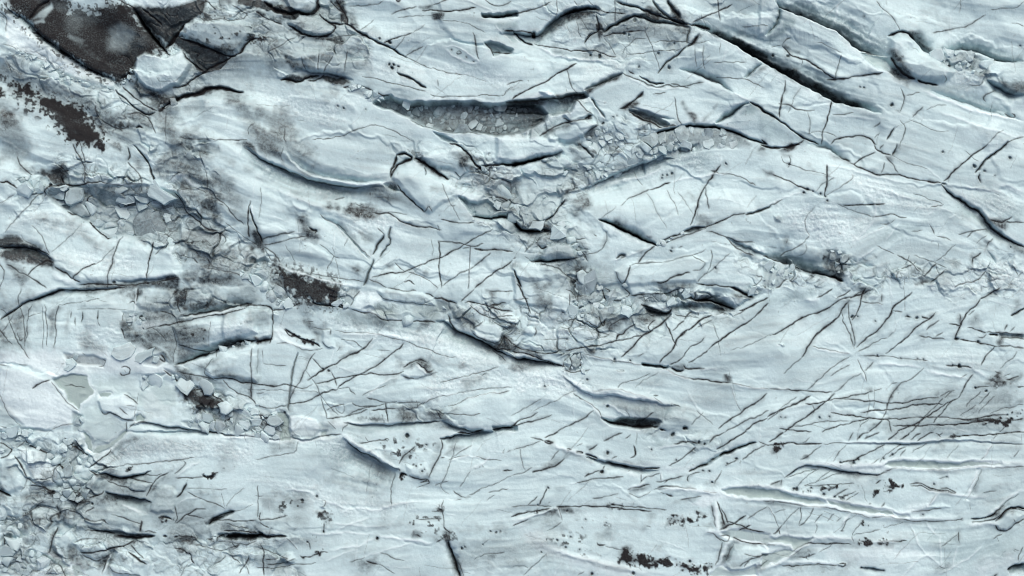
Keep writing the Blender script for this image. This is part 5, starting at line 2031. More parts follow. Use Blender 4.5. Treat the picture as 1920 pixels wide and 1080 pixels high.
v 6 .8|240,850 400,910 560,960 700,1000 860,1030 1000,1060
s .6|240,800 420,740 560,770 520,860 620,900 740,940 560,920 360,850
o .8|340,805,8 390,830,8 400,865,8 505,885,8 440,785,7 260,805,6 310,800,6 215,905,7 590,1070,12 910,1060,12 
m .35|560,890 640,910 640,930 580,920
k .3 8|640,770 760,760 740,800 680,800
c 2.6 .85|640,830 650,855 700,850
k .5 5|850,880 890,870 880,890
c 1.8 .55|700,860 800,890 880,900
m 1|820,920 850,905 890,920 890,940 960,935 1060,950 1090,970 1080,990 1040,1000 960,985 930,980 880,985 860,970 820,970
m 1|1115,955 1150,965 1200,985 1190,995 1150,995 1120,975
m 1|1240,980 1300,985 1350,1010 1400,1020 1400,1050 1370,1065 1340,1030 1290,1020
m .95|1420,1020 1470,1000 1510,990 1500,1020 1450,1030
m .7|1440,1040 1500,1060 1460,1060
s .5|780,880 1000,920 1300,960 1420,1010 1400,1070 1100,1010 800,980
o .9|1340,965,12
c 2.6 .85|1150,950 1200,935
k .3 6|1080,860 1150,840 1120,880 1080,880
s .3|400,900 560,880 700,930 640,960
c 2 .6|80,1080 150,1010 260,910
c 2 .65|490,1080 540,1045
k .2 24|0,880 200,860 240,920 100,980 0,980
c 1.6 .5|0,1010 60,1000 120,1020
T 1440 810 4
c 3.4 .95|0,95 80,90 160,78 240,85 300,80 400,85
m .9|30,100 100,85 90,120 70,145 50,130
k .45 5|0,100 100,90 80,140 40,150
c 2 .7|410,90 540,80 660,78 800,80 900,90 1000,95 1100,90 1200,70 1320,70
v 4 .8|540,75 700,75 860,82 1000,75 1180,70 1350,60 1500,75 1700,80
c 2 .65|1320,60 1500,75 1700,80 1920,95
e 5 2 8 .1|540,85 800,85 1000,95 1200,80 1400,70 1920,95
k .25 6|1300,80 1920,100 1920,130 1500,100
c 3 .85|0,70 60,40 110,0
c 2.4 .75|600,60 640,0
c 2 .65|250,80 310,35
k .35 5|240,75 320,30 280,60
c 2.6 .75|660,60 700,20 760,0
c 2.4 .75|720,50 780,20 840,0
c 2.8 .85|900,65 940,30 980,0
c 2.8 .8|990,60 1030,30 1060,0
c 2.4 .8|1060,55 1090,20 1140,0
c 2.8 .8|1110,60 1170,30 1240,0
k .45 5|1060,50 1120,10 1180,10 1120,50
c 2.4 .75|1250,10 1300,45
c 2.4 .75|1310,10 1270,40
k .35 5|930,0 960,30 970,0
c 3 .85|1370,40 1440,35 1540,28 1640,20 1740,12 1920,-5
m .8|1365,35 1400,30 1400,50 1375,50
c 2 .6|1680,50 1740,10
c 2 .7|240,210 300,180 340,140 400,100
k .5 4|250,200 300,175 280,195
c 2 .65|480,220 540,140 590,90
c 2.6 .8|530,230 580,215 640,215 680,195 740,160 800,130 870,95
o .8|640,225,14 540,225,10 680,205,8 935,175,9 860,205,8
m .5|600,220 680,205 660,230 620,235
c 2.2 .7|830,225 860,190 920,150 980,110 1010,90
c 2.2 .75|900,190 940,170 1000,130 1040,110
c 2 .7|990,195 1020,150 1030,130
c 2 .6|1080,150 1100,130 1200,85
c 1.8 .55|1340,200 1370,150 1430,100
c 2.2 .75|1835,185 1875,135
v 4 .8|1665,95 1640,150 1610,200
c 2 .65|1590,210 1630,170 1670,100
c 2 .7|760,240 830,200
p .9|900,230 960,220 1080,215 1200,220 1400,230 1560,225 1740,235 1700,245 1560,255 1400,265 1200,265 1050,260 950,258 880,250
v 8 .9|200,235 400,240 600,250 760,240 880,240 960,215 1080,210 1240,215 1500,225 1700,225 1920,230
v 6 .8|880,260 960,268 1100,270 1300,270 1500,270 1700,258 1920,250
w .7 6|200,230 500,240 800,240 900,225 880,260 920,290 840,310 700,300 500,270 300,250 200,250
c 2.8 .8|120,340 180,290 240,260 300,248 380,258 470,275 560,290 660,300 760,315 830,320 890,305
k .4 6|260,250 470,280 700,310 840,325 760,340 500,300 300,270
e 8 2 12 .2|120,340 260,252 380,260 560,290 760,315 850,322
c 2 .7|830,320 900,290 940,270 1100,270 1280,280 1440,275
c 2.2 .75|1230,275 1340,275 1430,272 1600,265 1920,262
k .3 6|1100,275 1440,280 1700,270 1900,265 1700,300 1300,310
v 5 .9|1580,280 1550,350 1520,420 1490,490
c 2 .65|1600,285 1570,360 1540,430
k .3 5|1590,290 1560,390 1530,450 1560,440 1600,340
h -3 3|1560,280 1590,280 1500,500 1470,500
c 2.4 .8|20,400 60,380 95,370
c 2.2 .75|90,400 100,360
k .4 5|20,400 100,370 90,400
p .9|-345,446 -290,428 -200,420 -120,421 -40,425 60,435 160,465 280,495 380,505 440,540 400,550 280,530 160,505 60,490 -40,490 -160,486 -280,472
p .9|450,515 540,530 680,565 840,585 920,595 960,625 900,620 760,605 600,580 480,545
p .6|950,625 1040,620 1060,635 980,640
v 8 .8|-370,440 -280,415 -160,408 -40,412 60,425 180,450 300,470 400,500 450,510 560,525 700,555 840,575 940,600 1000,610 1100,590 1200,550 1260,460
v 7 .8|-360,452 -280,486 -160,498 -40,500 60,500 200,530 340,555 480,565 600,590 720,620 860,635 1000,645 1200,645 1400,655
c 2.4 .75|-40,515 60,515 160,535 260,550 400,565 520,585 640,605 760,640
k .35 6|-20,520 120,540 260,560 500,590 620,610 480,600 200,570 0,540
c 2.2 .8|780,645 880,635 960,650 1060,665 1160,665 1240,675 1380,660 1460,655
k .35 6|700,630 860,650 1060,670 1300,680 1100,690 860,665
c 1.8 .65|130,340 240,300 360,280
c 1.8 .6|210,410 260,350 320,310 380,275
c 1.6 .55|360,370 420,320 480,290
c 2 .7|270,400 400,400 520,395 640,385
c 1.8 .6|260,400 340,380 470,330 560,300
o .85|205,428,14 185,425,10 325,420,7 300,440,8 415,470,12 500,485,10 565,498,10 320,445,6
m .5|160,430 220,420 240,435 180,437
m .95|420,430 450,410 520,405 500,425 450,440
x .5 2|440,420 490,412 480,425 445,432
s .5|400,400 700,400 700,470 560,520 480,490 420,460
c 2.2 .75|490,490 540,450 600,430
c 2 .7|560,500 600,470 660,440
c 2 .7|590,515 640,480 680,450
c 2 .65|780,500 800,440
c 2.6 .9|805,385 830,365 850,355
m 1|880,405 910,405 925,380 950,385 965,400 1010,398 970,408 940,425 910,435 880,420
m .95|795,430 830,430 825,445 805,465
c 2.6 .85|825,440 800,470 785,500
s .5|790,350 900,360 960,430 840,480 780,500
c 2.6 .85|1065,390 1130,385 1180,400 1240,430 1300,440 1350,440 1410,450
c 2.6 .85|1070,403 1150,405 1220,435 1280,448 1400,453 1412,442 1350,425 1290,425 
c 2 .7|1280,355 1340,330
o .8|1340,335,8 1240,395,10
k .3 5|1200,380 1260,390 1240,410
k .2 6|1080,370 1200,360 1300,390 1180,395
v 4 .7|1160,425 1260,450 1380,455 1500,475 1640,490
v 5 .8|1270,450 1240,500 1200,540 1190,580
c 2 .65|1260,460 1210,520 1200,560
c 2 .7|1080,600 1140,590 1210,580 1300,565
h 4 4|1200,560 1300,540 1360,560 1260,570
w .6 10|1020,590 1180,540 1250,470 1200,580 1100,620
k .3 5|1000,615 1160,610 1080,630
o .7|1160,615,8
c 2 .7|1610,465 1680,445 1720,440
c 2.6 .8|745,550 770,535
c 2.6 .8|840,565 880,530
c 2 .65|240,550 235,700
c 2.2 .75|345,570 300,640 240,700
k .4 4|230,690 260,690 240,705
c 1.8 .6|0,550 40,630 80,720
v 2 .5|0,550 40,640
c 3 .85|30,770 80,730 110,690
c 2.8 .8|70,720 90,770
c 2 .65|110,690 160,630 230,560
k .35 4|200,580 240,560 210,620
c 1.8 .55|40,610 130,580
c 2 .7|350,680 380,640 410,620
k .4 5|360,680 400,650 370,720
c 1.6 .6|360,690 370,720 350,760
c 1.8 .65|440,670 500,610
c 1.6 .6|510,680 560,640
v 4 .8|620,605 590,650 560,700
c 2.2 .75|540,740 580,690 610,650
c 2.6 .8|530,740 565,738
c 1.8 .65|620,800 630,760 650,730 720,660
c 1.4 .6|640,770 760,750 840,730
c 1.8 .6|620,780 640,820
m .95|725,685 737,700 728,705
s .4|840,700 960,700 940,760 880,760
c 1.4 .5|860,720 980,690 1040,680
p .8|-40,800 60,805 150,770 190,790 240,800 330,795 300,830 240,860 190,875 180,830 60,830 -40,830
v 8 .8|-40,785 60,795 150,770 200,790 340,795 480,790 640,795
v 6 .8|-40,840 100,835 190,860 160,890 60,940 0,1000
p .8|-40,930 60,905 160,880 200,890 120,930 60,970 -40,1010
v 7 .7|300,830 260,850 200,890 100,970 0,1010
c 2.6 .75|180,890 240,860 300,830 360,835 440,838 560,830 620,835
k .4 5|310,830 500,840 620,835 820,830 720,855 500,855
c 2.2 .7|-20,850 40,850 60,840
c 3 .85|700,820 770,820
m 1|690,815 730,808 775,815 760,828 700,828
m .95|840,810 880,808 880,818 845,820
c 2.6 .85|880,815 960,815 1040,812
v 4 .7|780,820 840,815 900,815 980,818
q .5 6|640,850 900,830 1050,820 1020,840 800,870
k .4 6|700,845 860,835 940,830 840,850
c 2 .75|230,940 270,945 300,930 350,915
m .6|240,940 290,930 290,950
k .35 6|150,930 240,860 340,850 420,860 300,930 240,950
c 1.8 .6|140,930 200,910 260,880
c 1.6 .55|380,900 430,870 480,840
c 2.4 .8|110,1000 200,1005 300,1000 420,997 520,995
v 5 .7|100,980 240,975 400,980 520,985
k .35 6|120,1005 300,1010 500,1005 480,1020 240,1020
c 2.6 .85|525,985 560,980 590,990 560,1005 525,1000
h 4 3|525,985 560,980 590,990 560,1005 530,1000
k .3 8|580,960 660,950 640,990 590,1010
c 2.2 .75|690,1020 730,1015 770,1018 820,1025 865,1035
k .6 4|740,1025 790,1015 850,1035 800,1040
o .85|700,1018,8 730,1016,7 860,1033,6
e 8 2 8 .3|690,1022 780,1020 870,1036
w .6 20|400,870 800,860 1100,870 1240,920 1100,960 800,960 500,960
q .45 40|1080,700 1400,700 1800,700 1960,800 1960,1080 1300,1080 1240,960 1160,800
q .35 20|-40,1060 400,1040 700,1060 700,1100 -40,1100
v 2 .6|1060,680 1100,760 1130,860 1200,930 1300,1000
v 2 .6|1180,680 1230,740 1280,780
v 2 .6|1000,1080 1120,960 1220,900
v 2 .6|1280,1060 1440,980 1560,900 1600,850
v 2 .5|1420,870 1380,1020
v 2 .5|1290,780 1290,920 1300,1010
v 1.5 .5|1360,800 1370,790
c 2.6 .8|1430,750 1425,800 1435,830
m .9|1425,840 1445,825 1445,850 1425,855
c 2 .6|1300,860 1360,820 1430,760
k .35 8|1400,800 1430,740 1450,830 1420,870
k .4 8|1260,1000 1340,1010 1320,1030 1280,1030
c 1.8 .6|1280,1000 1330,1020
c 4 .95|1520,660 1600,650 1660,630 1700,600
c 5 .95|1700,660 1740,630 1770,600 1810,575 1860,570 1930,575
c 2.6 .85|1530,680 1620,670 1700,640 1770,595 1830,580 1930,590
k .5 5|1620,660 1740,560 1800,540 1700,620 1640,665
k .4 6|1760,610 1840,590 1920,600 1920,620 1800,610
c 2.4 .8|1435,660 1460,640
c 2.8 .8|1640,640 1700,590 1770,545
h 7 5|1700,690 1780,610 1860,610 1920,620 1850,680 1790,730 1730,730
c 2.6 .8|1700,690 1720,730 1760,740 1800,730 1850,690 1920,650
m .3|1700,700 1730,740 1790,735 1740,728
c 2.2 .8|1840,650 1855,680
k .45 5|1840,700 1930,650 1930,700 1870,710
v 7 .7|1500,700 1600,690 1700,680 1720,650
v 3 .7|1620,630 1740,540 1860,460 1920,430
c 2 .6|1660,620 1760,540 1880,470
c 2 .65|1680,800 1740,770 1760,760
c 1.6 .5|1710,790 1730,830
k .25 8|1660,810 1740,770 1760,750
c 2 .65|1840,880 1860,890
c 2.2 .65|1880,960 1890,900 1910,860
c 1.6 .5|1840,870 1890,890
q 1 5|1800,1025 1860,1000 1960,980 1960,1040 1880,1040 1820,1080
e 22 3 14 .5|1800,1035 1840,1015 1920,990 1960,985
c 4.5 .9|1800,1035 1840,1012 1930,990
k .5 5|1690,1070 1730,1050 1720,1080
c 3 .85|1690,1080 1720,1060
w .6 20|1560,1000 1700,960 1860,920 1920,940 1800,1000 1680,1060 1580,1080
v 2 .5|1570,1040 1580,1010
T 0 0 1
j .9|870,270 960,310 1050,260 1120,300 1080,380 1100,440 1110,560 1010,580 960,520 1000,470 900,420 850,350
j .8|940,230 1090,200 1260,240 1230,300 1090,350 1000,340
j .9|20,320 180,300 300,340 360,380 420,440 400,520 300,490 220,450 130,400 40,400
j .7|240,250 420,270 420,400 520,500 400,520 350,400 280,340
j .8|210,120 320,0 640,0 700,90 640,160 560,150 420,90 340,190 250,200
j .6|0,60 160,140 240,160 300,270 240,280 120,180 0,130
j .9|1380,460 1500,490 1640,500 1760,490 1900,500 1900,545 1740,550 1560,530 1440,560
j .9|850,575 960,560 1160,550 1400,540 1380,590 1180,600 1150,640 1080,690 960,660 880,620
j .8|340,700 440,740 560,780 560,820 420,805 350,770
j .9|0,800 120,810 220,860 160,960 100,1080 0,1080
j .6|100,950 300,1000 540,980 560,1080 100,1080
j .5|600,740 860,760 860,800 640,800
j .6|440,510 640,540 840,560 860,610 640,570 480,560
j .5|300,560 440,540 520,580 460,620 340,600
j .6|1680,90 1860,100 1900,160 1780,150
j .5|720,270 900,270 900,340 800,340
j .4|1100,560 1240,560 1340,600 1180,650
j .4|1180,790 1340,810 1360,840 1220,840
j .35|1000,0 1350,0 1350,80 1180,140 1040,100
k .26 26|380,10 560,0 660,40 700,150 620,160 520,140 430,170 340,200 250,225 235,150 330,100
k .2 18|560,20 650,0 680,40 690,110 640,130 590,60
k .35 20|0,120 130,160 260,230 320,300 240,290 120,230 0,200
k .42 20|300,215 350,230 400,300 430,380 400,400 340,330 300,280
k .34 14|480,210 540,200 560,260 600,310 540,300 500,260
k .36 22|330,410 420,430 500,520 440,540 360,500
k .3 18|240,560 340,540 520,520 500,560 360,620 340,680 260,620
k .3 24|60,900 300,880 420,960 540,1000 420,1030 200,1010 40,970
k .35 18|0,560 60,560 60,650 0,650
k .3 22|900,330 1000,340 1090,400 1110,520 1040,560 1000,470 920,400
k .3 20|1060,500 1130,480 1180,540 1140,600 1060,590
k .35 16|1100,20 1300,40 1300,80 1180,90 1060,70
k .3 22|1700,740 1900,720 1900,830 1680,830 1640,800
k .35 16|600,770 860,770 860,800 600,795
k .25 24|860,1000 1060,980 1060,1060 860,1070
k .4 12|235,150 300,185 330,200 345,258 320,250 280,215 235,175
k .35 14|380,90 440,90 520,60 560,100 520,140 460,130 400,120
k .35 12|395,300 430,330 470,400 500,460 480,470 440,420 400,350
k .3 16|0,230 60,250 60,300 0,300
k .35 12|60,390 140,420 230,470 200,480 110,430 60,410
"""
# ------------------------------------------------------------------ numpy noise
_rng = np.random.RandomState(11)
_LAT = _rng.rand(512, 512).astype(np.float32)

def vnoise(x, y, wl, seed=0, wly=None):
    """smooth value noise 0..1 of wavelength wl"""
    wly = wly or wl
    fx = x / wl + seed * 17.31
    fy = y / wly + seed * 41.77
    ix = np.floor(fx).astype(np.int32)
    iy = np.floor(fy).astype(np.int32)
    tx = (fx - ix).astype(np.float32)
    ty = (fy - iy).astype(np.float32)
    tx = tx * tx * tx * (tx * (tx * 6 - 15) + 10)
    ty = ty * ty * ty * (ty * (ty * 6 - 15) + 10)
    x0, x1, y0, y1 = ix & 511, (ix + 1) & 511, iy & 511, (iy + 1) & 511
    a, b, c, d = _LAT[y0, x0], _LAT[y0, x1], _LAT[y1, x0], _LAT[y1, x1]
    return (a + (b - a) * tx) * (1 - ty) + (c + (d - c) * tx) * ty

def fbm(x, y, wl, octv=3, seed=0, wly=None):
    s, amp, tot = 0.0, 1.0, 0.0
    for k in range(octv):
        s = s + amp * vnoise(x, y, wl, seed + 3 * k, wly)
        tot += amp
        amp *= 0.55
        wl *= 0.48
        if wly: wly *= 0.48
    return s / tot

def sstep(a, b, x):
    t = np.clip((x - a) / (b - a), 0, 1)
    return t * t * (3 - 2 * t)

# ------------------------------------------------------------------ survey grid (units of 0.1 m, x east, y south)
def axis(lo, hi, step, grow):
    core = np.arange(lo, hi + 0.1, step)
    out, s, v = [], step, core[-1]
    while v < hi + 60000:
        s = min(s * (1.12 if s < 7 else grow), 12000)
        v += s
        out.append(v)
    up = np.array(out)
    dn = core[0] - (up - core[-1])
    return np.concatenate([dn[::-1], core, up])
STEP = 1.4
ax = axis(-90, 2010, STEP, 1.22)
ay = axis(-90, 1170, STEP, 1.22)
NX, NY = len(ax), len(ay)
GX, GY = np.meshgrid(ax.astype(np.float32), ay.astype(np.float32))
near = (sstep(-800, -100, GX) * sstep(2720, 2020, GX) * sstep(-800, -100, GY) * sstep(1880, 1180, GY)).astype(np.float32)
U = GX + (vnoise(GX, GY, 26, 1) - .5) * 3.4 + (vnoise(GX, GY, 8, 2) - .5) * 2.4
V = GY + (vnoise(GX, GY, 26, 3) - .5) * 3.4 + (vnoise(GX, GY, 8, 4) - .5) * 2.4
n_a = vnoise(GX, GY, 11, 5)
n_b = vnoise(GX, GY, 38, 6)
n_c = fbm(GX, GY, 7, 2, 7)
n_d = fbm(GX, GY, 46, 4, 8)
n_e = fbm(GX, GY, 16, 3, 9)
n_p = vnoise(GX, GY, 3.0, 10)
_fl = GY - GX * .18 + (fbm(GX, GY, 120, 2, 14) - .5) * 120
wisp = fbm(GX * .35 + _fl * .1, _fl, 30, 4, 15, 7)
def ridged(wl, seed):
    r = 1 - np.abs(2 * fbm(U + (n_d - .5) * 30, V + (n_e - .5) * 16, wl, 2, seed) - 1)
    return r
vein_a = sstep(.945, .99, ridged(24, 41))
vein_b = sstep(.935, .99, ridged(12, 44))

Z = np.zeros((NY, NX), np.float32)
DIRT = np.zeros_like(Z); DUST_SHADE = np.zeros_like(Z); BLUE = np.zeros_like(Z); FROST = np.zeros_like(Z)
SNOW = np.zeros_like(Z); POOL = np.zeros_like(Z); CLEAN = np.zeros_like(Z)
LAB = np.zeros((NY, NX), np.int32)          # who owns a patch of the surface
PRI = np.zeros((NY, NX), np.float32)

def window(pts, ext):
    lo, hi = pts.min(0) - ext - 7, pts.max(0) + ext + 7
    i0, i1 = np.searchsorted(ax, lo[0]), np.searchsorted(ax, hi[0])
    j0, j1 = np.searchsorted(ay, lo[1]), np.searchsorted(ay, hi[1])
    if i1 - i0 < 2 or j1 - j0 < 2:
        return None
    return (slice(max(j0 - 1, 0), j1 + 1), slice(max(i0 - 1, 0), i1 + 1))

def line_field(pts, w):
    """signed distance (+ = right of travel) and position 0..1 along the line"""
    x, y = U[w], V[w]
    best = np.full(x.shape, 1e9, np.float32)
    sgn = np.ones_like(best)
    par = np.zeros_like(best)
    seg = np.diff(pts, axis=0)
    L = np.hypot(seg[:, 0], seg[:, 1])
    tot = max(L.sum(), 1e-3)
    acc = 0.0
    for k in range(len(seg)):
        ax_, ay_ = pts[k]
        dx, dy = seg[k]
        l2 = max(dx * dx + dy * dy, 1e-6)
        t = np.clip(((x - ax_) * dx + (y - ay_) * dy) / l2, 0, 1)
        px, py = x - ax_ - t * dx, y - ay_ - t * dy
        d = px * px + py * py
        m = d < best
        best = np.where(m, d, best)
        sgn = np.where(m, np.sign(dx * py - dy * px), sgn)
        par = np.where(m, (acc + t * L[k]) / tot, par)
        acc += L[k]
    return np.sqrt(best), sgn, par, tot

def poly_field(pts, w, warp=True):
    """signed distance to a closed outline, + inside"""
    x, y = (U[w], V[w]) if warp else (GX[w], GY[w])
    best = np.full(x.shape, 1e9, np.float32)
    ins = np.zeros(x.shape, bool)
    n = len(pts)
    for k in range(n):
        ax_, ay_ = pts[k]
        bx, by = pts[(k + 1) % n]
        dx, dy = bx - ax_, by - ay_
        l2 = max(dx * dx + dy * dy, 1e-6)
        t = np.clip(((x - ax_) * dx + (y - ay_) * dy) / l2, 0, 1)
        px, py = x - ax_ - t * dx, y - ay_ - t * dy
        best = np.minimum(best, px * px + py * py)
        if ay_ != by:
            c = ((ay_ > y) != (by > y)) & (x < (bx - ax_) * (y - ay_) / (by - ay_) + ax_)
            ins ^= c
    return np.where(ins, 1, -1) * np.sqrt(best)

# ------------------------------------------------------------------ read the survey
def smooth(pts):
    """one round of corner cutting keeps end points"""
    if len(pts) < 3:
        return pts
    out = [pts[0]]
    for a, b in zip(pts[:-1], pts[1:]):
        out += [a * .78 + b * .22, a * .22 + b * .78]
    out.append(pts[-1])
    return np.array(out)

feats = []
ox = oy = 0.0
sc_ = 1.0
for ln in SURVEY.strip().splitlines():
    if ln[0] == 'T':
        _, a, b, s = ln.split()
        ox, oy, sc_ = float(a), float(b), float(s)
        continue
    hd, body = ln.split('|')
    hd = hd.split()
    raw = np.array([[float(v) for v in p.split(',')] for p in body.split()])
    kind = hd[0]
    if kind == 'o':
        raw[:, 2] /= sc_
    raw[:, 0] = ox + raw[:, 0] / sc_
    raw[:, 1] = oy + raw[:, 1] / sc_
    feats.append((kind, [float(v) for v in hd[1:]], raw))

# ---- foliation: the ice is streaked along the run of its ridges and crevasses
cs = 14.0
fx = np.arange(-220, 2160, cs, dtype=np.float32); fy = np.arange(-220, 1320, cs, dtype=np.float32)
FX, FY = np.meshgrid(fx, fy)
c2 = np.full(FX.shape, .0020, np.float32) * math.cos(math.radians(24)); s2_ = np.full(FX.shape, .0020, np.float32) * math.sin(math.radians(24))
for kind, a, p in feats:
    if kind not in 'ecv': continue
    seg = np.diff(p[:, :2], axis=0)
    L = np.hypot(seg[:, 0], seg[:, 1])
    if kind == 'c' and (L.sum() < 55 or a[0] < 2): continue
    wgt = {'e': 2.6, 'c': .55, 'v': 1.2}[kind]
    if kind == 'e': wgt *= min(a[0], 30) / 14
    for k in range(len(seg)):
        ang = 2 * math.atan2(seg[k, 1], seg[k, 0])
        # keep to the general grain: steep cross cracks do not turn the streaks
        if abs(math.sin(ang / 2)) > .86: continue
        m = (p[k, :2] + p[k + 1, :2]) / 2
        q = wgt * L[k] / ((FX - m[0]) ** 2 + (FY - m[1]) ** 2 + 260) ** 1.25
        c2 += q * math.cos(ang); s2_ += q * math.sin(ang)
TH = np.arctan2(s2_, c2) / 2
DXF, DYF = np.cos(TH).astype(np.float32), np.sin(TH).astype(np.float32)
def lic(src, step, n):
    jj, ii = np.meshgrid(np.arange(NY, dtype=np.float32), np.arange(NX, dtype=np.float32), indexing='ij')
    acc = src.copy(); tot = 1.0
    for sgn in (1.0, -1.0):
        x, y = GX.copy(), GY.copy()
        pdx = None
        for k in range(n):
            a_ = np.clip(((x - fx[0]) / cs).astype(np.int32), 0, len(fx) - 1)
            b_ = np.clip(((y - fy[0]) / cs).astype(np.int32), 0, len(fy) - 1)
            dx, dy = DXF[b_, a_], DYF[b_, a_]
            if pdx is None: f = sgn
            else: f = np.where(dx * pdx + dy * pdy < 0, -1.0, 1.0)
            pdx, pdy = dx * f, dy * f
            x = x + pdx * step; y = y + pdy * step
            i_ = np.clip(((x - ax[I0]) / STEP).astype(np.int32) + I0, I0, NX - 1 - I0)
            j_ = np.clip(((y - ay[J0]) / STEP).astype(np.int32) + J0, J0, NY - 1 - J0)
            w_ = 1 - (k + 1) / (n + 1)
            acc += src[j_, i_] * w_; tot += w_
    A = acc / tot
    return np.clip((A - A.mean()) / (A.std() * 4.4) + .5, 0, 1).astype(np.float32)
I0, J0 = int(np.searchsorted(ax, -90 - .1)), int(np.searchsorted(ay, -90 - .1))
lic_f = lic(vnoise(GX, GY, 3.4, 51), 2.6, 12)
lic_m = lic(vnoise(GX, GY, 7.5, 52), 4.0, 13)
lic_c = lic(fbm(GX, GY, 24, 2, 53), 7.0, 14)
lic_w = lic(fbm(GX, GY, 64, 2, 54), 9.0, 15)
wisp = np.clip(.55 * lic_m + .45 * lic_c, 0, 1)

def worley(x, y, wl, seed):
    """distance to cell border, random numbers of the cell, offset from its middle"""
    gx, gy = x / wl, y / wl
    ix, iy = np.floor(gx).astype(np.int32), np.floor(gy).astype(np.int32)
    f1 = np.full(x.shape, 9, np.float32); f2 = f1.copy()
    r1 = np.zeros_like(f1); r2 = np.zeros_like(f1); r3 = np.zeros_like(f1); ox_ = np.zeros_like(f1); oy_ = np.zeros_like(f1)
    for dj in (-1, 0, 1):
        for di in (-1, 0, 1):
            cx, cy = ix + di + seed * 37, iy + dj + seed * 91
            px = ix + di + _LAT[cy & 511, cx & 511]; py = iy + dj + _LAT[(cy + 200) & 511, (cx + 77) & 511]
            dx, dy = gx - px, gy - py
            d = np.sqrt(dx * dx + dy * dy).astype(np.float32)
            m = d < f1
            f2 = np.where(m, f1, np.minimum(f2, d))
            f1 = np.where(m, d, f1)
            r1 = np.where(m, _LAT[(cy + 11) & 511, (cx + 300) & 511], r1)
            r2 = np.where(m, _LAT[(cy + 130) & 511, (cx + 45) & 511], r2)
            r3 = np.where(m, _LAT[(cy + 310) & 511, (cx + 210) & 511], r3)
            ox_ = np.where(m, dx, ox_); oy_ = np.where(m, dy, oy_)
    return (f2 - f1) * wl * .5, r1, r2, r3, ox_ * wl, oy_ * wl

owner_crack, owner_crev, owner_pool, owner_dirt, rubble = [], [], [], [], []
def claim(w, mask, ident, pri):
    m = mask & (PRI[w] <= pri)
    LAB[w][m] = ident
    PRI[w][m] = pri
ident = 1000

# ---- broad relief first: raised slabs, sunken floors
for kind, a, p in feats:
    if kind != 'h':
        continue
    w = window(p, 3 * a[1] + 10)
    if w is None: continue
    s = poly_field(p, w)
    soft = max(a[1], 2.0)
    prof = sstep(-soft, soft, s)
    if a[0] > 0:
        prof = prof * (0.72 + 0.28 * sstep(0, 26, s)) * (1 + (n_b[w] - .5) * .35)
    Z[w] += a[0] * prof
    if a[0] <= -10:
        ident += 1
        owner_crev.append((ident, p.mean(0), p))
        claim(w, s > -soft * .4, ident, 1)

# ---- crevasse walls and steps
for kind, a, p in feats:
    if kind != 'e':
        continue
    D, sl, sr, am = a
    if D < 30: D *= 1.12
    p = smooth(p)
    w = window(p, 6.5 * max(sl, sr))
    if w is None: continue
    d, sg, t, L = line_field(p, w)
    tap = np.clip(np.minimum(t, 1 - t) * L / max(14, L * .30), 0, 1) ** .75
    wid = np.where(sg > 0, sr * (.6 if sr < 11 else .8), sl * (.6 if sl < 11 else .8)) * (0.75 + 0.5 * n_b[w]) * (.35 + .65 * tap)
    dn = np.maximum(d + wid * ((lic_m[w] - .5) * .45 + (n_e[w] - .5) * .5), 0) * sstep(0, 1.5, d) + d * .0
    prof = np.exp(-(dn / np.maximum(wid, 1.2)) ** 1.15)
    big = np.where(sg > 0, sr, sl) * 2.6
    Z[w] -= np.where(big > 18, .22 * D * tap * np.exp(-(d / np.maximum(big, 1)) ** 1.4), 0)
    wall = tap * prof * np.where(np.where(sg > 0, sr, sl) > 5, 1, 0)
    DUST_SHADE[w] = np.maximum(DUST_SHADE[w], .62 * wall * np.clip(D / 30, .2, 1) * np.clip(lic_f[w] * 1.0 + lic_m[w] * .8 - .45, 0, 1))
    Z[w] -= D * tap * prof
    wide = np.where(sg > 0, sr, sl) > 5
    BLUE[w] = np.maximum(BLUE[w], np.clip(D / 40, .15, .8) * tap * prof * np.where(wide, 1, .5))  # blue ice of the walls, its darker tone also painting in their shade
    DUST_SHADE[w] = np.maximum(DUST_SHADE[w], am * .8 * tap * np.exp(-(d / 2.6) ** 1.3) * (.5 + .8 * n_a[w]))
    if D >= 18:
        ident += 1
        owner_crev.append((ident, p[len(p) // 2], p))
        claim(w, (tap * prof > .34), ident, 1.5)

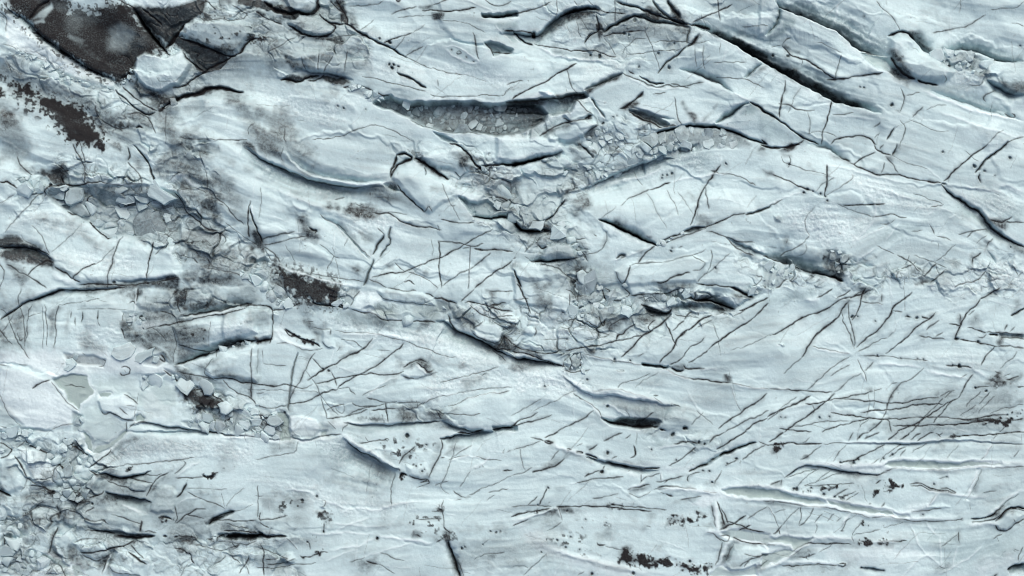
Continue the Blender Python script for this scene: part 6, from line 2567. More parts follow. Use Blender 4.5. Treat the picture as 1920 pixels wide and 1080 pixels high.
# ---- crushed zones: facets of broken ice with dirt in the joints
JAM = np.zeros_like(Z)
for kind, a, p in feats:
    if kind != 'j': continue
    w = window(p, 60)
    if w is None: continue
    s = poly_field(p, w) + (n_d[w] - .5) * 70 + (n_e[w] - .5) * 16
    JAM[w] = np.maximum(JAM[w], a[0] * sstep(-16, 26, s))
for kind, a, p in feats:
    if kind == 'h' and a[0] >= 10:
        w = window(p, 10)
        if w is None: continue
        JAM[w] *= 1 - .8 * sstep(-3, 5, poly_field(p, w))
wx_ = U + (fbm(GX, GY, 40, 3, 61) - .5) * 34
wy_ = V + (fbm(GX, GY, 40, 3, 62) - .5) * 30
wu = wx_ * .80 + wy_ * .30; wv = wy_ * 1.15 - wx_ * .22
for wl, amp, sd in ((42, 1.0, 1), (19, .62, 2), (9.5, .3, 3)):
    bd, r1, r2, r3, ox_, oy_ = worley(wu, wv, wl, sd)
    on = JAM * sstep(.25, .55, r3 * .6 + n_d * .5)
    Z += on * amp * ((r1 - .5) * ox_ * .85 + (r2 - .5) * oy_ * .85 + (r3 - .5) * wl * .22) * sstep(0, 2.5, bd)
    line = np.exp(-(bd / (.55 + .9 * n_a * amp)) ** 1.6) * np.clip(2.8 * n_b - .6, 0, 1) * np.clip(2.4 * n_e - .4, 0, 1)
    DIRT = np.maximum(DIRT, np.clip(on * line * (.55 + .5 * amp), 0, .95))
    Z -= on * line * wl * .07
    DUST_SHADE = np.maximum(DUST_SHADE, on * .5 * sstep(.45, .9, r2) * (.4 + .8 * n_d) * sstep(-1, 8, ox_ * (r1 - .5) * 2 + 3))
upper0 = sstep(760, 420, GY + .25 * (GX - 960)) * .7 + .3
# larger plates elsewhere lean a little, each its own way
bd, r1, r2, r3, ox_, oy_ = worley(wu * .75, wv * 1.3, 130, 4)
Z += near * ((r1 - .5) * ox_ * .09 + (r2 - .5) * oy_ * .09) * upper0 * sstep(0, 8, bd)

# ---- plain surface kinds
for kind, a, p in feats:
    if kind in 'qfwkzpms' :
        soft = {'q': None, 'f': 22., 'w': None, 'k': None, 'z': None, 'p': 1.5, 'm': 3., 's': 9.}[kind]
        if soft is None:
            soft = a[1] if len(a) > 1 else 6.
        w = window(p, soft * 4 + 22)
        if w is None: continue
        s = poly_field(p, w)
        rag = (n_e[w] - .5) * soft * 1.6
        mask = sstep(-soft, soft, s + rag)
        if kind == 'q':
            BLUE[w] = np.maximum(BLUE[w], a[0] * mask)  # bare blue ice; also paints some slope shading into the colour
        elif kind == 'f':
            FROST[w] = np.maximum(FROST[w], a[0] * mask)
        elif kind == 'w':
            SNOW[w] = np.maximum(SNOW[w], a[0] * mask)
            DUST_SHADE[w] *= 1 - .6 * a[0] * mask
        elif kind == 'k':  # dusty grey wash; also paints shade of slopes and crevasses into the colour
            s2 = s + (n_e[w] - .5) * soft * 2.2 + (n_d[w] - .5) * soft * 3.0
            mask = sstep(-1.35 * soft - 1, 1.35 * soft + 1, s2)
            tex = .34 + .45 * n_d[w] + .62 * wisp[w] + .22 * lic_f[w] + .18 * (n_c[w] - .5)
            if a[0] >= .8: tex = np.maximum(tex, .82)
            west = 1.12 if p[:, 0].mean() < 700 else 1.0
            DUST_SHADE[w] = np.maximum(DUST_SHADE[w], np.clip(west * a[0] * mask * tex * (1.0 + .3 * a[0]), 0, 1))
        elif kind in 'zp':
            mk = sstep(-1.2, 1.2, s + (n_e[w] - .5) * 5) if kind == 'p' else mask
            if kind == 'p' and a[0] < .6: mk = sstep(-7, 7, s + (n_e[w] - .5) * 16 + (n_d[w] - .5) * 22)
            if kind == 'p' and a[0] < .6: mk = mk * (.45 + .9 * n_d[w])
            POOL[w] = np.maximum(POOL[w], a[0] * mk)
            if kind == 'p':
                lev = np.median(Z[w][s > 0]) - 3.0 if (s > 0).any() else -3.
                mf = sstep(-5, 1, s) * (1 if a[0] >= .6 else .2)
                Z[w] = Z[w] * (1 - mf) + lev * mf
                SNOW[w] = np.maximum(SNOW[w], .8 * sstep(-9, -2, s) * (1 - mk) * (1 if a[0] >= .6 else .25))
                if a[0] >= .6:
                    ident += 1
                    owner_pool.append((ident, p.mean(0), p))
                    claim(w, s + (n_e[w] - .5) * 5 > 0, ident, 9)
        elif kind == 'm':
            sm_ = 1.0 if np.prod(p.max(0) - p.min(0)) > 9000 else 1.5
            th = s / 7.0 + (n_e[w] - .5) * 2.6 * sm_ + (n_c[w] - .5) * 2.0 * sm_ + (n_p[w] - .5) * .8
            mk = sstep(-.42, .42, th + (a[0] - (.9 if sm_ == 1.0 else .97)) * 2.0) * sstep(-7, -3, s + (n_e[w] - .5) * 9)
            lvl = .55 + .45 * a[0]
            if np.prod(p.max(0) - p.min(0)) > 9000: lvl = lvl * np.clip(.42 + .75 * lic_c[w] + .45 * n_d[w], 0, 1)
            DIRT[w] = np.maximum(DIRT[w], lvl * mk)
            rng_ = float(np.clip(.42 * min(p.max(0) - p.min(0)), 4, 22))
            DUST_SHADE[w] = np.maximum(DUST_SHADE[w], .85 * a[0] * sstep(-rng_, 5, s + (n_d[w] - .5) * .6 * rng_) * (.25 + .9 * n_e[w]))
            spk = sstep(.0, .10, n_c[w] * .6 + n_p[w] * .4 - .60 + sstep(-1.2 * rng_, 3, s) * .17 - .03)
            DIRT[w] = np.maximum(DIRT[w], .9 * a[0] * spk * sstep(-1.2 * rng_, -.5 * rng_, s))
            Z[w] += .8 * mk * n_c[w]
            if a[0] >= .85:
                ident += 1
                owner_dirt.append((ident, p.mean(0), p))
                claim(w, (mk > .5), ident, 8)
        elif kind == 's':
            sp = sstep(.60, .68, n_c[w] * .62 + n_e[w] * .38 + .10 * (a[0] - .5))
            DIRT[w] = np.maximum(DIRT[w], .85 * sp * sstep(-6, 10, s))
    elif kind == 'o':
        for x0, y0, r in p:
            q = np.array([[x0, y0]])
            w = window(q, r + 8)
            if w is None: continue
            d = np.hypot(U[w] - x0, V[w] - y0) + (n_c[w] - .5) * r * .9
            mk = 1 - sstep(r * .40, r * 1.0, d)
            DIRT[w] = np.maximum(DIRT[w], a[0] * mk)
            Z[w] -= 1.4 * r * mk
            DUST_SHADE[w] = np.maximum(DUST_SHADE[w], .35 * np.exp(-(d / (r * 2 + 1)) ** 2))

for kind, a, p in feats:
    if kind == 'x':
        w = window(p, 2 * a[1] + 6)
        if w is None: continue
        s = poly_field(p, w)
        mk = a[0] * sstep(-a[1], a[1], s + (n_e[w] - .5) * a[1] * 1.5) * (.6 + .6 * n_d[w]).clip(0, 1)
        DIRT[w] *= 1 - mk.clip(0, 1)
        DUST_SHADE[w] *= 1 - .8 * mk.clip(0, 1)
    elif kind == 'B':
        w = window(p, 8)
        if w is None: continue
        s = poly_field(p, w)
        mk = sstep(-3, 4, s)
        Z[w] -= .30 * a[0] * mk
        DUST_SHADE[w] = np.maximum(DUST_SHADE[w], .42 * mk * (.3 + 1.0 * n_d[w]))
        rubble.append((a[0] * 1.3, p, a[1] if len(a) > 1 else 1.0))

# ---- cracks with their dirt fill, and raised frost veins
def crack(p, wd, am, ident=None, halo=1.0):
    deep = wd >= 4
    wd = wd * (1.0 if am >= .75 else .84) if wd < 4 else 3.4 + (wd - 4) * .75
    p = smooth(p)
    w = window(p, 5 * wd + 9)
    if w is None: return None
    d, sg, t, L = line_field(p, w)
    tap = np.clip(np.minimum(t + .02, 1.02 - t) * L / max(8, L * .13), 0, 1) ** .6
    ww = wd * (.55 + .9 * n_a[w]) * (.4 + .6 * tap)
    brk = np.clip(1.55 * (.35 * n_c[w] + .65 * n_b[w]) + .42 + (wd - 2) * .12, .3, 1.0)
    core = np.exp(-(d / (.31 * ww + .36)) ** 2.2)
    DIRT[w] = np.maximum(DIRT[w], np.clip(am * core * np.minimum(tap * 1.5, 1) * brk * (1.3 + .07 * wd), 0, .86 if wd < 2.6 else 1))
    g = np.exp(-(d / (1.6 * wd + 2.2)) ** 1.4) * tap
    DUST_SHADE[w] = np.maximum(DUST_SHADE[w], halo * am * .42 * g * np.clip(2.4 * n_e[w] - .75, 0, 1))
    Z[w] -= ((.16 if wd < 3 else .34) * wd) * tap * np.exp(-(d / (.40 * ww + .6)) ** 2)
    if deep:
        Z[w] -= 1.2 * wd * tap * core
    if ident:
        claim(w, (d < .55 * ww + .75) & (tap > .25), ident, 5)
    return w
for kind, a, p in feats:
    if kind == 'c':
        ln = np.hypot(*np.diff(p, axis=0).T).sum()
        if a[0] >= 1.8 and ln > 14:
            ident += 1
            owner_crack.append((ident, p[len(p) // 2], 'crack'))
            crack(p, a[0], a[1], ident)
        else:
            crack(p, a[0], a[1])
for kind, a, p in feats:
    if kind == 'v':
        q = smooth(p)
        w = window(q, 2.5 * a[0] + 6)
        if w is None: continue
        d, sg, t, L = line_field(q, w)
        tap = np.clip(np.minimum(t + .02, 1.02 - t) * L / max(8, L * .2), 0, 1) ** .6
        ww = a[0] * (.6 + .8 * n_a[w])
        mk = a[1] * tap * np.exp(-(d / (.42 * ww + .5)) ** 2)
        SNOW[w] = np.maximum(SNOW[w], np.clip(mk * 1.2, 0, 1))
        Z[w] += .42 * a[0] * tap * np.exp(-(d / (.7 * ww + .8)) ** 2)
        k = 1 - .8 * np.clip(mk, 0, 1)
        DUST_SHADE[w] *= k; DIRT[w] *= k
        if a[0] >= 2.5 and L > 25:
            ident += 1
            owner_crack.append((ident, p[len(p) // 2], 'frost_vein'))
            claim(w, (mk > .3) & (LAB[w] < 1000), ident, 4)

# ---- unsurveyed hairlines between the surveyed ones
rr = random.Random(5)
for i in range(620):
    x0, y0 = rr.uniform(-60, 1980), rr.uniform(-60, 1140)
    base = rr.choice([-52, -40, -35, 82, 96, 12, 20, 8]) + rr.uniform(-9, 9)
    L = rr.uniform(14, 75)
    pts, x, y, an = [(x0, y0)], x0, y0, math.radians(base)
    for k in range(4):
        an += rr.uniform(-.10, .10)
        x += math.cos(an) * L / 4; y += math.sin(an) * L / 4
        pts.append((x, y))
    pts = np.array(pts)
    if i % 3 == 0:
        q = smooth(pts); w = window(q, 8)
        if w is None: continue
        d, sg, t, LL = line_field(q, w)
        mk = .5 * np.clip(np.minimum(t, 1 - t) * 5, 0, 1) * np.exp(-(d / 1.0) ** 2)
        SNOW[w] = np.maximum(SNOW[w], mk); Z[w] += .8 * mk
    else:
        crack(pts, rr.uniform(.7, 1.2), rr.uniform(.12, .38))

# ---- fine dark filigree where the grey wash is strong
gat = sstep(.12, .5, DUST_SHADE)
DIRT = np.maximum(DIRT, np.clip((.4 * vein_a + .2 * vein_b) * gat * (n_b * 2.4 - .9).clip(0, 1), 0, .6) * near)

# ---- natural unevenness, grain and thin dust everywhere
fine = np.clip(near + .0, 0, 1)
Z += (fbm(GX, GY, 330, 2, 21) - .5) * 16
Z += (fbm(GX, GY, 70, 3, 22) - .5) * 5.0
flow = GY - GX * .16
rough = sstep(.42, .62, fbm(GX, GY, 110, 3, 63))
fold = np.clip(1 - np.abs(2 * lic_w - 1) * 1.6, 0, 1)
upper = sstep(760, 420, GY + .25 * (GX - 960)) * .6 + .4
upper = upper + .45 * sstep(1000, 500, GX) * sstep(640, 440, GY)
Z += ((lic_w - .5) * 18 + fold * 5.5 * rough) * near * upper * (1 - POOL)
Z += ((lic_c - .5) * (.7 + 1.8 * rough) + (lic_m - .5) * (.3 + 1.1 * rough + 1.2 * FROST) + (lic_f - .5) * (.12 + .3 * rough + .7 * FROST)) * near * (1 - POOL)
Z += (n_c - .5) * (.35 + 1.5 * FROST + .5 * SNOW) * fine * (1 - POOL)
Z += (vnoise(GX, GY, 4.2, 25) - .5) * (.18 + .9 * FROST) * fine * (1 - POOL)
thin = np.clip((.5 * lic_m + .5 * lic_c - .50) * 1.1, 0, 1) * np.clip(n_d * 2 - .6, 0, 1)
patch = np.clip((fbm(GX, GY, 150, 4, 27) - .52) * 1.4, 0, .5)
DUST_SHADE = np.clip(np.maximum(DUST_SHADE, .08 * n_e * n_d + thin * .5 + patch * wisp * .6) + (lic_f - .5) * .05 * (1 - POOL) * near, 0, 1)
speck = sstep(.80, .86, n_c * .5 + vnoise(GX, GY, 3.4, 28) * .5) * np.clip(n_d * 2.2 - 1.0, 0, 1) * .7 * near
DIRT = np.maximum(DIRT, speck)
FROST = np.clip(FROST * (.55 + .9 * n_d) + .18 * n_d + .5 * (lic_m - .45).clip(0, 1), 0, 1)
# weathered crust lies thickest on convex rims
def blur(A, r):
    for axs in (0, 1):
        c = np.cumsum(np.concatenate([np.repeat(A.take([0], axs), r + 1, axs), A, np.repeat(A.take([-1], axs), r, axs)], axs), axs, dtype=np.float64)
        n = A.shape[axs]
        A = ((c.take(range(2 * r + 1, 2 * r + 1 + n), axs) - c.take(range(0, n), axs)) / (2 * r + 1)).astype(np.float32)
    return A
conv = blur(Z, 1) - blur(blur(Z, 5), 4)
SNOW = np.maximum(SNOW, np.clip((conv - .3) * .20, 0, .5) * (.35 + .9 * n_d) * near * (1 - POOL) * (1 - np.clip(DUST_SHADE * 1.4, 0, 1)))
# ground far outside the surveyed field: the same kind of ice, broader swells
far = 1 - near
Z += far * ((fbm(GX, GY, 900, 3, 31) - .5) * 60)
# ------------------------------------------------------------------ slabs and ridges of ice between the crevasses
SLABS = [
('ice_jumble','broken ice','jumble of broken ice between the dark sediment band and the smooth cracked ridge at left','-60,340 290,340 400,380 440,430 420,500 350,475 250,450 120,370 -60,430'),
('ice_shoulder','ice shoulder','grey-stained ice shoulder between the heart-shaped block and the long curved ridge','230,180 330,198 345,258 395,300 415,380 350,400 300,340 290,270'),
('ice_bank','ice bank','sooty broken ice bank around the grey-topped boulder at the top','400,100 470,70 540,30 640,-60 720,-60 700,30 650,70 620,140 560,152 480,140 330,197 300,185'),
('ice_jumble','broken ice','collapsed broken ice with stepped teeth at the centre, west of the great hump','790,270 880,268 1060,250 1100,330 1080,400 1090,560 1000,565 1000,470 900,420 790,398 735,338'),
('ice_bench','ice bench','low bench of small rubble arched under the long curved crack','960,275 1180,218 1400,248 1440,290 1330,275 1090,352'),
('ice_bench','ice bench','stepped ice bench along the south bank of the grey brash gully','880,265 960,245 1000,200 1100,168 1180,203 1190,225 1060,262 880,302 830,275'),
('ice_jumble','broken ice','crumbled band of broken ice running right from the dark junction pit','1560,515 1640,460 1760,455 2000,470 2000,535 1580,538'),
('ice_jumble','broken ice','broken belt of knobbly ice below the round dome and the long plate','1090,478 1180,480 1330,490 1480,490 1580,535 1380,588 1180,622 1150,652 1060,692 960,672 850,612 850,575 1000,582 1090,560'),
('ice_strip','ice strip','smooth pale strip of flat blocks between the mud hollow and the knobbly rubble','630,545 690,520 830,560 860,612 820,605 640,577'),
('ice_fold','ice fold','dark folded ice beneath the smooth cracked ridge at far left','-60,450 150,530 330,523 345,560 110,570 -60,640'),
('snow_flat','snow','snowy flat holding the grey frozen pools at lower left','-60,650 150,660 250,648 335,658 360,720 500,770 520,822 400,814 265,807 150,802 -60,700'),
('ice_bank','ice bank','muddy ice bank sloping down from the striped block to the small green pool','330,655 430,700 480,725 545,785 640,800 640,817 520,822 420,765 340,700'),
('ice_jumble','broken ice','shattered ice and dark slits filling the lower left corner','-60,800 175,832 240,905 340,945 480,985 560,1140 -60,1140'),
('ice_plain','ice plain','veined ice plain with white frost lines along the bottom edge, left of the upright groove','480,988 830,988 842,1140 558,1140'),
('ice_plate','ice plate','speckled triangular plate above the point of the furrowed ridge','640,803 830,798 900,808 830,887 757,892 700,862'),
('ice_plate','ice plate','plate around the small grey patch below the lens-shaped hollow','830,850 1000,798 1230,783 1330,812 1300,862 1220,882 1090,847 960,830'),
('ice_plate','ice plate','pale plate between the beaded black crack and the long frozen lead','1200,912 1330,830 1450,823 1490,880 1345,937 1340,962 1050,952'),
('ice_flat','ice flat','flat pale ice around the grey branching channel at the bottom right','1335,1000 1695,995 1695,1140 1335,1140'),
('ice_trough','ice trough','frosted trough of crushed ice between the corner plateau and the right-hand ridge','1690,58 1760,86 2000,110 2000,192 1840,150 1760,162'),
('ice_slab','ice slab','black sediment-coated ice slab filling the upper left corner above the smooth snow strip',
 '20,20 98,85 160,125 220,150 245,115 285,95 300,90 270,50 230,15 200,-40 130,-60 20,-60'),
('ice_block','ice block','smooth pale heart-shaped ice block framed by black gaps at upper left',
 '257,108 290,101 322,107 340,94 350,106 357,120 345,142 336,158 302,172 275,165 258,148'),
('ice_slab','ice slab','rounded slab flecked with dark pebbles just right of the heart-shaped block',
 '338,60 345,47 375,40 425,42 460,47 472,65 460,78 445,95 425,102 390,90 360,75'),
('snow_strip','snow','smooth pale snow strip along the lower edge of the black sediment slab',
 '15,22 32,38 62,60 100,92 140,115 175,135 205,150 215,152 207,160 175,155 140,145 110,130 85,115 65,102 35,95 15,82'),
('ice_bank','ice bank','streaked ice bank carrying the ragged dark sediment band at far left',
 '-60,95 60,110 140,155 210,168 245,245 290,270 290,340 170,342 120,345 -60,345'),
('ice_boulder','ice boulder','grey-topped boulder of ice wedged under the black gap at the top',
 '542,42 562,28 585,32 610,42 628,55 625,65 610,68 588,65 568,60 552,50'),
('ice_ridge','ice ridge','smooth white ridge crossed by thin dark cracks below the jumbled block field',
 '2,438 15,420 30,410 75,370 100,375 130,405 160,420 200,448 235,442 270,460 325,470 335,495 335,520 275,522 215,523 150,528 100,495 95,475 75,460 45,445'),
('ice_ridge','ice ridge','broad smooth ridge with a curled white lower lip south of the grey brash gully',
 '325,200 420,165 480,145 560,155 640,175 700,200 790,245 870,265 840,275 740,288 735,335 700,343 640,335 580,318 545,290 530,265 480,255 340,258'),
('ice_ridge','ice ridge','long curved ridge with a furrowed blue-grey back beneath the curled lip',
 '385,270 470,280 500,300 600,345 730,352 790,398 720,410 715,430 700,480 670,530 600,515 520,498 490,460 440,400 395,330'),
('ice_ridge','ice ridge','wide pale ridge along the north bank of the grey brash gully',
 '560,100 640,95 650,70 700,30 800,35 900,30 960,80 1060,112 1160,105 1230,132 1165,136 1095,170 1050,190 960,188 890,190 800,185 720,162 660,150 620,138'),
('ice_shelf','ice shelf','flat pale ice shelf above the arched black crevasse at top centre',
 '890,-60 1120,-60 1115,12 1060,20 1035,30 1010,55 960,60 900,28'),
('ice_plate','ice plate','plate stained by a branching brown network right of the arched crevasse',
 '1125,22 1200,30 1290,48 1300,60 1280,90 1232,130 1160,105 1050,82 1125,30'),
('ice_plate','ice plate','clean white plate above the dark pit at the meeting of the brown stains',
 '1180,-60 1440,-60 1465,5 1455,55 1440,70 1400,85 1340,55 1300,45 1250,15'),
('ice_plate','ice plate','four-sided plate between the dark pit and the long blue crevasse',
 '1308,65 1360,80 1430,118 1395,146 1345,144 1290,130 1240,125'),
('ice_ridge','ice ridge','narrow ridge between the long dark crevasse and the frosted trough at upper right',
 '1445,60 1483,24 1530,40 1580,75 1620,105 1660,135 1720,165 1665,205 1590,185 1530,158 1480,125 1445,105'),
('ice_fin','ice fin','rounded finger of ice with a dark undercut tip in the upper right trough',
 '1672,75 1690,70 1710,75 1720,92 1740,107 1770,125 1785,135 1772,150 1747,150 1722,147 1705,142 1685,132 1672,115'),
('ice_plateau','ice plateau','smooth open ice plateau filling the upper right corner',
 '1520,-60 2000,-60 2000,112 1890,112 1830,98 1760,88 1730,65 1690,55 1665,75 1600,35'),
('ice_ridge','ice ridge','low tapering ridge under the dark slit at the right edge',
 '1775,168 1845,150 1880,165 1930,180 2000,190 2000,232 1900,222 1850,200'),
('ice_ridge','ice ridge','long white ridge with cross cracks running along the south side of the long dark crevasse',
 '1310,60 1440,125 1560,195 1650,210 1700,225 1700,255 1675,300 1640,325 1560,305 1500,262 1440,215 1390,165 1330,130'),
('ice_ridge','ice ridge','broad ridge crossed by two slanting dark cracks at the right edge',
 '1700,220 1760,235 1850,252 2000,270 2000,345 1880,345 1765,343 1640,325 1675,300 1700,255'),
('ice_plate','ice plate','angular plate holding a blue-shadowed notch above the long curved crack',
 '1180,140 1300,150 1390,190 1440,218 1510,268 1470,272 1400,248 1340,236 1260,237 1230,225 1175,200'),
('ice_ridge','ice ridge','great pale hump north of the black lens-shaped gash near the centre',
 '1085,352 1200,302 1310,272 1350,275 1420,295 1480,340 1560,385 1440,388 1400,410 1325,425 1235,457 1125,410'),
('ice_ridge','ice ridge','frosted sloping ridge left of the dark junction pit on the right side',
 '1440,285 1560,310 1640,328 1750,345 1830,405 1870,450 1840,465 1760,455 1640,460 1590,505 1560,515 1480,490 1385,435 1440,400 1560,383 1480,330'),
('ice_ridge','ice ridge','pale ridge east of the blue winding crevasse at the right edge',
 '1775,345 2000,345 2000,480 1915,460 1855,410 1820,375'),
('ice_plate','ice plate','central plate crossed by long dark diagonal and upright cracks',
 '735,425 830,430 940,425 1010,470 965,492 985,555 880,565 830,560 760,540 690,520 712,450'),
('ice_plate','ice plate','tilted plate with a grey stained hollow between two upright cracks',
 '965,495 985,493 1030,500 1060,512 1075,535 1085,575 1040,583 995,582 985,555'),
('ice_dome','ice dome','round pale knob with a dark dimple left of the black gash',
 '1075,408 1105,402 1140,425 1145,445 1125,470 1105,476 1090,468 1072,440'),
('ice_plate','ice plate','long pale plate with a rounded western nose below the black gash',
 '1155,512 1182,495 1235,492 1300,480 1328,490 1305,528 1260,528 1225,533 1185,535 1168,536 1157,522'),
('ice_ridge','ice ridge','wide ridge across the lower middle webbed with fine cracks on its western end',
 '515,580 640,575 700,580 830,602 850,620 960,680 1050,690 1000,720 960,730 880,770 840,795 720,798 640,795 545,782 480,765 425,725 420,680 480,650 512,640'),
('ice_plateau','ice plateau','huge gently domed white plateau with parallel slanting cracks on the right side',
 '1230,590 1380,582 1450,560 1580,530 1760,520 2000,520 2000,822 1560,822 1450,825 1330,812 1275,800 1280,770 1230,740 1400,722 1210,690 1165,650 1190,620'),
('ice_tongue','ice tongue','wrinkled tongue of ice with a white lip left of the small lens-shaped hollow',
 '1060,695 1120,735 1230,755 1275,765 1230,785 1130,788 1080,790 960,800 840,850 850,800 930,770 1000,725'),
('ice_ridge','ice ridge','smooth furrowed ridge across the lower left below the frozen pools',
 '175,882 240,835 265,805 400,812 500,822 640,815 700,860 755,890 830,885 830,990 640,1000 500,1000 400,975 350,925 280,895 225,898'),
('ice_wall','ice wall','pale ice wall streaked with upright grey stripes at the left edge',
 '50,572 110,568 230,560 250,590 225,635 250,650 150,660 55,655'),
('ice_block','ice block','striped grey block between two black rubble seams at left',
 '325,613 400,600 475,588 510,590 510,622 430,637 390,650 360,657 335,647'),
('ice_block','ice block','low grey block above the chain of small seam stones at left',
 '345,535 440,512 505,540 500,565 440,572 390,580 340,590'),
('ice_plate','ice plate','pale plate with a lens of thin cracks above the row of tiny floe gaps',
 '835,885 960,830 1090,845 1220,880 1160,910 1060,925 960,945 840,955'),
('ice_plate','ice plate','gently rolling plate dusted with dark grit along the bottom edge',
 '850,1000 960,970 1060,950 1200,955 1330,960 1345,1000 1340,1060 1220,1140 840,1140'),
('ice_ridge','ice ridge','low ridge with dark grit patches between the two long frozen leads at lower right',
 '1485,880 1560,878 1640,895 1680,878 1800,880 2000,876 2000,960 1850,955 1760,960 1690,958 1550,922 1450,912'),
('ice_ridge','ice ridge','narrow banded ridge of fine slanting cracks above the long frozen leads',
 '1440,835 1560,832 1760,835 2000,838 2000,862 1700,862 1650,868 1500,868 1420,860'),
('ice_plain','ice plain','flat grey ice plain scratched with white lines in the lower right corner',
 '1690,990 1790,985 1850,960 1900,975 2000,965 2000,1140 1690,1140'),
('ice_ridge','ice ridge','low cracked ridge between the frozen lead and the branching channel at lower right',
 '1345,935 1440,938 1560,955 1640,968 1640,1005 1600,1010 1490,1000 1350,1000'),
('ice_floe','ice floe','large flat snow-covered floe west of the frozen grey pools',
 '0,692 42,690 95,715 115,735 140,768 135,800 75,806 50,800 25,780 0,748'),
('ice_block','ice block','wedge-shaped white block among the rubble at the lower left edge',
 '37,842 50,838 68,842 88,855 108,872 115,882 105,902 85,910 72,907 55,882 43,865'),
('ice_block','ice block','scuffed grey block beside the white wedge at the left border',
 '0,865 15,855 30,860 42,875 52,892 43,912 15,922 0,912'),
('ice_block','ice block','upright pale tooth of ice beside the dark notch at lower left',
 '295,920 310,912 325,915 333,927 325,960 295,960 283,955'),
]
slab_ids = []
for i, (nm, cat, lab, pts) in enumerate(SLABS):
    p = np.array([[float(v) for v in q.split(',')] for q in pts.split()])
    w = window(p, 4)
    s = poly_field(p, w)
    claim(w, s > 0, 1 + i, .5)
    slab_ids.append(p)
# ------------------------------------------------------------------ materials
def new_mat(name):
    m = bpy.data.materials.new(name)
    m.use_nodes = True
    nt = m.node_tree
    for n in list(nt.nodes):
        nt.nodes.remove(n)
    out = nt.nodes.new('ShaderNodeOutputMaterial')
    bs = nt.nodes.new('ShaderNodeBsdfPrincipled')
    nt.links.new(bs.outputs[0], out.inputs[0])
    return m, nt, bs

class NT:
    def __init__(s, nt): s.nt = nt
    def link(s, a, b): s.nt.links.new(a, b)
    def val(s, sock, v):
        if hasattr(v, 'is_output'): s.link(v, sock)
        else: sock.default_value = v
    def math(s, op, a, b=0.0, c=None, clamp=False):
        n = s.nt.nodes.new('ShaderNodeMath'); n.operation = op; n.use_clamp = clamp
        s.val(n.inputs[0], a); s.val(n.inputs[1], b)
        if c is not None: s.val(n.inputs[2], c)
        return n.outputs[0]
    def mix(s, f, a, b):
        n = s.nt.nodes.new('ShaderNodeMix'); n.data_type = 'RGBA'
        s.val(n.inputs[0], f)
        for k, v in ((6, a), (7, b)):
            if hasattr(v, 'is_output'): s.link(v, n.inputs[k])
            else: n.inputs[k].default_value = (*v, 1)
        return n.outputs[2]
    def noise(s, vec, scale, detail=3, rough=.55):
        n = s.nt.nodes.new('ShaderNodeTexNoise')
        s.link(vec, n.inputs['Vector'])
        n.inputs['Scale'].default_value = scale
        n.inputs['Detail'].default_value = detail
        n.inputs['Roughness'].default_value = rough
        return n.outputs['Fac']
    def attr(s, name):
        n = s.nt.nodes.new('ShaderNodeAttribute'); n.attribute_name = name
        q = s.nt.nodes.new('ShaderNodeSeparateColor'); s.link(n.outputs['Color'], q.inputs[0])
        return q.outputs[0], q.outputs[1], q.outputs[2], n.outputs['Alpha']

C_ICE_A = (0.55, 0.73, 0.775)
C_ICE_B = (0.487, 0.665, 0.71)
C_FROST = (0.685, 0.84, 0.88)
C_SNOW = (0.695, 0.845, 0.895)
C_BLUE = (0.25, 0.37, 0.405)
C_DUST_SHADE = (0.102, 0.135, 0.154)
C_DIRT = (0.0105, 0.0112, 0.0128)
C_POOL = (0.285, 0.39, 0.385)

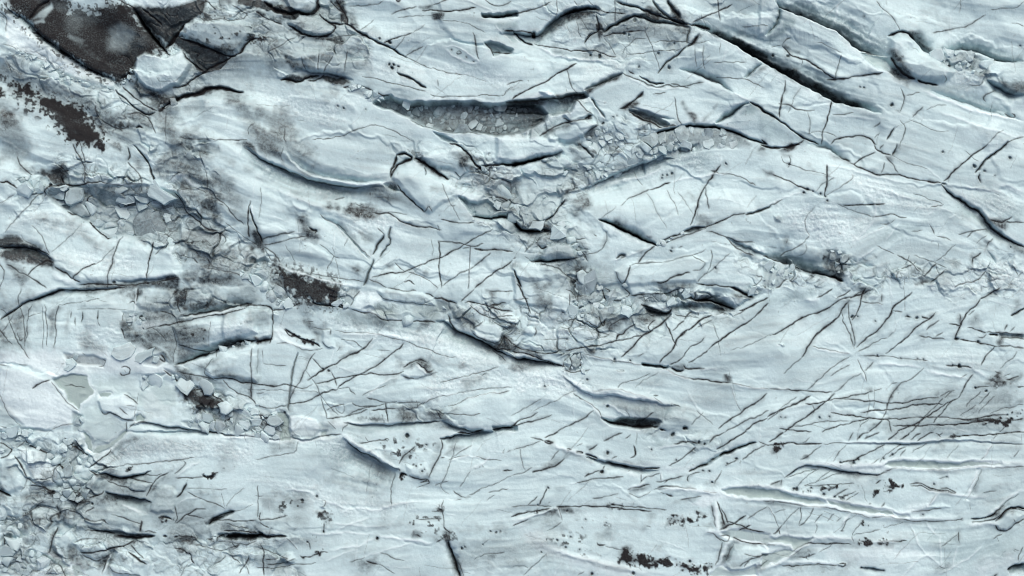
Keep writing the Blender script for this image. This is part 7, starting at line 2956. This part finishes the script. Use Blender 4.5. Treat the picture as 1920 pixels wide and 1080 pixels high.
def ice_material(name, attributes=True, tint=1.0):
    m, nt, bs = new_mat(name)
    N = NT(nt)
    geo = nt.nodes.new('ShaderNodeNewGeometry')
    P = geo.outputs['Position']
    if attributes:
        dirt, dust_shade, blue, frost = N.attr('grime_shade')
        snow, pool, extra, _ = N.attr('cover')
    else:
        info = nt.nodes.new('ShaderNodeObjectInfo')
        rnd = info.outputs['Random']
        big = N.noise(P, .9, 3)
        dust_shade = N.math('MULTIPLY', N.math('SUBTRACT', N.math('ADD', big, N.math('MULTIPLY', rnd, .35)), .45, clamp=True), 1.1, clamp=True)
        dirt, blue, frost, snow, pool = 0.0, 0.12, .3, N.math('MULTIPLY', rnd, .35), 0.0
    lo = N.noise(P, .16, 3)
    hi = N.noise(P, 1.9, 4, .68)
    vf = N.noise(P, 4.2, 2, .6)
    c = N.mix(N.math('MULTIPLY_ADD', lo, 2.2, -.6, clamp=True), C_ICE_B, C_ICE_A)
    f2 = N.math('MULTIPLY', frost, N.math('MULTIPLY_ADD', hi, 3.2, -1.1, clamp=True))
    c = N.mix(f2, c, C_FROST)
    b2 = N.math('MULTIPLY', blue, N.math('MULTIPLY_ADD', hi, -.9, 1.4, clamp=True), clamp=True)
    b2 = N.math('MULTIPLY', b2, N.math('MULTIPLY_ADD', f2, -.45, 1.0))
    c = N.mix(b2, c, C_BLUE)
    c = N.mix(N.math('MULTIPLY', snow, N.math('MULTIPLY_ADD', hi, .7, .55, clamp=True)), c, C_SNOW)
    d2 = N.math('MULTIPLY', dust_shade, N.math('MULTIPLY_ADD', hi, 1.3, .55), clamp=True)
    d2 = N.math('SUBTRACT', 1.0, N.math('POWER', N.math('SUBTRACT', 1.0, d2, clamp=True), 1.35))
    c = N.mix(d2, c, N.mix(N.math('MULTIPLY_ADD', d2, 1.9, -.85, clamp=True), C_DUST_SHADE, (0.022, 0.028, 0.032)))
    grit = N.math('MULTIPLY', N.math('MULTIPLY_ADD', vf, 9.0, -5.6, clamp=True), N.math('MULTIPLY_ADD', frost, .5, .10))
    c = N.mix(grit, c, C_SNOW)
    c = N.mix(pool, c, N.mix(N.math('MULTIPLY_ADD', lo, 2, -.5, clamp=True), C_POOL, (0.35, 0.455, 0.46)))
    c = N.mix(N.math('MULTIPLY_ADD', hi, -1.5, .95, clamp=True), c, N.mix(.30, c, C_BLUE))
    k2 = N.math('MULTIPLY', dirt, N.math('MULTIPLY_ADD', vf, .8, .62), clamp=True)
    c = N.mix(k2, c, N.mix(vf, C_DIRT, (0.0180, 0.0183, 0.0205)))
    N.link(c, bs.inputs['Base Color'])
    r = N.math('MULTIPLY_ADD', k2, .4, .5)
    N.link(r, bs.inputs['Roughness'])
    bs.inputs['Specular IOR Level'].default_value = .22
    h = N.math('ADD', N.math('MULTIPLY', hi, .5), N.math('MULTIPLY', vf, .3))
    bump = nt.nodes.new('ShaderNodeBump')
    bump.inputs['Distance'].default_value = .2
    N.link(N.math('MULTIPLY_ADD', frost, .6, .4) if attributes else N.math('ADD', .4, 0), bump.inputs['Strength'])
    N.link(h, bump.inputs['Height'])
    N.link(bump.outputs[0], bs.inputs['Normal'])
    return m
MAT_ICE = ice_material('glacier_ice')

# ------------------------------------------------------------------ cut the surface into its objects
P3 = np.empty((NY * NX, 3), np.float32)
P3[:, 0] = ((GX - 960) * M).ravel()
P3[:, 1] = ((540 - GY) * M).ravel()
P3[:, 2] = (Z * M).ravel()
GRIME_SHADE = np.stack([DIRT.ravel(), DUST_SHADE.ravel(), BLUE.ravel(), FROST.ravel()], 1).astype(np.float32)
COVER = np.stack([SNOW.ravel(), POOL.ravel(), CLEAN.ravel(), np.ones(NX * NY, np.float32)], 1).astype(np.float32)

# smooth normals of the whole sheet, so that neighbouring pieces join without a seam
dzdx = np.gradient(Z, axis=1) / np.gradient(ax.astype(np.float32))[None, :]
dzdy = np.gradient(Z, axis=0) / np.gradient(ay.astype(np.float32))[:, None]
NRM = np.stack([-dzdx.ravel(), dzdy.ravel(), np.ones(NX * NY, np.float32)], 1)
NRM /= np.linalg.norm(NRM, axis=1)[:, None]

idx = np.arange(NY * NX, dtype=np.int64).reshape(NY, NX)
quads = np.stack([idx[:-1, :-1], idx[1:, :-1], idx[1:, 1:], idx[:-1, 1:]], -1).reshape(-1, 4)
flab = LAB[:-1, :-1].ravel()

def mesh_from_faces(name, faces, centre=None):
    used, inv = np.unique(faces, return_inverse=True)
    inv = inv.reshape(-1, 4).astype(np.int32)
    co = P3[used].copy()
    if centre is None:
        centre = co.mean(0)
    co -= centre
    me = bpy.data.meshes.new(name)
    me.vertices.add(len(co)); me.loops.add(inv.size); me.polygons.add(len(inv))
    me.vertices.foreach_set('co', co.ravel())
    me.loops.foreach_set('vertex_index', inv.ravel())
    me.polygons.foreach_set('loop_start', np.arange(0, inv.size, 4, dtype=np.int32))
    me.polygons.foreach_set('use_smooth', np.ones(len(inv), bool))
    me.update(calc_edges=True)
    for nm, A in (('grime_shade', GRIME_SHADE), ('cover', COVER)):
        at = me.color_attributes.new(nm, 'FLOAT_COLOR', 'POINT')
        at.data.foreach_set('color', A[used].ravel())
    me.normals_split_custom_set_from_vertices(NRM[used])
    me.materials.append(MAT_ICE)
    return me, centre

def link(name, me, loc, parent=None, **props):
    o = bpy.data.objects.new(name, me)
    col.objects.link(o)
    if parent is not None:
        o.parent = parent
        o.location = np.array(loc) - np.array(parent.location)
    else:
        o.location = loc
    for k, v in props.items():
        o[k] = v
    return o

# a piece smaller than a few facets goes back to what lies under it
order = np.argsort(flab, kind='stable')
sl = flab[order]
cuts = np.flatnonzero(np.diff(sl)) + 1
groups = {int(sl[s]): order[s:e] for s, e in zip(np.r_[0, cuts], np.r_[cuts, len(sl)])}
# what the slabs alone would own, for finding the parent of a crack
own = np.zeros((NY, NX), np.int16)
for i, p in enumerate(slab_ids):
    w = window(p, 4)
    own[w][poly_field(p, w) > 0] = i + 1
own = own[:-1, :-1].ravel()

spare = []
def take(i, least):
    g = groups.get(i)
    if g is None: return None
    if len(g) < least:
        spare.append(g)
        return None
    return g
picked = {}
def largest(i):
    """keep the one connected piece of a face group, give the rest back"""
    g = groups.get(i)
    if g is None or len(g) > 60000: return
    left, best, w_ = set(g.tolist()), [], NX - 1
    while left:
        st = [left.pop()]; comp = []
        while st:
            f = st.pop(); comp.append(f)
            for q in (f - 1, f + 1, f - w_, f + w_):
                if q in left:
                    left.discard(q); st.append(q)
        if len(comp) > len(best):
            if best: spare.append(np.array(best))
            best = comp
        else:
            spare.append(np.array(comp))
    groups[i] = np.array(best)
for i, c, nm in owner_crack:
    if nm == 'frost_vein': largest(i)
for i, c, p in owner_crev:
    largest(i)
def home(g):
    ks, ns = np.unique(own[g], return_counts=True)
    return int(ks[ns.argmax()])
per = {}
for i, c, _ in owner_crack:
    if i in groups:
        per.setdefault(home(groups[i]), []).append((len(groups[i]), i))
for k, L in per.items():
    L.sort(reverse=True)
    for n, i in L[:280]:
        picked[i] = take(i, 14)
    for n, i in L[280:]:
        picked[i] = take(i, 10 ** 9)
for lst in (owner_crev, owner_pool, owner_dirt):
    for i, c, _ in lst:
        picked[i] = take(i, 60)
slab_faces = {i + 1: [groups[i + 1]] for i in range(len(SLABS)) if (i + 1) in groups}
rest = [groups[0]]
for g in spare:
    for k in np.unique(own[g]):
        (slab_faces[int(k)] if int(k) in slab_faces else rest).append(g[own[g] == k])

me, c = mesh_from_faces('glacier', quads[np.concatenate(rest)], np.zeros(3, np.float32))
glacier = link('glacier', me, c, kind='structure')
slab_obj = {}
for i, (nm, cat, lab, _) in enumerate(SLABS):
    if i + 1 not in slab_faces: continue
    me, c = mesh_from_faces(nm, quads[np.concatenate(slab_faces[i + 1])])
    slab_obj[i + 1] = link(nm, me, c, label=lab, category=cat)

for i, c0, nm in owner_crack:
    g = picked.get(i)
    if g is None: continue
    par = slab_obj.get(home(g), glacier)
    me, c = mesh_from_faces(nm, quads[g])
    link(nm, me, c, par)
print('SURFACE pieces', len(slab_obj), sum(1 for i, _, _ in owner_crack if picked.get(i) is not None), {k: len(v) for k, v in per.items()})

# ------------------------------------------------------------------ landmarks used to say where things lie
MARKS = [
 (150, 70, 'on the black slab at upper left'), (60, 190, 'on the streaked bank at far left'), (340, 170, 'under the heart-shaped block'),
 (120, 140, 'along the snow strip at upper left'), (240, 145, 'at the snow strip\'s pointed end'), (315, 70, 'beside the heart-shaped block'),
 (430, 90, 'below the pebble-flecked slab'), (560, 20, 'by the black gap at the top'), (590, 145, 'at the head of the brash gully'),
 (860, 210, 'in the grey brash gully'), (700, 175, 'at the narrow end of the brash gully'), (930, 25, 'on the shelf at top centre'),
 (1080, 30, 'at the arched crevasse at top centre'), (1290, 45, 'at the dark pit of brown stains'), (990, 85, 'under the arched crevasse'),
 (1050, 190, 'under the white spike of ice'), (1110, 255, 'in the rubble east of the brash gully'), (1190, 220, 'at the dark slot near top centre'),
 (1400, 250, 'under the long curved crack'), (1480, 110, 'along the long dark crevasse at upper right'), (1700, 120, 'by the finger of ice at upper right'),
 (1820, 115, 'in the trough at upper right'), (1890, 165, 'at the dark slit on the right edge'), (1700, 240, 'on the ridge at right'),
 (180, 370, 'in the jumbled block field at left'), (280, 400, 'in the middle of the block field at left'), (360, 300, 'on the grey shoulder left of centre'),
 (30, 470, 'at the left edge above the dark fold'), (480, 500, 'west of the brown mud hollow'), (580, 520, 'in the brown mud hollow'),
 (780, 310, 'at the dark cleft left of the collapsed ice'), (930, 380, 'in the collapsed ice near the centre'), (1050, 330, 'at the foot of the great hump'),
 (1010, 440, 'at the turquoise ice teeth near the centre'), (1180, 440, 'at the black gash near the centre'), (1100, 540, 'in the rubble below the round knob'),
 (1230, 560, 'in the broken band below the long plate'), (1380, 550, 'at the black slots right of centre'), (1570, 490, 'at the dark junction pit on the right'),
 (1720, 510, 'in the crumbled band at right'), (1870, 430, 'along the winding blue crevasse at right'), (420, 580, 'in the chain of seam stones at left'),
 (430, 650, 'in the lower seam under the striped block'), (260, 590, 'between the ice wall and the low grey block'), (150, 680, 'on the snowy flat at left'),
 (200, 750, 'among the frozen grey pools'), (400, 740, 'by the muddy hollow at lower left'), (480, 790, 'at the small green pool at lower left'),
 (670, 580, 'on the smooth block strip left of centre'), (570, 635, 'by the row of dark holes left of centre'), (690, 780, 'on the muddy lower flank of the cracked ridge'),
 (910, 620, 'in the knobbly rubble near the middle'), (1080, 670, 'at the knot of ice in the middle'), (1250, 690, 'at the short black slot in the middle'),
 (1180, 800, 'in the lens-shaped hollow'), (1280, 820, 'at the grey patch below the lens-shaped hollow'), (1860, 715, 'at the dark round hole on the right edge'),
 (1880, 790, 'at the end of the dark crack fan on the right'), (1700, 790, 'in the fan of dark cracks at right'), (80, 850, 'in the rubble at the lower left edge'),
 (140, 920, 'at the dark pocket at lower left'), (60, 1060, 'in the bottom left corner'), (260, 1005, 'along the dark slit at lower left'),
 (460, 1005, 'along the dark slit at lower left, eastern end'), (760, 890, 'at the point of the furrowed ridge'), (850, 1030, 'at the upright groove on the bottom edge'),
 (610, 970, 'by the dark blot on the lower ridge'), (1180, 870, 'along the arched black seam at lower centre'), (1390, 840, 'along the beaded black crack at lower right'),
 (1270, 970, 'on the gritty plate at the bottom'), (1220, 1050, 'along the bottom edge'), (1360, 970, 'at the forked white channel'),
 (1420, 930, 'west end of the long frozen lead'), (1600, 945, 'in the long frozen lead'), (1700, 870, 'in the straight upper lead'),
 (1670, 915, 'between the two long leads'), (1480, 1020, 'in the branching channel at lower right'), (1650, 1015, 'under the branching channel at lower right'),
 (1870, 960, 'at the folded crevasse in the lower right'), (1900, 1065, 'in the bottom right corner'), (830, 800, 'at the black slit below the cracked ridge'),
 (1600, 1060, 'near the bottom right edge'), (900, 30, 'at the thin slot at top centre'), (930, 95, 'at the small dark pit below the top shelf'),
]
MX = np.array([(m[0], m[1]) for m in MARKS], float)
def where(c):
    return MARKS[int(((MX - np.array(c)[:2]) ** 2).sum(1).argmin())][2]

used_labels = {}
def unique(opts):
    for t in opts:
        if t not in used_labels:
            used_labels[t] = 1
            return t
    return opts[-1]

def add_things(lst, name, cat, kinds, group):
    n = 0
    for i, c0, p in lst:
        g = picked[i]
        if g is None: continue
        if not (-20 < c0[0] < 1940 and -20 < c0[1] < 1100): c0 = np.clip(c0, [0, 0], [1919, 1079])
        me, c = mesh_from_faces(name, quads[g])
        ext = p.max(0) - p.min(0)
        wide = 'long' if max(ext) > 110 else ('small' if max(ext) < 40 else 'short')
        tilt = 'level' if ext[0] > 2.5 * ext[1] else ('upright' if ext[1] > 1.6 * ext[0] else 'slanting')
        wh = where(c0)
        lab = unique([k.format(w=wide, t=tilt, wh=wh) for k in kinds] +
                     [('%s ' % q) + k.format(w=wide, t=tilt, wh=wh) for q in ('upper', 'lower', 'western', 'eastern', 'inner', 'outer') for k in kinds[:1]])
        link(name, me, c, None, label=lab, category=cat, group=group)
        n += 1
    return n
n1 = add_things(owner_crev, 'crevasse', 'crevasse', ['{w} {t} blue-grey crevasse {wh}', 'second {w} {t} blue-grey crevasse {wh}', 'third {w} {t} crevasse {wh}'], 'open crevasses in the ice')
n2 = add_things(owner_pool, 'meltwater_pool', 'pool', ['{w} {t} flat grey-green frozen pool {wh}', 'second {w} {t} grey-green frozen pool {wh}', 'third {w} grey-green frozen pool {wh}'], 'frozen meltwater pools')
n3 = add_things(owner_dirt, 'sediment_patch', 'sediment', ['{w} {t} dark sediment patch {wh}', 'second {w} {t} dark sediment patch {wh}', 'third {w} dark sediment patch {wh}'], 'patches of dark sediment lying on the ice')
print('THINGS', n1, n2, n3)

# ------------------------------------------------------------------ broken blocks packed in the rubble
def height_at(x, y):
    i = int(np.clip(np.searchsorted(ax, x), 1, NX - 1)); j = int(np.clip(np.searchsorted(ay, y), 1, NY - 1))
    return float(Z[j, i])

def clip_half(poly, mx, my, nx, ny):
    out = []
    n = len(poly)
    for k in range(n):
        a, b = poly[k], poly[(k + 1) % n]
        da = (a[0] - mx) * nx + (a[1] - my) * ny
        db = (b[0] - mx) * nx + (b[1] - my) * ny
        if da <= 0: out.append(a)
        if da * db < 0:
            t = da / (da - db)
            out.append((a[0] + (b[0] - a[0]) * t, a[1] + (b[1] - a[1]) * t))
    return out

def inside(p, x, y):
    c = False
    n = len(p)
    for k in range(n):
        a, b = p[k], p[(k + 1) % n]
        if (a[1] > y) != (b[1] > y) and x < (b[0] - a[0]) * (y - a[1]) / (b[1] - a[1]) + a[0]:
            c = not c
    return c

rb = random.Random(23)
cells = []
for size, P, flat in rubble:
    lo, hi = P.min(0), P.max(0)
    area = .5 * abs(sum(P[k][0] * P[(k + 1) % len(P)][1] - P[(k + 1) % len(P)][0] * P[k][1] for k in range(len(P))))
    want = int(area / (size * size) * .95) + 1
    pts, tries = [], 0
    while len(pts) < want and tries < want * 40:
        tries += 1
        x, y = rb.uniform(lo[0], hi[0]), rb.uniform(lo[1], hi[1])
        if not inside(P, x, y): continue
        r = size * (rb.random() ** 2.2 * 1.25 + .36)
        if all((x - q[0]) ** 2 + (y - q[1]) ** 2 > (.62 * max(r, q[2])) ** 2 for q in pts):
            pts.append((x, y, r))
    stretch = rb.uniform(0, math.pi)
    for x, y, r in pts:
        R = r * 1.25
        st = rb.uniform(.5, .95)
        ph = stretch + rb.uniform(-.6, .6)
        poly = []
        m = rb.randint(4, 6)
        for k in range(m):
            an = 2 * math.pi * (k + rb.uniform(-.25, .25)) / m
            ex, ey = R * math.cos(an) * rb.uniform(.85, 1.1), R * st * math.sin(an) * rb.uniform(.85, 1.1)
            poly.append((x + ex * math.cos(ph) - ey * math.sin(ph), y + ex * math.sin(ph) + ey * math.cos(ph)))
        for q in pts:
            if q[0] == x and q[1] == y: continue
            dx, dy = q[0] - x, q[1] - y
            d = math.hypot(dx, dy)
            if d > 3.2 * size + 8: continue
            t = .5 * d + .5 * (r - q[2]) * .75
            t = max(.22 * d, min(.78 * d, t))
            poly = clip_half(poly, x + dx / d * t, y + dy / d * t, dx / d, dy / d)
            if len(poly) < 3: break
        if len(poly) < 3: continue
        ar = .5 * abs(sum(poly[k][0] * poly[(k + 1) % len(poly)][1] - poly[(k + 1) % len(poly)][0] * poly[k][1] for k in range(len(poly))))
        if ar < 5 or rb.random() < .14: continue
        cells.append((ar, x, y, size, poly, flat))
cells.sort(key=lambda c: -c[0])

def block_geo(ar, x, y, size, poly, flat):
    if ar > 60:
        q2 = []
        for k in range(len(poly)):
            a, b = poly[k], poly[(k + 1) % len(poly)]
            ln = math.hypot(b[0] - a[0], b[1] - a[1])
            q2.append((a[0] + rb.uniform(-.05, .05) * ln, a[1] + rb.uniform(-.05, .05) * ln))
            if ln > 5:
                t = rb.uniform(.35, .65)
                j = rb.uniform(-.10, .13) * ln
                q2.append((a[0] + (b[0] - a[0]) * t + (b[1] - a[1]) / ln * j, a[1] + (b[1] - a[1]) * t - (b[0] - a[0]) / ln * j))
        poly = q2
    n = len(poly)
    s = math.sqrt(ar)
    cx, cy = sum(p[0] for p in poly) / n, sum(p[1] for p in poly) / n
    z0 = height_at(cx, cy)
    h = (min(s, 22) * rb.uniform(.10, .26) + 1.0) * flat + .4
    tx, ty = rb.uniform(-.36, .36), rb.uniform(-.36, .36)
    ox, oy = rb.uniform(-.14, .14) * s, rb.uniform(-.14, .14) * s
    vs, fs = [], []
    style = rb.random()
    bev = rb.uniform(.84, .93)
    inn = rb.uniform(.10, .38) if style < .5 else rb.uniform(.55, .8)
    lift = rb.uniform(.25, .6) if style < .5 else rb.uniform(.7, .95)
    for sc, zz, top in ((.98, -2.6, 0), (bev, h * lift, 1), (inn, h, 1)):
        for px, py in poly:
            j = rb.uniform(.93, 1.05) if top else 1
            dx, dy = (px - cx) * sc * j + (ox * (1 - sc) if top else 0), (py - cy) * sc * j + (oy * (1 - sc) if top else 0)
            z = zz + (tx * dx + ty * dy) * top + (rb.uniform(-.10, .10) * h if top else 0)
            vs.append((dx * M, -dy * M, z * M))
    # counter-clockwise seen from above?
    ccw = sum(poly[k][0] * -poly[(k + 1) % n][1] + poly[(k + 1) % n][0] * poly[k][1] for k in range(n)) > 0
    for r in range(2):
        for k in range(n):
            k2 = (k + 1) % n
            fs.append((r * n + k, r * n + k2, (r + 1) * n + k2, (r + 1) * n + k))
    fs.append(tuple(2 * n + k for k in range(n)))
    if not ccw:
        fs = [tuple(reversed(f)) for f in fs]
    return vs, fs, ((cx - 960) * M, (540 - cy) * M, z0 * M), ar

def block_tint(c, n):
    i = int(np.clip(np.searchsorted(ax, c[1]), 1, NX - 1)); j = int(np.clip(np.searchsorted(ay, c[2]), 1, NY - 1))
    k = float(DUST_SHADE[j, i])
    base, bl, sn = k * rb.uniform(.35, .95), .10 * rb.random() + .4 * float(BLUE[j, i]), rb.random() ** 2 * .4
    return [(0.0, float(np.clip(base + rb.uniform(-.22, .25) * (.2 + k), 0, .5)), bl, .3, sn) for _ in range(n)]
def paint(me, cols):
    A = np.array(cols, np.float32)
    one = np.ones((len(A), 1), np.float32)
    a1 = me.color_attributes.new('grime_shade', 'FLOAT_COLOR', 'POINT')
    a1.data.foreach_set('color', A[:, :4].ravel())
    a2 = me.color_attributes.new('cover', 'FLOAT_COLOR', 'POINT')
    a2.data.foreach_set('color', np.concatenate([A[:, 4:5], 0 * one, 0 * one, one], 1).ravel())

vis = [c for c in cells if 4 < c[1] < 1916 and 4 < c[2] < 1076]
KEEP = 290
singles = vis[:KEEP]
keep = set(id(c) for c in singles)
massc = [c for c in cells if id(c) not in keep]
tally = {}
for c in singles:
    vs, fs, loc, ar = block_geo(*c)
    me = bpy.data.meshes.new('ice_block')
    me.from_pydata(vs, [], fs)
    me.polygons.foreach_set('use_smooth', np.full(len(fs), rb.random() < .25, bool))
    me.materials.append(MAT_ICE)
    tint = block_tint(c, len(vs))
    paint(me, tint)
    wh = where((c[1], c[2]))
    tally.setdefault(wh, []).append((ar, c, link('ice_block', me, loc, None, category='ice block', group='loose ice blocks ' + wh, tone=float(np.mean([q[1] for q in tint])))))
ORD = ['largest', 'second largest', 'third largest', 'fourth largest', 'fifth largest', 'sixth largest']
for wh, L in tally.items():
    L.sort(key=lambda t: -t[0])
    rest_ = []
    for k, (ar, c, o) in enumerate(L):
        if k < 2:
            o['label'] = '%s angular ice block %s' % (ORD[k], wh)
        else:
            rest_.append((c, o))
    if rest_:
        takes = [('leftmost', min(rest_, key=lambda t: t[0][1])), ('rightmost', max(rest_, key=lambda t: t[0][1])),
                 ('topmost', min(rest_, key=lambda t: t[0][2])), ('lowest', max(rest_, key=lambda t: t[0][2]))]
        for word, (c, o) in takes:
            if 'label' not in o:
                o['label'] = '%s of the smaller ice blocks %s' % (word, wh)
        mx = sum(c[1] for c, o in rest_) / len(rest_); my = sum(c[2] for c, o in rest_) / len(rest_)
        for c, o in rest_:
            if 'label' in o: continue
            q = np.array(c[4]); q = q - q.mean(0)
            sv = np.linalg.svd(q, compute_uv=False)
            shape = 'elongated' if sv[0] > 1.75 * sv[1] else ('squat' if sv[0] < 1.3 * sv[1] else 'angular')
            tone = 'dusty grey' if o['tone'] > .16 else ('pale grey' if o['tone'] > .06 else 'white')
            dx, dy = c[1] - mx, c[2] - my
            side = ('eastern' if dx > 0 else 'western') if abs(dx) > abs(dy) else ('lower' if dy > 0 else 'upper')
            tries = ['%s %s block %s' % (tone, shape, wh), '%s %s block on the %s side %s' % (tone, shape, side, wh),
                     'larger %s %s block on the %s side %s' % (tone, shape, side, wh),
                     'small %s %s block on the %s side %s' % (tone, shape, side, wh)]
            tries += ['%s %s %s block %s' % (z, tone, shape, wh) for z in ('half-buried', 'tilted', 'low', 'tucked-in', 'wedged')]
            o['label'] = ' '.join(unique(tries).split()[:16])
for o in col.objects:
    if 'tone' in o: del o['tone']
vs_all, fs_all = [], []
mass_col = []
for c in massc:
    vs, fs, loc, ar = block_geo(*c)
    mass_col += block_tint(c, len(vs))
    b = len(vs_all)
    vs_all += [(v[0] + loc[0], v[1] + loc[1], v[2] + loc[2]) for v in vs]
    fs_all += [tuple(i + b for i in f) for f in fs]
me = bpy.data.meshes.new('brash_ice')
me.from_pydata(vs_all, [], fs_all)
me.materials.append(MAT_ICE)
paint(me, mass_col)
link('brash_ice', me, (0, 0, 0), None, kind='stuff', label='small broken ice bits packed in the gullies and seams', category='brash ice')
print('BLOCKS', len(singles), len(massc))
